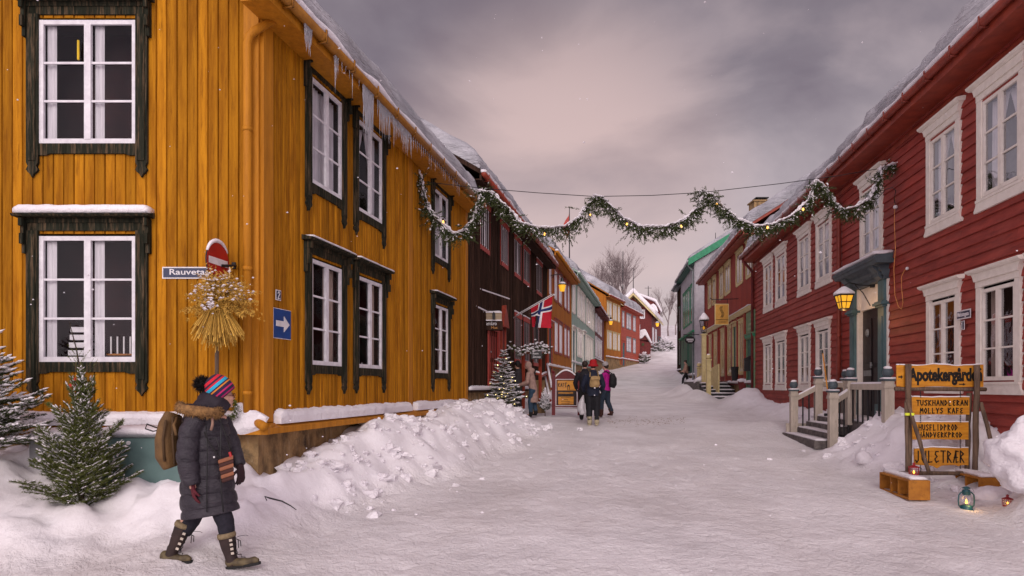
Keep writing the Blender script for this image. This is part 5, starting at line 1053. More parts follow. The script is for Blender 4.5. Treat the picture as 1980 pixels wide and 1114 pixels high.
# ------------------------------------------------------------ garland over the street
YG=13.0
gp=[(812,336),(817,365),(824,392),(838,420),(856,436),(876,455),(897,448),(914,428),(924,400),(930,372),(950,376),(967,392),(990,412),(1004,432),(1030,440),(1060,443),(1092,440),(1120,423),(1138,398),(1150,382),(1163,384),(1180,400),(1205,424),(1240,440),(1285,441),(1322,428),(1350,402),(1362,372),(1378,380),(1400,405),(1425,425),(1462,440),(1495,436),(1530,420),(1562,392),(1580,352),(1598,368),(1612,395),(1632,408),(1655,402),(1682,386),(1697,352),(1703,328),(1720,322),(1737,318)]
pts=[P(x,y,YG) for x,y in gp]; peaks=[0,9,19,27,35,44]
gar=T('street_garland','snowy spruce garland with warm bulbs swagged across the street between the two houses','garland',tuple(P(1265,440,YG)))
g=G(); wp=[(805,350),(930,364),(1040,373),(1150,380),(1260,378),(1362,372),(1440,363),(1510,355),(1620,340),(1735,320)]; g.tube([P(x,y,YG+.05) for x,y in wp],.007,5,cap=False); build('wire',g,M['blackp'],gar)
rng=np.random.default_rng(4)
for si in range(5):
    seg=pts[peaks[si]:peaks[si+1]+1]; d=[0]
    for a,b_ in zip(seg[:-1],seg[1:]): d.append(d[-1]+(b_-a).length)
    tot=d[-1]; n=int(tot/.03); A=[];E=[];S=[];SX=[]
    for i in range(n+1):
        s=tot*i/n; j=max(k for k in range(len(d)) if d[k]<=s+1e-9); j=min(j,len(seg)-2); f=(s-d[j])/max(1e-6,d[j+1]-d[j]); p=seg[j].lerp(seg[j+1],f); tg=(seg[j+1]-seg[j]).normalized()
        clump=1+1.5*mn.noise(Vector((s*3.6,si*7,0)))
        for k in range(4):
            dn=Vector((rng.normal()*.35,rng.normal()*.45,-abs(rng.normal())*.75-.12))+tg*rng.choice((-1,1))*.7; dn.normalize(); l=rng.uniform(.08,.27)*max(.45,clump); q=p+Vector((rng.normal()*.015,rng.normal()*.02,rng.normal()*.01)); A.append(q); E.append(q+dn*l)
            if l>.12:
                for f2 in (.4,.7): e=(dn+Vector((rng.normal(),rng.normal()*.6,-.2))*.55).normalized(); A.append(q+dn*l*f2);E.append(q+dn*l*f2+e*l*.5)
        for k in range(2): S.append(p+Vector((rng.normal()*.02,rng.normal()*.02,.028+.012*rng.random()))); SX.append(tg)
    A=np.array(A);E=np.array(E); t=TR(); t.needles(A,E,18,.038,.012,.6); sw=buildT('spruce_swag',t,M['needle'],gar)
    g=G(); g.tube(seg,.016,6); build('rope',g,M['twig'],sw)
    pick=rng.random(len(A))<.48; c=np.concatenate([np.array(S),A[pick]*.6+E[pick]*.4+np.array([0,0,.016])]); ax=np.concatenate([np.array(SX),E[pick]-A[pick]]); t=TR(); t.blobs(c,np.concatenate([.026*(.5+rng.random(len(S))),.013*(.5+rng.random(pick.sum()))]),ax,1.9); buildT('snow',t,M['snow'],sw)
for x,y in ((857,428),(1053,452),(1142,414),(1212,432),(1317,437),(1386,394),(1484,439),(1553,404)):
    g=G(); c=P(x,y,YG-.07); g.lathe(c,[(.004,-.036),(.016,-.024),(.02,-.01),(.012,.012),(.010,.018)],10); b_=build('bulb',g,M['bulb'],gar,smooth=True); g=G(); g.tube([c+Vector((0,0,.018)),c+Vector((0,.03,.06))],.013,7); build('socket',g,M['blackp'],b_)
# garland hanging at the tree and on the cafe porch
g=G(); rr=P(1000,690,20.3)
cp=T('cafe_porch','red timber porch frame with railings beside the brown house entrance','porch',tuple(P(1048,780,21.5)))
M['cafered']=M['rcase']
for px,Y,y0,y1 in ((1044.5,20.9,784,680),(1057,23.4,770,676),(1012,20.9,790,680)): a=P(px,y0,Y); b_=P(px,y1,Y); g=G(); g.tube([a,b_],.05,4); build('post',g,M['redtrim'],cp)
for A_,B_ in (((1012,682,20.9),(1045,682,20.9)),((1045,682,20.9),(1058,678,23.4)),((1045,728,20.9),(1057,722,23.4)),((1058,706,23.4),(1067,752,22)),((1054,730,23),(1064,775,21.6)),((1036,722,20.9),(1045,724,20.9))):
    g=G(); a=P(*A_); b_=P(*B_); g.tube([a,b_],.045,6); rl=build('rail',g,M['redtrim'],cp); g=G(); g.tube([a+Vector((0,0,.05)),b_+Vector((0,0,.05))],(.038),6); build('rail_snow',g,M['snow'],rl,smooth=True)
g=G(); g.box(Ffront(22),P(1030,0,22).x,P(1054,0,22).x,-.6,0,.7,P(0,735,22).z); build('stone_base',g,M['stone'],cp)
pg=T('porch_garland','short snowy spruce garland draped along the red porch rail','garland',tuple(P(1022,676,20.7)))
gp2=[(988,668),(998,676),(1006,684),(1014,674),(1022,677),(1034,674),(1042,670),(1050,671),(1057,675),(1059,683)]
A=[];E=[]
for a,b_ in zip(gp2[:-1],gp2[1:]):
    a=P(*a,20.6); b_=P(*b_,20.6)
    for k in range(26): q=a.lerp(b_,rng.random()); A.append(q);E.append(q+Vector((rng.normal()*.09,rng.normal()*.06,rng.normal()*.08-.03)))
A=np.array(A);E=np.array(E);t=TR();t.needles(A,E,12,.04,.012); buildT('spruce_swag',t,M['needle'],pg); t=TR(); t.blobs(E[::2]+np.array([0,0,.03]),np.full(len(E[::2]),.034),None,1.3); buildT('snow',t,M['snow'],pg)
# straw sheaf on a pole, no entry sign, street sign, numbers, arrow
def F7(px,py,Y=7.4): return P(px,py,Y)
sh=T('oat_sheaf','golden oat sheaf dusted with snow on a rough pole before the ochre house corner','sheaf',tuple(F7(420,900)))
pole(sh,F7(417,905,7.35),F7(421,600,7.35),.020,nm='pole')
A=[];E=[];tie=F7(421,582,7.3)
for k in range(900):
    a=rng.random()*2*PI; r=abs(rng.normal())*.6; r=min(r,1); d=Vector((math.cos(a)*r*.28,math.sin(a)*r*.18,-.42+.05*rng.normal()+.06*r)); A.append(tie+Vector((math.cos(a)*.05*r,math.sin(a)*.05*r,0)));E.append(tie+d)
t=TR(); A=np.array(A);E=np.array(E); n=len(A); dv=E-A; sdv=np.cross(dv,NR.normal(size=dv.shape)); sdv/=np.linalg.norm(sdv,axis=1,keepdims=True); w_=.0042; t.add(np.stack([A-sdv*w_*.6,A+sdv*w_*.6,E+sdv*w_],1)); t.add(np.stack([A-sdv*w_*.6,E+sdv*w_,E-sdv*w_],1)); buildT('straw_skirt',t,M['straw'],sh)
A=[];E=[]
for k in range(520):
    a=rng.random()*2*PI; r=rng.random()**.6; el=rng.uniform(-.35,1.45); l=rng.uniform(.2,.40)*(1 if rng.random()<.85 else 1.25); d=Vector((math.cos(a)*math.cos(el),math.sin(a)*math.cos(el)*.6,math.sin(el)))*l; A.append(tie+d*.1);E.append(tie+d+Vector((.03,0,-.10*r)))
A=np.array(A);E=np.array(E); dv=E-A; sdv=np.cross(dv,NR.normal(size=dv.shape)); sdv/=np.linalg.norm(sdv,axis=1,keepdims=True); t=TR(); t.add(np.stack([A-sdv*.002,A+sdv*.002,E],1)); mid=A+(E-A)*.45; t.needles(mid,E,20,.032,.010,.9,.6); buildT('oat_ears',t,M['straw'],sh)
pk=rng.random(len(E))<.75; c=(A[pk]*.2+E[pk]*.8); c=c[c[:,2]>tie.z-.02]; t=TR(); t.blobs(c+np.array([0,-.01,.012]),.014*(.4+rng.random(len(c))),None,1.3); c2=np.array([tie+Vector((-.02+rng.normal()*.03,-.12-.05*rng.random(),-.06+rng.normal()*.035)) for k in range(34)]); t.blobs(c2,.015*(.5+rng.random(34)),None,1.3); buildT('snow',t,M['snow'],sh)
ne=T('no_entry_sign','round red no entry sign with white bar and snow cap, seen at an angle','road sign',tuple(P(422,505,7.5)))
c=P(421.5,507,7.52); fn=Fr((c.x,c.y),(.50,.87),(.87,-.50)); rad=.225; n=36
fn=Fr((c.x,c.y),(.42,-.907),(-.907,-.42)) if 0 else Fr((c.x,c.y),(.46,.888),(-.888,.46)) if 0 else Fr((c.x,c.y),(.13,.99),(.99,-.13))
circ=lambda r:[(r*math.cos(2*PI*i/n),c.z+r*math.sin(2*PI*i/n)) for i in range(n)]
g=G(); g.poly(fn,circ(rad),-.012,.0); build('back_plate',g,M['blackp'],ne); g=G(); g.poly(fn,circ(rad-.006),.001,.004); fc=build('face',g,M['sred'],ne); g=G(); g.box(fn,-rad*.82,rad*.82,.0045,.007,c.z-.035,c.z+.04); build('bar',g,M['wenam'],fc)
g=G(); g.tube([fn.p(rad*1.02*math.cos(a),-.0,c.z+rad*1.03*math.sin(a)) for a in [R(35+i*11) for i in range(12)]],[(.012+.012*math.sin(PI*i/11)) for i in range(12)],8); build('sign_snow',g,M['snow'],ne,smooth=True)
g=G(); g.tube([c+Vector((.02,.05,-.03)),(P(456,514,7.75))],.015,8); g.box(FG,P(450,0,7.8).x,P(457,0,7.8).x,.02,.05,P(0,520,7.8).z,P(0,508,7.8).z); build('bracket',g,M['blackp'],ne)
xc=(P(315,0,7.8).x+P(446,0,7.8).x)/2; zc=P(0,528,7.8).z; o=plate('street_sign','long navy enamel street name sign on the ochre gable behind the sheaf','street sign',FG,xc,zc,P(446,0,7.8).x-P(315,0,7.8).x,.135,'navy','wenam',q=.03,bw=.014)
ftext('lettering','Rauvetagata',o,FG,xc+.005,zc-.0,.61,.085,.041,'wenam',1,bold=.012)
un=FL.ray(533); o=plate('house_number','small enamel number two plate on the ochre facade above the arrow sign','number plate',FL,un,FL.z(533,571),.115,.125,'navy','wenam',q=.03,bw=.012)
rgt=Vector((FL.d[0],FL.d[1],0)); g=G(); strokes(g,'2',FL.p(un,.044,FL.z(533,571)-.04)-rgt*.026,rgt,(0,0,1),.07,.08,.013); build('lettering',g,M['wenam'],o)
ua=(FL.ray(522)+FL.ray(558))/2; za=2.355; o=plate('arrow_sign','blue one way sign with a white arrow on the ochre facade','road sign',FL,ua,za,.40,.36,'blue','wenam',q=.03,bw=.008); g=G(); arrow(g,FL,ua-.15,ua+.15,za,.19,.043,hd=.42); build('arrow',g,M['wenam'],o)
# wreath at the corner
wr=T('wreath','small green wreath with white berries hanging low at the corner of the ochre house','wreath',tuple(P(447,790,7.6))); c=P(442,790,7.62); A=[];E=[]
for k in range(260): a=rng.random()*2*PI; p=c+Vector((.095*math.cos(a),-.03,.125*math.sin(a))); A.append(p);E.append(p+Vector((rng.normal()*.028,-abs(rng.normal())*.03,rng.normal()*.028)))
A=np.array(A);E=np.array(E); t=TR(); t.needles(A,E,14,.022,.006); buildT('spruce_ring',t,M['needle2'],wr); t=TR(); t.blobs(E[::4],np.full(len(E[::4]),.008)); buildT('berries',t,M['snow'],wr)
# utility cabinets at the gable
cab=T('utility_cabinet','light grey utility cabinet with an orange sticker behind the small spruce','cabinet',tuple(P(90,880,7.35))); y=7.30; g=G(); f=Ffront(y); x0,x1=P(56,0,y).x,P(170,0,y).x; z1=P(0,848,y).z; g.box(f,x0,x1,-.3,0,.2,z1); g.box(f,x0+.03,x1-.03,.0,.012,.3,z1-.05); build('body',g,mat('grey_cabinet',(.26,.27,.28),.55),cab,bevel=.006)
g=G(); g.box(f,x0-.01,x1+.01,-.32,.02,z1,z1+.03); lid=build('lid',g,M['galv'],cab,bevel=.006); g=G(); ledgesnow(g,f,x0,x1,-.3,.0,z1+.03,.05,.07,3,.5); build('lid_snow',g,M['snow'],lid,smooth=True)
g=G(); g.box(f,P(93,0,y).x,P(106,0,y).x,.0125,.016,P(0,876,y).z,P(0,867,y).z); stk=build('sticker',g,mat('orange_sticker',(.75,.35,.03),.5),cab); text('lettering','KF',stk,M['ink'],(P(94.5,0,y).x,y-.0175,P(0,875,y).z),(1,0,0),(0,0,1),.05,.04)
cab=T('green_container','long grey green metal container under the ledge behind the spruce','container',tuple(P(290,890,7.2))); y=7.22; f=Ffront(y); x0,x1=P(172,0,y).x,P(352,0,y).x; z1=P(0,846,y).z; g=G(); g.box(f,x0,x1,-.4,0,.1,z1); build('body',g,mat('grey_green_metal',(.13,.21,.20),.5,(.09,.15,.145),scale=(3,3,3)),cab,bevel=.01)
g=G(); g.box(f,x0-.01,x1+.02,-.42,.02,z1,z1+.025); lid=build('lid',g,M['galv'],cab,bevel=.005); g=G(); ledgesnow(g,f,x0,x1,-.4,.0,z1+.026,.07,.07,8,.5); build('lid_snow',g,M['snow'],lid,smooth=True); g=G(); g.lathe((0,0,0),[(.022,0),(.022,.01)],12); g.v=[(P(249,0,y).x+a,y-.002-c_,P(0,851,y).z-.03+b_) for a,b_,c_ in g.v]; build('lock',g,M['wenam'],cab)
g=G(); g.tube([P(x,yy,6.95) for x,yy in ((516,968),(512,960),(521,963),(545,969),(562,978),(573,986))],[.006,.008,.009,.008,.006,.004],7); o=one('black_hose','thin black hose end curving out of the snow bank near the walking woman','hose',g,M['blackp'],smooth=True)
# street lamps
def wall_lamp(px,py,Y,wpx_,wY,w,lab,s=1):
    o=T('street_lamp',lab,'street lamp',tuple(P(px,py,Y)),'warm lit lamps on brackets over the street'); c=P(px,py,Y); g=G(); g.lathe(c,[(.10*s,-.30*s),(.17*s,-.02*s),(.17*s,0)],10); build('glass',g,M['lampg'],o); g=G(); g.lathe(c,[(.21*s,0),(.20*s,.04*s),(.10*s,.10*s),(.06*s,.3*s),(.03*s,.34*s)],10); cp_=build('cap',g,M['blackp'],o); g=G(); g.lathe(c+Vector((0,0,.045*s)),[(.19*s,0),(.15*s,.06*s),(.08*s,.1*s)],10); build('cap_snow',g,M['snow'],cp_,smooth=True)
    g=G(); b_=P(*wpx_,wY); t_=c+Vector((0,0,.34*s)); g.tube([t_,t_+Vector((-.02,0,.12*s)),t_+Vector((-.15*s,0,.16*s)),b_],.022*s,6); g.tube([t_+Vector((-.35*s,.1,.15*s)),b_+Vector((0,0,-.45*s))],.018*s,5); build('bracket',g,M['metal'],o)
wall_lamp(1087,551,30,(1056.5,534),29.3,.4,'lit yellow street lamp on an iron bracket at the corner of the brown house',.95)
wall_lamp(1181,621,56,(1164,612),56,.4,'lit yellow street lamp in front of the far ochre house',1.0); wall_lamp(1271,625,82,(1262,620),83.5,.4,'lit yellow street lamp on the gabled maroon house',1.3)
# cafe board
ab=T('cafe_board','arched dark red cafe sandwich board standing in the street with yellow menu','sandwich board',tuple(P(1095,800,20.4))); Y=20.4; f=Ffront(Y); q=lambda px,py:(P(px,py,Y).x,P(px,py,Y).z)
M['cmar']=mat('dark_red_sign_paint',(.13,.012,.016),.45)
g=G(); 
for a,b_ in ((1067,1073.5),(1117,1123)): x0,z0=q(a,803); x1,z1=q(b_,722); g.box(f,x0,x1,-.05,.03,z0,z1)
g.ball((q(1070,720)[0],Y,q(1070,720)[1]),.05,8,6); g.ball((q(1120,720)[0],Y,q(1120,720)[1]),.05,8,6)
arc=[q(1074+41.5*i/12,730-13*math.sin(PI*i/12)) for i in range(13)]
g.poly(f,[q(1074,790)]+arc+[q(1116.5,790)],-.03,.0); build('frame',g,M['cmar'],ab)
g=G(); 
for i in range(12):
    (xa,za),(xb,zb_)=arc[i],arc[i+1]; g.loops([f.p(xa,-.04,za),f.p(xa,.02,za),f.p(xa,.01,za+.05),f.p(xa,-.03,za+.05)],[f.p(xb,-.04,zb_),f.p(xb,.02,zb_),f.p(xb,.01,zb_+.05),f.p(xb,-.03,zb_+.05)],cap=i in(0,11))
build('board_snow',g,M['snow'],ab,smooth=True)
g=G()
for (a,b_,c_,d_) in ((1074.5,1116,733,734),(1074.5,1116,784,785),(1074.5,1075.5,734,784),(1115,1116,734,784),(1072,1118,788,789)): x0,z0=q(a,d_); x1,z1=q(b_,c_); g.box(f,x0,x1,.001,.012,z0,z1)
build('white_trim',g,M['wenam'],ab)
g=G(); x0,z0=q(1077,783); x1,z1=q(1114,735); g.box(f,x0,x1,.001,.008,z0,z1); mn_=build('menu_back',g,M['innerb'],ab)
g=G(); x0,z0=q(1078,755); x1,z1=q(1113.5,736); g.box(f,x0,x1,.009,.013,z0,z1); x0,z0=q(1079.5,782); x1,z1=q(1109,767); g.box(f,x0,x1,.009,.013,z0,z1); build('menu_panel',g,M['board'],ab)
g=G(); a=q(1079.5,748); strokes(g,'KAFÉ',(a[0],Y-.015,a[1]),(1,0,0),(0,0,1),.27,.105,.017); 
for px in (1097.5,1101): x0,z0=q(px-.5,754); x1,z1=q(px+.5,747); g.box(f,x0,x1,.0135,.017,z0,z1)
x0,z0=q(1099.3,743); g.poly(f,[(x0-.05,q(0,747)[1]),(x0+.05,q(0,747)[1]),(x0,z0)],.0135,.017); build('lettering',g,M['ink'],ab)
g=G()
for yy,xa,xb in ((769,1085,1103),(772.5,1090,1097),(776,1085,1101),(780,1086,1101)):
    x=xa
    while x<xb: x0,z0=q(x,yy+.6); x1,z1=q(x+1.1,yy-.6); g.box(f,x0,x1,.0135,.017,z0,z1); x+=1.7
build('lettering',g,M['ink'],ab); g=G(); x=1080
while x<1107: x0,z0=q(x,761.5); x1,z1=q(x+1.5,758); g.box(f,x0,x1,.009,.013,z0,z1); x+=2.4
build('lettering',g,M['board'],ab)
# porch sign boards
ps=T('house_sign','pale plank box sign over a dark board with white script above the red door','sign',tuple(P(950,640,18.3))); Y=18.1; f=Ffront(Y); q=lambda px,py:(P(px,py,Y).x,P(px,py,Y).z)
x0,z0=q(929,620.5); x1,z1=q(970,605); g=G(); g.box(f,x0,x1,-.4,0,z0,z1); build('plank_box',g,mat('pale_planks',(.42,.33,.22),.7,(.3,.23,.15),scale=(2,2,30)),ps); g=G(); ledgesnow(g,f,x0,x1,-.4,.02,z1,.05,.06,5,.4); g.box(f,x0,x1,.001,.02,z0-.0,z0+.03); build('sign_snow',g,M['snow'],ps)
x0,z0=q(932,638); x1,z1=q(972,621); g=G(); g.box(f,x0,x1,-.3,.0,z0,z1-.004); bd=build('board',g,M['brown'],ps)
text('lettering','Framkro',bd,M['wenam'],(q(934,0)[0],Y-.004,q(0,629)[1]),(1,0,0),(0,0,1),.36,.10); text('lettering','Hus',bd,M['board'],(q(950,0)[0],Y-.004,q(0,636)[1]),(1,0,0),(0,0,1),.16,.075)
g=G(); lx,lz=q(955,618); g.lathe((lx,Y-.1,lz),[(.05,0),(.06,.12),(.06,.13),(.005,.2)],4,PI/4); build('lantern',g,M['blackp'],ps)
rz=T('room_sign','small black hanging sign with white room lettering on the red porch','sign',tuple(P(1038,694,20.5))); Y=20.5; f=Ffront(Y); q=lambda px,py:(P(px,py,Y).x,P(px,py,Y).z); x0,z0=q(1027.5,694); x1,z1=q(1048,679.5); g=G(); g.box(f,x0,x1,-.02,.0,z0,z1); bd=build('board',g,M['blackp'],rz)
text('lettering','Room',bd,M['wenam'],(q(1030,0)[0],Y-.003,q(0,685.5)[1]),(1,0,0),(0,0,1),.17,.065); text('lettering','Zimmer',bd,M['wenam'],(q(1030,0)[0],Y-.003,q(0,692)[1]),(1,0,0),(0,0,1),.25,.06); g=G(); g.tube([(x0+.03,Y,z1),(x0+.03,Y,z1+.06)],.006,4); g.tube([(x1-.03,Y,z1),(x1-.03,Y,z1+.06)],.006,4); build('hook',g,M['metal'],rz)
# flag
fl=T('norwegian_flag','red flag with blue and white cross on a slanted pole at the brown house','flag',tuple(P(991,615,21.6)))
a=P(991,615.5,21.7); b_=P(1071,570,21.0); g=G(); g.tube([a,b_],[.016,.011],7); g.ball(b_,.03,8,6); build('pole',g,M['wenam'],fl,smooth=True)
g=G(); g.tube([a+(b_-a)*.1+Vector((0,0,.04)),b_+Vector((-.05,0,.02))],.011,6); build('pole_snow',g,M['snow'],fl)
NU,NV=44,32; W_=1.35; V_=.98
fa=a.lerp(b_,.45); fb=a.lerp(b_,.97); fdir=(fb-fa)
# hoist edge along the pole near the tip; the fly hangs down in folds
def fpt(u,v):   # u 0..1 along fly (hanging down), v 0..1 along hoist
    p=fb.lerp(fa,v); dz=Vector((-.10+.04*v,0,-1)).normalized()
    ln=1.02*(u)*(1.0-.42*v)
    fold=math.sin(v*6.5+u*2.2)*.09*u
    return p+dz*ln+Vector((.10*u*math.sin(v*8+.6),fold,.0))+Vector((.02*math.sin(v*9),0,0))*u
cols={'red':G(),'white':G(),'blue':G()}
for i in range(NU):
    for j in range(NV):
        u=(i+.5)/NU; v=(j+.5)/NV; x=u*22; y_=v*16
        c='blue' if (7<x<9 or 7<y_<9) else 'white' if (6<x<10 or 6<y_<10) else 'red'
        for c_ in ((c,'white') if c=='blue' else (c,)): cols[c_].add([fpt(i/NU,j/NV),fpt((i+1)/NU,j/NV),fpt((i+1)/NU,(j+1)/NV),fpt(i/NU,(j+1)/NV)],[(0,1,2,3)])
M['fr']=mat('flag_red_cloth',(.50,.012,.03),.8); M['fb']=mat('flag_blue_cloth',(.02,.03,.13),.8); M['fw']=mat('flag_white_cloth',(.75,.74,.76),.8)
cl=build('cloth',cols['red'],M['fr'],fl,recalc=False,smooth=True); build('white_cross',cols['white'],M['fw'],cl,recalc=False,smooth=True); bc=build('blue_cross',cols['blue'],M['fb'],cl,recalc=False,smooth=True)
so=bc.modifiers.new('thickness','SOLIDIFY'); so.thickness=.010; so.offset=0
for o_ in (cl,bc):
    bm=bmesh.new(); bm.from_mesh(o_.data); bmesh.ops.remove_doubles(bm,verts=bm.verts[:],dist=.0005); bm.to_mesh(o_.data); bm.free()
g=G(); a=P(1038,676,20.8); b_=P(1038,611,20.8); g.tube([a,b_],.03,8); o=T('porch_lamp_post','slim black post with a small snow topped arm rising from the red porch','post',tuple(a)); build('post',g,M['blackp'],o); g=G(); g.tube([b_+Vector((-.1,0,.0)),b_+Vector((0,0,.04)),b_+Vector((.1,0,0))],.022,7); build('post_snow',g,M['snow'],o,smooth=True)
g=G(); a=P(904,584,16.8); b_=P(943,603,17.9); g.tube([a,b_],.02,6); g.tube([P(921,556,17.4),P(985,578,19.5)],.018,6); build('wire_snow',g,M['snow'],hb)
# broken clods on the banks
g=G(); random.seed(77); cnt=0
while cnt<900:
    y=8.0+9.5*random.random()**1.3; 
    if random.random()<.68: x=-4.52+.209*y+abs(random.gauss(.9,.65))*(.6+y*.05)
    else: y=8.6+9*random.random(); x=5.5+.1417*y-abs(random.gauss(.8,.55))
    bk_=float(ground(np.array([x]),np.array([y]),'bank')[0])
    if bk_<.10 and random.random()<.93: continue
    r=.010+.085*random.random()**4; g.ball((x,y,gz(x,y)+r*.1),(r*random.uniform(.8,1.5),r*random.uniform(.8,1.3),r*random.uniform(.6,1.0)),7,5,.95); cnt+=1
o=one('snow_clods','loose broken clods of snow scattered over both ploughed banks','snow clods',g,M['snow']); o['kind']='stuff'
g=G(); random.seed(5)
for k in range(240):
    y=19.2+random.gauss(0,.7); x=(1175+150*random.random()-990)/1320*y; r=random.uniform(.005,.014); g.ball((x,y,gz(x,y)+r*.2),(r*1.6,r,r*.6),5,4,.5)
o=one('street_grit','brown grit and trampled straw strewn in a streak across the street','grit',g,mat('brown_grit',(.30,.21,.15),.9)); o['kind']='stuff'
# falling snow
t=TR(); n=330; yy=2.2+13*rng.random(n)**1.2; xx=(rng.random(n)*1.56-.78)*yy; zz=1.6+(rng.random(n)*.85-.27)*yy; pts_=np.stack([xx,yy,zz],1); keep=pts_[:,2]>ground(xx,yy,False)+.1; pts_=pts_[keep]; t.blobs(pts_,.0035+.003*rng.random(len(pts_))); o=buildT('falling_snowflakes',t,M['snow'],base=(0,6,1)); o['kind']='stuff'; o['label']='tiny snowflakes drifting through the air'; o['category']='snowflakes'
# ------------------------------------------------------------ people
M['skin']=mat('skin',(.55,.32,.24),.55,(.48,.26,.2),scale=(9,9,9)); M['hairb']=mat('dark_brown_hair',(.03,.018,.013),.6)
def blend(name,g,vox,m,parent,sm_=2,disp=None):
    o=build(name,g,m,parent,smooth=True); r=o.modifiers.new('union','REMESH'); r.mode='VOXEL'; r.voxel_size=vox; r.use_smooth_shade=True
    if sm_: s=o.modifiers.new('soften','SMOOTH'); s.iterations=sm_; s.factor=.5
    return o
def hand(g,wr,dirv,palmn,s=1,curl=.5,thumb=None):
    d=Vector(dirv).normalized(); n=Vector(palmn).normalized(); sd=d.cross(n).normalized(); n=sd.cross(d)
    wr=Vector(wr); g.tube([wr-d*.03*s,wr+d*.03*s,wr+d*.075*s],[(.028*s,.020*s),(.040*s,.018*s),(.038*s,.014*s)],8,hint=tuple(n))
    for i,l in enumerate((.062,.072,.068,.052)):
        a=wr+d*.07*s+sd*(-.030+.020*i)*s; p=[a]; v=d.copy(); 
        for k in range(3): v=(v*math.cos(curl*.6)+n*math.sin(curl*.6)).normalized(); p.append(p[-1]+v*l*s*(.42,.32,.26)[k]); 
        g.tube(p,[.0098*s,.0094*s,.0088*s,.0066*s],6)
    t=thumb or -1; a=wr+d*.02*s+sd*t*.034*s; p=[a,a+(d*.6+sd*t*.75+n*.2).normalized()*.032*s,a+(d*.85+sd*t*.45+n*.5).normalized()*.062*s]; g.tube(p,[.012*s,.011*s,.008*s],6)
YW=6.0; Wp=lambda px,py,dy=0:P(px,py,YW+dy) 
wo_=T('person','woman in long dark padded coat and striped bobble hat striding in tall laced boots','person',tuple(P(405,1098,YW)))
k_=YW/1320
g=G()
hc=Wp(429,765,.02); g.ball(hc,(.082,.09,.112),16,12)
fd_=Vector((.80,.60,-.02)).normalized(); sdv_=fd_.cross(Vector((0,0,1)))
g.ball(hc+fd_*.035+Vector((0,0,-.055)),(.055,.055,.055),12,9)                 # jaw
g.tube([hc+fd_*.080+Vector((0,0,.010)),hc+fd_*.104+Vector((0,0,-.022)),hc+fd_*.085+Vector((0,0,-.033))],[.008,.014,.011],8)   # nose
g.ball(hc+fd_*.082+Vector((0,0,-.056)),(.020,.020,.009),8,6); g.ball(hc+fd_*.072+Vector((0,0,-.09)),(.022,.022,.016),8,6)   # lips, chin
for s in (-1,1): g.ball(hc+fd_*.062+sdv_*s*.032+Vector((0,0,-.02)),(.03,.03,.03),8,6); g.ball(hc+sdv_*s*.078-fd_*.005+Vector((0,0,-.01)),(.014,.014,.03),8,6)
g.tube([hc+Vector((-.01,0,-.06)),Wp(410,800)],[.052,.06],10)
g.tube([Wp(405,800),Wp(400,840),Wp(400,900),Wp(402,950)],[(.15,.11),(.17,.12),(.15,.11),(.16,.12)],12,hint=(0,-1,0))
for pts_,rr in (([Wp(376,815,-.16),Wp(364,878,-.2),Wp(373,945,-.2)],[.05,.042,.028]),([Wp(430,818,.16),Wp(448,862,.2),Wp(461,905,.16)],[.05,.042,.028])): g.tube(pts_,rr,10)
for a,b_,c_,d_,e_ in ((Wp(398,950,.07),Wp(358,1012,.08),Wp(336,1064,.05),Wp(332,1082,.05),Wp(352,1084,.03)),(Wp(408,950,-.07),Wp(438,1025,-.06),Wp(446,1074,-.06),Wp(452,1089,-.06),Wp(480,1090,-.08))): g.tube([a,b_,c_],[.085,.05,.032],10); g.tube([c_,d_,e_],[.032,.03,.022],8)
body=blend('body',g,.009,M['skin'],wo_,1)
# eyes and glasses
g=G()
for s in (-1,1): g.ball(hc+fd_*.077+sdv_*s*.03+Vector((0,0,.0)),(.012,.012,.008),8,6)
build('eye',g,M['wenam'],body) if 0 else None
for s in (-1,1):
    g=G(); g.ball(hc+fd_*.079+sdv_*s*.031+Vector((0,0,.002)),(.011,.011,.008),8,6); build('eye',g,M['ink'],wo_,smooth=True)
g=G(); gc=hc+fd_*.098+Vector((0,0,.003))
for s in (-1,1):
    cc=gc+sdv_*s*.032; g.tube([cc+sdv_*.026*math.cos(a)+Vector((0,0,.02*math.sin(a))) for a in [2*PI*i/14 for i in range(15)]],.0028,5,cap=False); g.tube([cc+sdv_*s*.026,hc+sdv_*s*.085+Vector((0,0,.005))],.0025,5)
g.tube([gc-sdv_*.006,gc+sdv_*.006],.0025,5); build('glasses',g,mat('red_brown_glasses',(.12,.02,.015),.3),wo_)
# trousers
M['trous']=mat('dark_jeans',(.022,.020,.030),.9,(.012,.012,.018),scale=(30,30,30),bump=.002); M['down']=mat('grey_plum_down_coat',(.036,.030,.040),.5,(.020,.017,.024),scale=(7,7,7),bump=.022,bscale=(11,11,26),spec=.35)
def limb(g,pts,rr,n=14,wr=0,seed=0,hint=(0,-1,0)):
    P_=[];Q_=[]; m=len(pts)-1; K=7
    for i in range(m):
        for j in range(K):
            t=j/K; P_.append(Vector(pts[i]).lerp(Vector(pts[i+1]),t)); a=rr[i] if isinstance(rr[i],tuple) else (rr[i],)*2; b=rr[i+1] if isinstance(rr[i+1],tuple) else (rr[i+1],)*2; w_=1+wr*math.sin((i*K+j)*1.9+seed)+wr*.6*mn.noise(Vector((i*K+j,seed,0))); Q_.append(((a[0]*(1-t)+b[0]*t)*w_,(a[1]*(1-t)+b[1]*t)*w_))
    P_.append(Vector(pts[-1])); Q_.append(rr[-1] if isinstance(rr[-1],tuple) else (rr[-1],)*2); g.tube(P_,Q_,n,hint=hint)
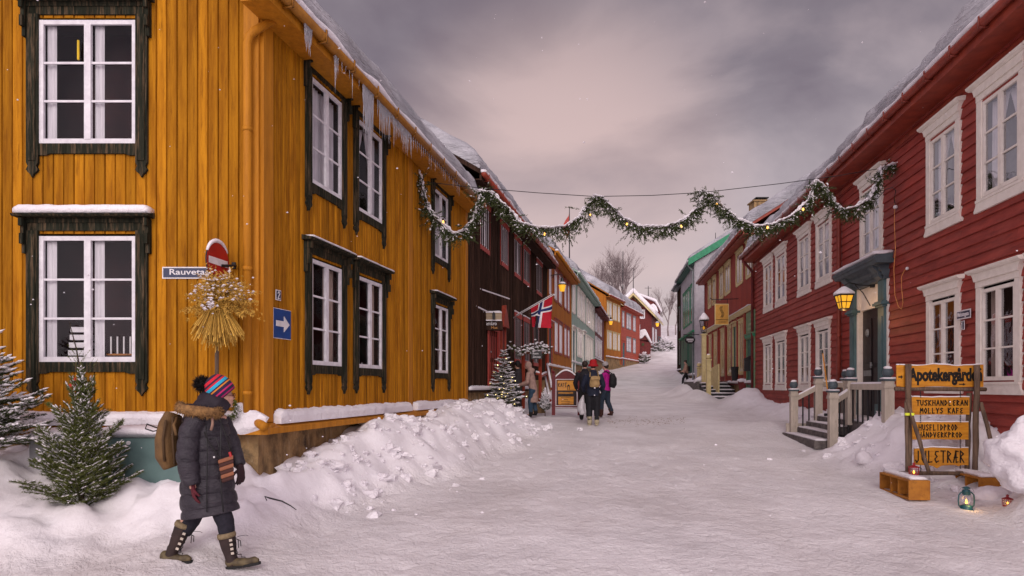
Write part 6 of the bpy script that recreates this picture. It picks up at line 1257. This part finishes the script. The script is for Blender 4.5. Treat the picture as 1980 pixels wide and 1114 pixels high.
g=G(); limb(g,[Wp(398,945,.06),Wp(370,1008,.08),Wp(355,1030,.07)],[.10,.072,.066],14,.03,1); limb(g,[Wp(410,945,-.06),Wp(436,1010,-.06),Wp(441,1045,-.06)],[.10,.074,.062],14,.03,2); blend('trousers',g,.011,M['trous'],wo_,1)
# coat
g=G(); ring=[(790,376,428,.13),(800,362,436,.15),(812,355,440,.165),(830,351,442,.175),(860,350,445,.18),(895,350,447,.18),(925,350,450,.185),(955,350,455,.19),(975,350,459,.195),(990,352,462,.20),(996,353,463,.20)]
pts_=[];rr=[]; y=790
while y<=995:
    r_=[a for a in ring if a[0]<=y][-1]; nx_=[a for a in ring if a[0]>y]; nx_=nx_[0] if nx_ else r_; t=0 if nx_==r_ else (y-r_[0])/(nx_[0]-r_[0]); l=r_[1]*(1-t)+nx_[1]*t; rt=r_[2]*(1-t)+nx_[2]*t; dp=r_[3]*(1-t)+nx_[3]*t
    ph=((y-790)%27)/27; q_=1-.085*(1-math.sin(PI*ph)**.4)
    pts_.append(Wp((l+rt)/2,y)); rr.append(((rt-l)/2*k_*q_,dp*q_)); y+=3
g.tube(pts_,rr,40,hint=(0,-1,0))
def sleeve(pts,rr,q=26):
    P_=[];Q_=[]; d=0
    for i in range(len(pts)-1):
        a,b_=Vector(pts[i]),Vector(pts[i+1]); n=max(2,int((b_-a).length/.012))
        for j in range(n): t=j/n; s=d+(b_-a).length*t; ph=(s%.10)/.10; P_.append(a.lerp(b_,t)); Q_.append((rr[i]*(1-t)+rr[i+1]*t)*(1-.10*(1-math.sin(PI*ph)**.5)))
        d+=(b_-a).length
    P_.append(Vector(pts[-1])); Q_.append(rr[-1]*.92); g.tube(P_,Q_,20)
sleeve([Wp(384,808,-.13),Wp(368,832,-.17),Wp(362,880,-.20),Wp(366,912,-.2),Wp(371,938,-.2)],[.085,.092,.092,.086,.07])
sleeve([Wp(428,810,.12),Wp(446,850,.17),Wp(456,880,.17),Wp(464,900,.14)],[.075,.075,.066,.055])
coat=blend('coat',g,.007,M['down'],wo_,1)
g=G(); g.tube([Wp(428,815,-.19),Wp(427,850,-.20),Wp(426,900,-.19),Wp(428,950,-.19),Wp(432,990,-.19)],[.006]*5,6); g.tube([Wp(398,820,-.2),Wp(401,870,-.205),Wp(400,930,-.2),Wp(400,990,-.21)],.005,6); g.tube([Wp(405,850,-.2),Wp(418,846,-.2),Wp(424,862,-.2),Wp(420,880,-.2)],.006,6); build('seam',g,M['blackp'],coat,smooth=True)
# collar, hood and fur trim
g=G(); g.tube([Wp(392,768,.0),Wp(404,776,-.03),Wp(420,786,-.03),Wp(436,797,.0)],[(.06,.07),(.09,.1),(.10,.11),(.07,.08)],14); g.ball(Wp(400,783,-.02),(.11,.12,.07),14,10); g.ball(Wp(366,790,-.02),(.10,.13,.045),14,8); blend('collar',g,.011,mat('black_plum_collar',(.020,.014,.022),.7,bump=.003,scale=(20,20,20)),wo_,1)
fc_=[Wp(350,782,-.02),Wp(349,790,-.10),Wp(362,793,-.19),Wp(382,795,-.22),Wp(402,797,-.21),Wp(418,798,-.17),Wp(424,795,-.10)]
M['fur']=mat('ginger_brown_fur',(.30,.165,.06),.9,(.13,.07,.03),scale=(25,25,25)); g=G(); g.tube(fc_,[.03,.042,.045,.045,.042,.038,.025],10); fur=build('fur_trim',g,M['fur'],wo_,smooth=True)
A=[];E=[]
for i in range(len(fc_)-1):
    for k in range(260): t_=NR.random(); p=fc_[i].lerp(fc_[i+1],t_); d=Vector(NR.normal(size=3)).normalized(); A.append(p+d*.032); E.append(p+d*(.052+.018*NR.random())+Vector((0,0,-.012)))
def hairs(A,E,w,m,par,nm):
    A=np.array(A);E=np.array(E); dv=E-A; s=np.cross(dv,NR.normal(size=dv.shape)); s/=np.linalg.norm(s,axis=1,keepdims=True)+1e-9; t=TR(); t.add(np.stack([A-s*w,A+s*w,E],1)); return buildT(nm,t,m,par)
hairs(A,E,.0035,M['fur'],fur,'fur_hairs')
# hat with bobble
m,n_,b__=newmat('striped_knit'); tt=n_.nodes.new('ShaderNodeTexCoord'); dt=n_.nodes.new('ShaderNodeVectorMath'); dt.operation='DOT_PRODUCT'
hax=Vector((.62,.25,-.74)).normalized(); hcen=Wp(424,751,.01); off=hcen-wo_.location
dt.inputs[1].default_value=tuple(hax); sb=n_.nodes.new('ShaderNodeVectorMath'); sb.operation='SUBTRACT'; sb.inputs[1].default_value=tuple(off); n_.links.new(tt.outputs['Object'],sb.inputs[0]); n_.links.new(sb.outputs[0],dt.inputs[0])
mr=n_.nodes.new('ShaderNodeMapRange'); mr.inputs['From Min'].default_value=-.125; mr.inputs['From Max'].default_value=.10; n_.links.new(dt.outputs['Value'],mr.inputs['Value']); rp=n_.nodes.new('ShaderNodeValToRGB'); rp.color_ramp.interpolation='CONSTANT'; e=rp.color_ramp.elements
cs=[(0,(.02,.01,.03)),(.10,(.55,.01,.03)),(.2,(.02,.012,.04)),(.27,(.5,.01,.03)),(.34,(.02,.35,.55)),(.46,(.02,.012,.05)),(.51,(.65,.22,.02)),(.56,(.025,.012,.05)),(.68,(.5,.015,.12)),(.74,(.02,.01,.045)),(.84,(.35,.012,.1)),(.9,(.02,.01,.04))]
e[0].position=0; e[0].color=(*cs[0][1],1); e[1].position=cs[1][0]; e[1].color=(*cs[1][1],1)
for p_,c_ in cs[2:]: x=e.new(p_); x.color=(*c_,1)
n_.links.new(mr.outputs[0],rp.inputs[0]); n_.links.new(rp.outputs[0],b__.inputs['Base Color']); b__.inputs['Roughness'].default_value=.9
wv=n_.nodes.new('ShaderNodeTexNoise'); wv.inputs['Scale'].default_value=160; n_.links.new(tt.outputs['Object'],wv.inputs['Vector']); bu=n_.nodes.new('ShaderNodeBump'); bu.inputs['Distance'].default_value=.003; n_.links.new(wv.outputs['Fac'],bu.inputs['Height']); n_.links.new(bu.outputs[0],b__.inputs['Normal'])
g=G(); n=24; prof=[(-.125,.02),(-.118,.055),(-.1,.08),(-.06,.105),(-.01,.116),(.04,.113),(.075,.105),(.085,.09)]; g.lathe((0,0,0),[(r,z) for z,r in prof],n); qt=Vector((0,0,1)).rotation_difference(hax); g.v=[tuple(hcen+qt@Vector(v)) for v in g.v]; hat=build('hat',g,m,wo_,smooth=True)
pc=Wp(391,743,-.02); M['bob']=mat('black_fur_bobble',(.010,.008,.008),.9); g=G(); g.ball(pc,.055,12,9); bb=build('bobble',g,M['bob'],hat,smooth=True); A=[];E=[]
for k in range(1500): d=Vector(NR.normal(size=3)).normalized(); A.append(pc+d*.045);E.append(pc+d*(.075+.022*NR.random())+Vector(NR.normal(size=3))*.006)
hairs(A,E,.003,M['bob'],bb,'bobble_fur')
# gloves
g=G(); hand(g,Wp(373,943,-.2),(.15,0,-1),(.6,.4,0),1.12,.55,thumb=1); gl=blend('glove',g,.0045,mat('wine_red_glove',(.10,.014,.022),.8),wo_,1)
g=G(); hand(g,Wp(465,905,.13),(.12,-.1,-1),(-.6,.3,0),1.15,.6); g.tube([Wp(461,896,.14),Wp(465,905,.13)],[.036,.034],8); blend('glove',g,.0045,mat('dark_plum_glove',(.035,.014,.018),.6),wo_,1)
# boots
M['bootd']=mat('brown_boot_shaft',(.040,.024,.022),.7,(.024,.015,.014),scale=(12,12,12),bump=.002); M['boott']=mat('olive_tan_boot_leather',(.13,.10,.05),.6,(.045,.032,.02),scale=(14,14,14),bump=.003); M['sole']=mat('black_rubber_sole',(.014,.014,.014),.7); M['cuff']=mat('shearling_cuff',(.25,.19,.11),.95,scale=(40,40,40),bump=.008)
def boot(top,ank,heel,ball_,toe,lab):
    top,ank,heel,ball_,toe=[Vector(v) for v in (top,ank,heel,ball_,toe)]
    f=(toe-heel).normalized(); up=f.cross(Vector((0,1,0)))*-1
    if up.z<0: up=-up
    sd=f.cross(up).normalized()
    g=G(); limb(g,[top,top.lerp(ank,.55),ank+up*.01],[(.074,.070),(.066,.062),(.05,.05)],14,.012,3); g.tube([ank+up*.03,ank.lerp(heel,.5)+f*.02,heel.lerp(ball_,.35)+up*.045],[.052,.052,.05],12); sh_=blend('boot',g,.008,M['bootd'],wo_,1); sh_['label']=lab
    g=G(); g.tube([heel-f*.02+up*.055,heel+f*.02+up*.05,heel.lerp(ball_,.45)+up*.052,ball_+up*.042,toe-f*.045+up*.034,toe-f*.012+up*.028],[(.024,.032),(.036,.052),(.036,.05),(.041,.038),(.039,.028),(.020,.016)],14,hint=tuple(sd)); g.ball(heel+up*.06+f*.012,(.044,.044,.05),12,8); blend('foot_leather',g,.006,M['boott'],sh_,2)
    g=G(); pr=[]
    for t_,w_ in ((-.035,.012),(-.02,.030),(.05,.038),(.13,.032),(.2,.043),(.24,.036),(.268,.016)): pr.append((t_,w_))
    L_=(toe-heel).length/.27; top_=[heel+f*t_*L_+sd*w_ for t_,w_ in pr]+[heel+f*t_*L_-sd*w_ for t_,w_ in pr[::-1]]; g.loops([p-up*.004 for p in top_],[p+up*.02 for p in top_]); build('sole',g,M['sole'],sh_,bevel=.004)
    g=G(); ax=(top-ank).normalized(); g.tube([top-ax*.025,top-ax*.005,top+ax*.018],[(.080,.076),(.084,.080),(.078,.074)],14); build('cuff',g,M['cuff'],sh_,smooth=True)
    fr_=(f-ax*f.dot(ax)).normalized(); vis=(fr_*.72+Vector((0,-1,0))*.7).normalized(); 
    for i in range(4): c=top.lerp(ank,.24+.2*i)+vis*(.072-.005*i); g=G(); s1=(Vector((0,-1,0)).cross(ax)).normalized(); g.hexa([c+s1*a*.013+ax*b_*.010+vis*q for q in (-.004,.006) for a,b_ in ((-1,-1),(1,-1),(1,1),(-1,1))]); build('lace_tab',g,M['beige'],sh_)
    g=G(); 
    zz=[top.lerp(ank,.2+.09*i)+fr_*.066+Vector((0,-1,0))*(.035 if i%2 else .005)+vis*.012 for i in range(9)]; g.tube(zz,.0045,5); z2=[ank+(ball_-ank)*(.1*i)+up*(.055-.002*i)+f*.03+sd*(.018 if i%2 else -.018) for i in range(8)]; g.tube(z2,.004,5)
    k0=zz[0]; g.tube([k0,k0+f*.05+up*.012,k0+f*.11+up*.01,k0+f*.13],.0022,5); g.tube([k0,k0+f*.03-up*.02,k0+f*.02-up*.09],.004,5); g.tube([k0,k0+f*.05-up*.03,k0+f*.045-up*.08],.004,5); build('lace',g,M['ink'],sh_)
boot(Wp(356,1014,.07),Wp(336,1064,.05),Wp(317,1088,.05),Wp(352,1091,.03),Wp(372,1088,.02),'trailing boot lifted on its toe'); boot(Wp(438,1034,-.06),Wp(446,1076,-.06),Wp(445,1099,-.06),Wp(482,1097,-.08),Wp(504,1090,-.10),'leading boot planted on its heel')
# backpack, strap, shoulder bag
bp=T('backpack','brown canvas backpack on the back of the woman in the striped hat','backpack',tuple(Wp(330,895,-.02))); g=G(); g.tube([Wp(336,800,.0),Wp(331,820,-.02),Wp(327,850,-.03),Wp(328,880,-.03),Wp(336,902,-.02)],[(.055,.12),(.085,.15),(.10,.16),(.10,.16),(.07,.13)],18,hint=(0,-1,0)); M['bpk']=mat('brown_waxed_canvas',(.17,.095,.035),.75,(.10,.055,.022),scale=(7,7,7),bump=.006); bd=blend('bag',g,.011,M['bpk'],bp,1)
g=G(); g.tube([Wp(321,812,-.18),Wp(315,850,-.19),Wp(318,892,-.18)],.012,6); g.tube([Wp(334,806,-.17),Wp(334,850,-.2),Wp(338,898,-.17)],.010,6); build('piping',g,mat('dark_canvas_trim',(.08,.045,.02),.8),bp,smooth=True); g=G(); g.tube([Wp(342,808,-.12),Wp(336,822,-.19),Wp(341,842,-.2)],.014,6)
build('strap',g,M['bpk'],bp,smooth=True); g=G(); g.tube([Wp(401,798,-.16),Wp(411,808,-.185),Wp(411,820,-.19),Wp(408,832,-.19)],.012,6); build('shoulder_strap',g,mat('pale_leather_strap',(.33,.2,.15),.7),bp,smooth=True)
g=G(); g.tube([Wp(322,832,-.1),Wp(300,826,-.08),Wp(284,820,-.05),Wp(281,829,-.05),Wp(296,834,-.06),Wp(320,829,-.1)],.006,6); build('loop_strap',g,M['ink'],bp,smooth=True)
hbg=T('shoulder_bag','small brown striped shoulder bag at the hip of the woman in the striped hat','handbag',tuple(Wp(437,935,-.2)))
rows=6; c0=[(421,890),(451,880)];c1=[(429,934),(453,926)]
for i in range(rows):
    t0_,t1_=i/rows,(i+1)/rows; l0=[c0[0][j]*(1-t0_)+c1[0][j]*t0_ for j in (0,1)]; l1=[c0[0][j]*(1-t1_)+c1[0][j]*t1_ for j in (0,1)]; r0=[c0[1][j]*(1-t0_)+c1[1][j]*t0_ for j in (0,1)]; r1=[c0[1][j]*(1-t1_)+c1[1][j]*t1_ for j in (0,1)]
    g=G(); d=.012 if i%2 else .018; A=[Wp(*l0,-.19-d),Wp(*r0,-.19-d),Wp(*r0,-.10),Wp(*l0,-.10)]; B_=[Wp(*l1,-.19-d),Wp(*r1,-.19-d),Wp(*r1,-.10),Wp(*l1,-.10)]; g.loops(A,B_); build('stripe',g,mat('rust_brown_stripe',(.27,.105,.055),.8) if i%2==0 else mat('black_brown_stripe',(.06,.022,.018),.8),hbg,bevel=.008)
g=G(); g.tube([Wp(424,886,-.2),Wp(412,868,-.2),Wp(402,852,-.2),Wp(395,835,-.21)],.006,6); g.tube([Wp(449,882,-.16),Wp(440,850,-.19),Wp(425,810,-.18)],.005,6); build('strap',g,M['ink'],hbg); g=G(); g.ball(Wp(414,884,-.205),.009,8,6); build('buckle',g,M['wenam'],hbg); g=G(); g.tube([Wp(444,874,-.2),Wp(447,884,-.2)],.012,8); build('tag',g,M['sred'],hbg)
g=G(); rng2=np.random.default_rng(3)
for yy,xa,xb in ((838,366,380),(866,356,372),(905,356,374),(930,362,378)): g.tube([Wp(xa,yy,-.285),Wp((xa+xb)/2,yy+3,-.30),Wp(xb,yy-1,-.285)],[.002,.006,.002],5)
# ------------------------------------------------------------ smaller figures
def figure(label,px,pyf,Y,H,face,coat,trou,bootc,hat=None,hatc=None,hem=.50,stride=.15,lean=0,hood=False,arms=((.12,.1),(.12,.1)),hair=True,bootm=None,qlt=0,hatstyle='knit',armbend=.15):
    base=P(px,pyf,Y); o=T('person',label,'person',tuple(base)); F=Vector((math.sin(R(face)),math.cos(R(face)),0)); S=Vector((F.y,-F.x,0)); U=Vector((0,0,1))
    def q(s,f,z): return base+S*s*H+F*(f+lean*max(0,z-.5)*2)*H+U*z*H
    hp=(q(-.055,0,.50),q(.055,0,.50)); kn=(q(-.055,stride*.45+.015,.28),q(.055,-stride*.25+.02,.28)); ak=(q(-.055,stride*.6,.045),q(.055,-stride*.75,.05 if stride<.05 else .07))
    g=G(); g.tube([q(0,0,.47),q(0,0,.56),q(0,0,.66),q(0,0,.78),q(0,0,.82)],[(.085*H,.06*H),(.078*H,.06*H),(.085*H,.062*H),(.10*H,.06*H),(.05*H,.04*H)],12,hint=tuple(F)); g.tube([q(0,0,.80),q(0,.012,.88)],.033*H,8)
    hd=q(0,.015,.93); g.ball(hd,(.046*H,.046*H,.062*H),12,9); g.tube([hd+F*.045*H,hd+F*.062*H-U*.012*H],[.008*H,.010*H],6); g.ball(hd+F*.03*H-U*.035*H,.03*H,8,6)
    el=[];wr_=[]
    for i,s in enumerate((-1,1)):
        sh=q(s*.105,0,.79); e_=q(s*(.125+arms[i][0]*.3),arms[i][1]*.5,.62); w__=q(s*(.115+arms[i][0]*.2),arms[i][1]+armbend*.4,.48+max(0,armbend)*.3); el.append((sh,e_,w__)); g.tube([sh,e_,w__],[.032*H,.026*H,.018*H],8)
        g.tube([hp[i],kn[i],ak[i]],[.055*H,.038*H,.024*H],8); g.tube([ak[i],ak[i]+F*.07*H-U*.025*H],[.026*H,.02*H],8)
    blend('body',g,.016,M['skin'],o,1)
    g=G()
    for i in (0,1): limb(g,[hp[i],kn[i],ak[i]+U*.03*H],[.065*H,.050*H,.038*H],10,.04,i)
    g.tube([q(0,0,.46),q(0,0,.56)],[(.09*H,.065*H),(.085*H,.065*H)],10,hint=tuple(F)); blend('trousers',g,.02,trou,o,1)
    g=G(); zz=[hem,(hem+.6)/2,.60,.70,.78,.82]; rs=[(.105,.085),(.10,.08),(.092,.072),(.10,.075),(.105,.068),(.06,.055)]
    if hem<.42: zz=[hem,.42]+zz[2:]; rs[0]=(.112,.09)
    P_=[];Q_=[]
    for i in range(len(zz)-1):
        for j in range(6):
            t_=j/6; z=zz[i]*(1-t_)+zz[i+1]*t_; w_=1-(.05*(1-abs(math.sin(z*H*26))**.5) if qlt else 0)+.02*mn.noise(Vector((z*20,px,0))); P_.append(q(0,0,z)); Q_.append(((rs[i][0]*(1-t_)+rs[i+1][0]*t_)*H*w_,(rs[i][1]*(1-t_)+rs[i+1][1]*t_)*H*w_))
    g.tube(P_,Q_,16,hint=tuple(F))
    for sh,e_,w__ in el: limb(g,[sh,e_,w__],[.044*H,.040*H,.030*H],10,.03,px)
    if hood: g.ball(hd-F*.012*H,(.066*H,.066*H,.078*H),12,9); g.ball(q(0,-.03,.84),(.07*H,.06*H,.05*H),10,7)
    else: g.ball(q(0,-.01,.835),(.06*H,.055*H,.03*H),10,7)
    blend('coat',g,.014,coat,o,2)
    for i,(sh,e_,w__) in enumerate(el): g=G(); d=(w__-e_).normalized(); hand(g,w__,d,S*(-1 if i else 1)+F*.2,H*.62,.5); blend('glove',g,.007,M['ink'],o,0)
    for i in (0,1):
        g=G(); a=ak[i]; tp=a.lerp(kn[i],.42 if bootm else .2); g.tube([tp,a,a+F*.02*H-U*.018*H],[.042*H,.036*H,.034*H],10); g.tube([a-F*.015*H-U*.025*H,a+F*.05*H-U*.027*H,a+F*.085*H-U*.030*H],[(.028*H,.024*H),(.03*H,.02*H),(.02*H,.014*H)],10,hint=tuple(U)); blend('boot',g,.009,bootm or M['ink'],o,1)
    if hair: g=G(); g.ball(hd-F*.012*H+U*.006*H,(.052*H,.050*H,.060*H),12,9); build('hair',g,M['hairb'],o,smooth=True)
    if hat:
        g=G()
        if hatstyle=='brim': g.lathe(hd+U*.012*H,[(.085*H,-.03*H),(.075*H,0),(.058*H,.012*H),(.056*H,.05*H),(.04*H,.078*H),(.01*H,.084*H)],16)
        else: g.lathe(hd+U*.005*H,[(.054*H,0),(.059*H,.012*H),(.058*H,.04*H),(.045*H,.068*H),(.02*H,.082*H),(.012*H,.084*H)],14)
        build('hat',g,hatc,o,smooth=True)
    return o,q,H
cm=lambda n,c,**k:mat(n,c,.75,scale=(12,12,12),bump=.003,**k)
o,q,H=figure('person walking away in a navy coat and red bell hat carrying a white bag',1147,823,17.9,1.70,6,cm('navy_coat',(.012,.016,.035)),cm('black_trousers',(.012,.012,.016)),None,'h',cm('red_felt_hat',(.36,.008,.012)),hem=.46,stride=.02,hatstyle='brim',bootm=cm('cream_felt_boot',(.42,.36,.24)),arms=((.10,.05),(.1,.02)))
bpk=T('backpack','tan canvas rucksack worn over the navy coat','backpack',tuple(q(0,-.12,.62))); g=G(); f_=Vector((math.sin(R(6)),math.cos(R(6)),0))
g.tube([q(.02,-.105,.60),q(.02,-.115,.64),q(.02,-.115,.72),q(.02,-.10,.755)],[(.075*H,.045*H),(.082*H,.055*H),(.07*H,.05*H),(.05*H,.03*H)],12,hint=tuple(f_)); M['tanb']=cm('tan_canvas',(.38,.25,.11)); blend('bag',g,.012,M['tanb'],bpk,1); g=G(); g.box(Ffront(q(.02,-.17,.7).y),q(.02,0,0).x-.075*H,q(.02,0,0).x+.065*H,-.02,.012,q(0,0,.705).z,q(0,0,.755).z); build('flap',g,M['tanb'],bpk,bevel=.01)
for s in (-.05,.08): g=G(); g.tube([q(s,-.09,.75),q(s*.9,-.03,.825),q(s*.8,.03,.81)],.016,6); build('strap',g,M['tanb'],bpk,smooth=True)
wb_=T('shopping_bag','bulging white plastic bag in the hand of the navy coated person','bag',tuple(q(-.2,.0,.18))); g=G(); g.tube([q(-.15,.05,.47),q(-.16,.05,.43),q(-.18,.04,.34),q(-.19,.03,.25),q(-.16,.03,.18),q(-.155,.03,.165)],[.015,(.06,.04),(.14,.09),(.15,.10),(.09,.07),.02],16); m_b=cm('white_plastic_bag',(.62,.60,.63),bscale=(9,9,3)) if 0 else mat('white_plastic_bag',(.62,.60,.63),.35,scale=(9,9,9),bump=.03,bscale=(14,14,4)); blend('bag',g,.012,m_b,wb_,1)
figure('person in dark clothes with black hair half hidden behind the navy coat',1131,812,19.0,1.66,4,cm('black_jacket',(.014,.013,.018)),cm('charcoal_trousers',(.014,.014,.016)),None,hem=.47,stride=.08)
o,q,H=figure('person in a magenta jacket and grey knitted beanie turned towards the others',1172,806,20.3,1.62,-62,cm('magenta_jacket',(.42,.008,.22)),cm('dark_jeans_b',(.018,.03,.05)),None,'h',cm('grey_beanie',(.36,.33,.33)),hem=.48,stride=.12,bootm=cm('brown_fur_boot',(.05,.018,.014)))
bk=T('backpack','black rucksack on the back of the magenta jacket','backpack',tuple(q(0,-.14,.6))); g=G(); g.tube([q(0,-.11,.54),q(0,-.13,.60),q(0,-.135,.70),q(0,-.115,.79)],[(.07*H,.05*H),(.09*H,.07*H),(.085*H,.065*H),(.05*H,.04*H)],12); M['blkb']=cm('black_nylon',(.012,.012,.014)); blend('bag',g,.012,M['blkb'],bk,1)
for s in (-.06,.06): g=G(); g.tube([q(s,-.09,.79),q(s,-.02,.835),q(s,.05,.80),q(s,.06,.70)],.018,6); build('strap',g,M['blkb'],bk,smooth=True)
o,q,H=figure('person bending forward in a beige pink quilted coat, hood up',1031,806,20.0,1.62,-75,cm('beige_quilted_coat',(.36,.235,.195)),cm('blue_jeans',(.03,.06,.10)),None,hem=.26,stride=.05,lean=.10,hood=True,hair=False,qlt=1,armbend=.3)
figure('person in a dark grey jacket mostly hidden behind the Christmas tree',1002,800,20.9,1.60,-60,cm('dark_grey_jacket',(.04,.035,.04)),cm('grey_trousers',(.03,.03,.035)),None,'h',cm('dark_hat',(.02,.018,.02)),hem=.42,stride=.04)
o,q,H=figure('person in a light tan jacket walking left at the far shop steps',1327,746,46,1.72,-88,cm('light_tan_jacket',(.46,.27,.20)),cm('black_trousers_b',(.010,.010,.012)),None,'h',cm('olive_cap',(.05,.04,.03)),hem=.47,stride=.26,lean=.02)
bk=T('backpack','small black rucksack on the tan jacket near the shop steps','backpack',tuple(q(0,.12,.62))); g=G(); g.tube([q(0,-.10,.57),q(0,-.12,.66),q(0,-.10,.77)],[(.06*H,.05*H),(.08*H,.06*H),(.05*H,.04*H)],10); blend('bag',g,.015,M['blkb'],bk,1)
o,q,H=figure('person in black standing with a rucksack behind the tan jacket',1341,737,48.5,1.66,20,cm('black_parka',(.012,.012,.014)),cm('black_trousers_c',(.010,.010,.012)),None,'h',cm('black_cap',(.01,.01,.012)),hem=.42,stride=.03)
bk=T('backpack','dark green rucksack worn by the person in black at the shop steps','backpack',tuple(q(0,-.14,.6))); g=G(); g.tube([q(0,-.10,.55),q(0,-.13,.64),q(0,-.10,.78)],[(.07*H,.05*H),(.09*H,.07*H),(.05*H,.04*H)],10); blend('bag',g,.015,cm('dark_green_nylon',(.02,.05,.035)),bk,1)
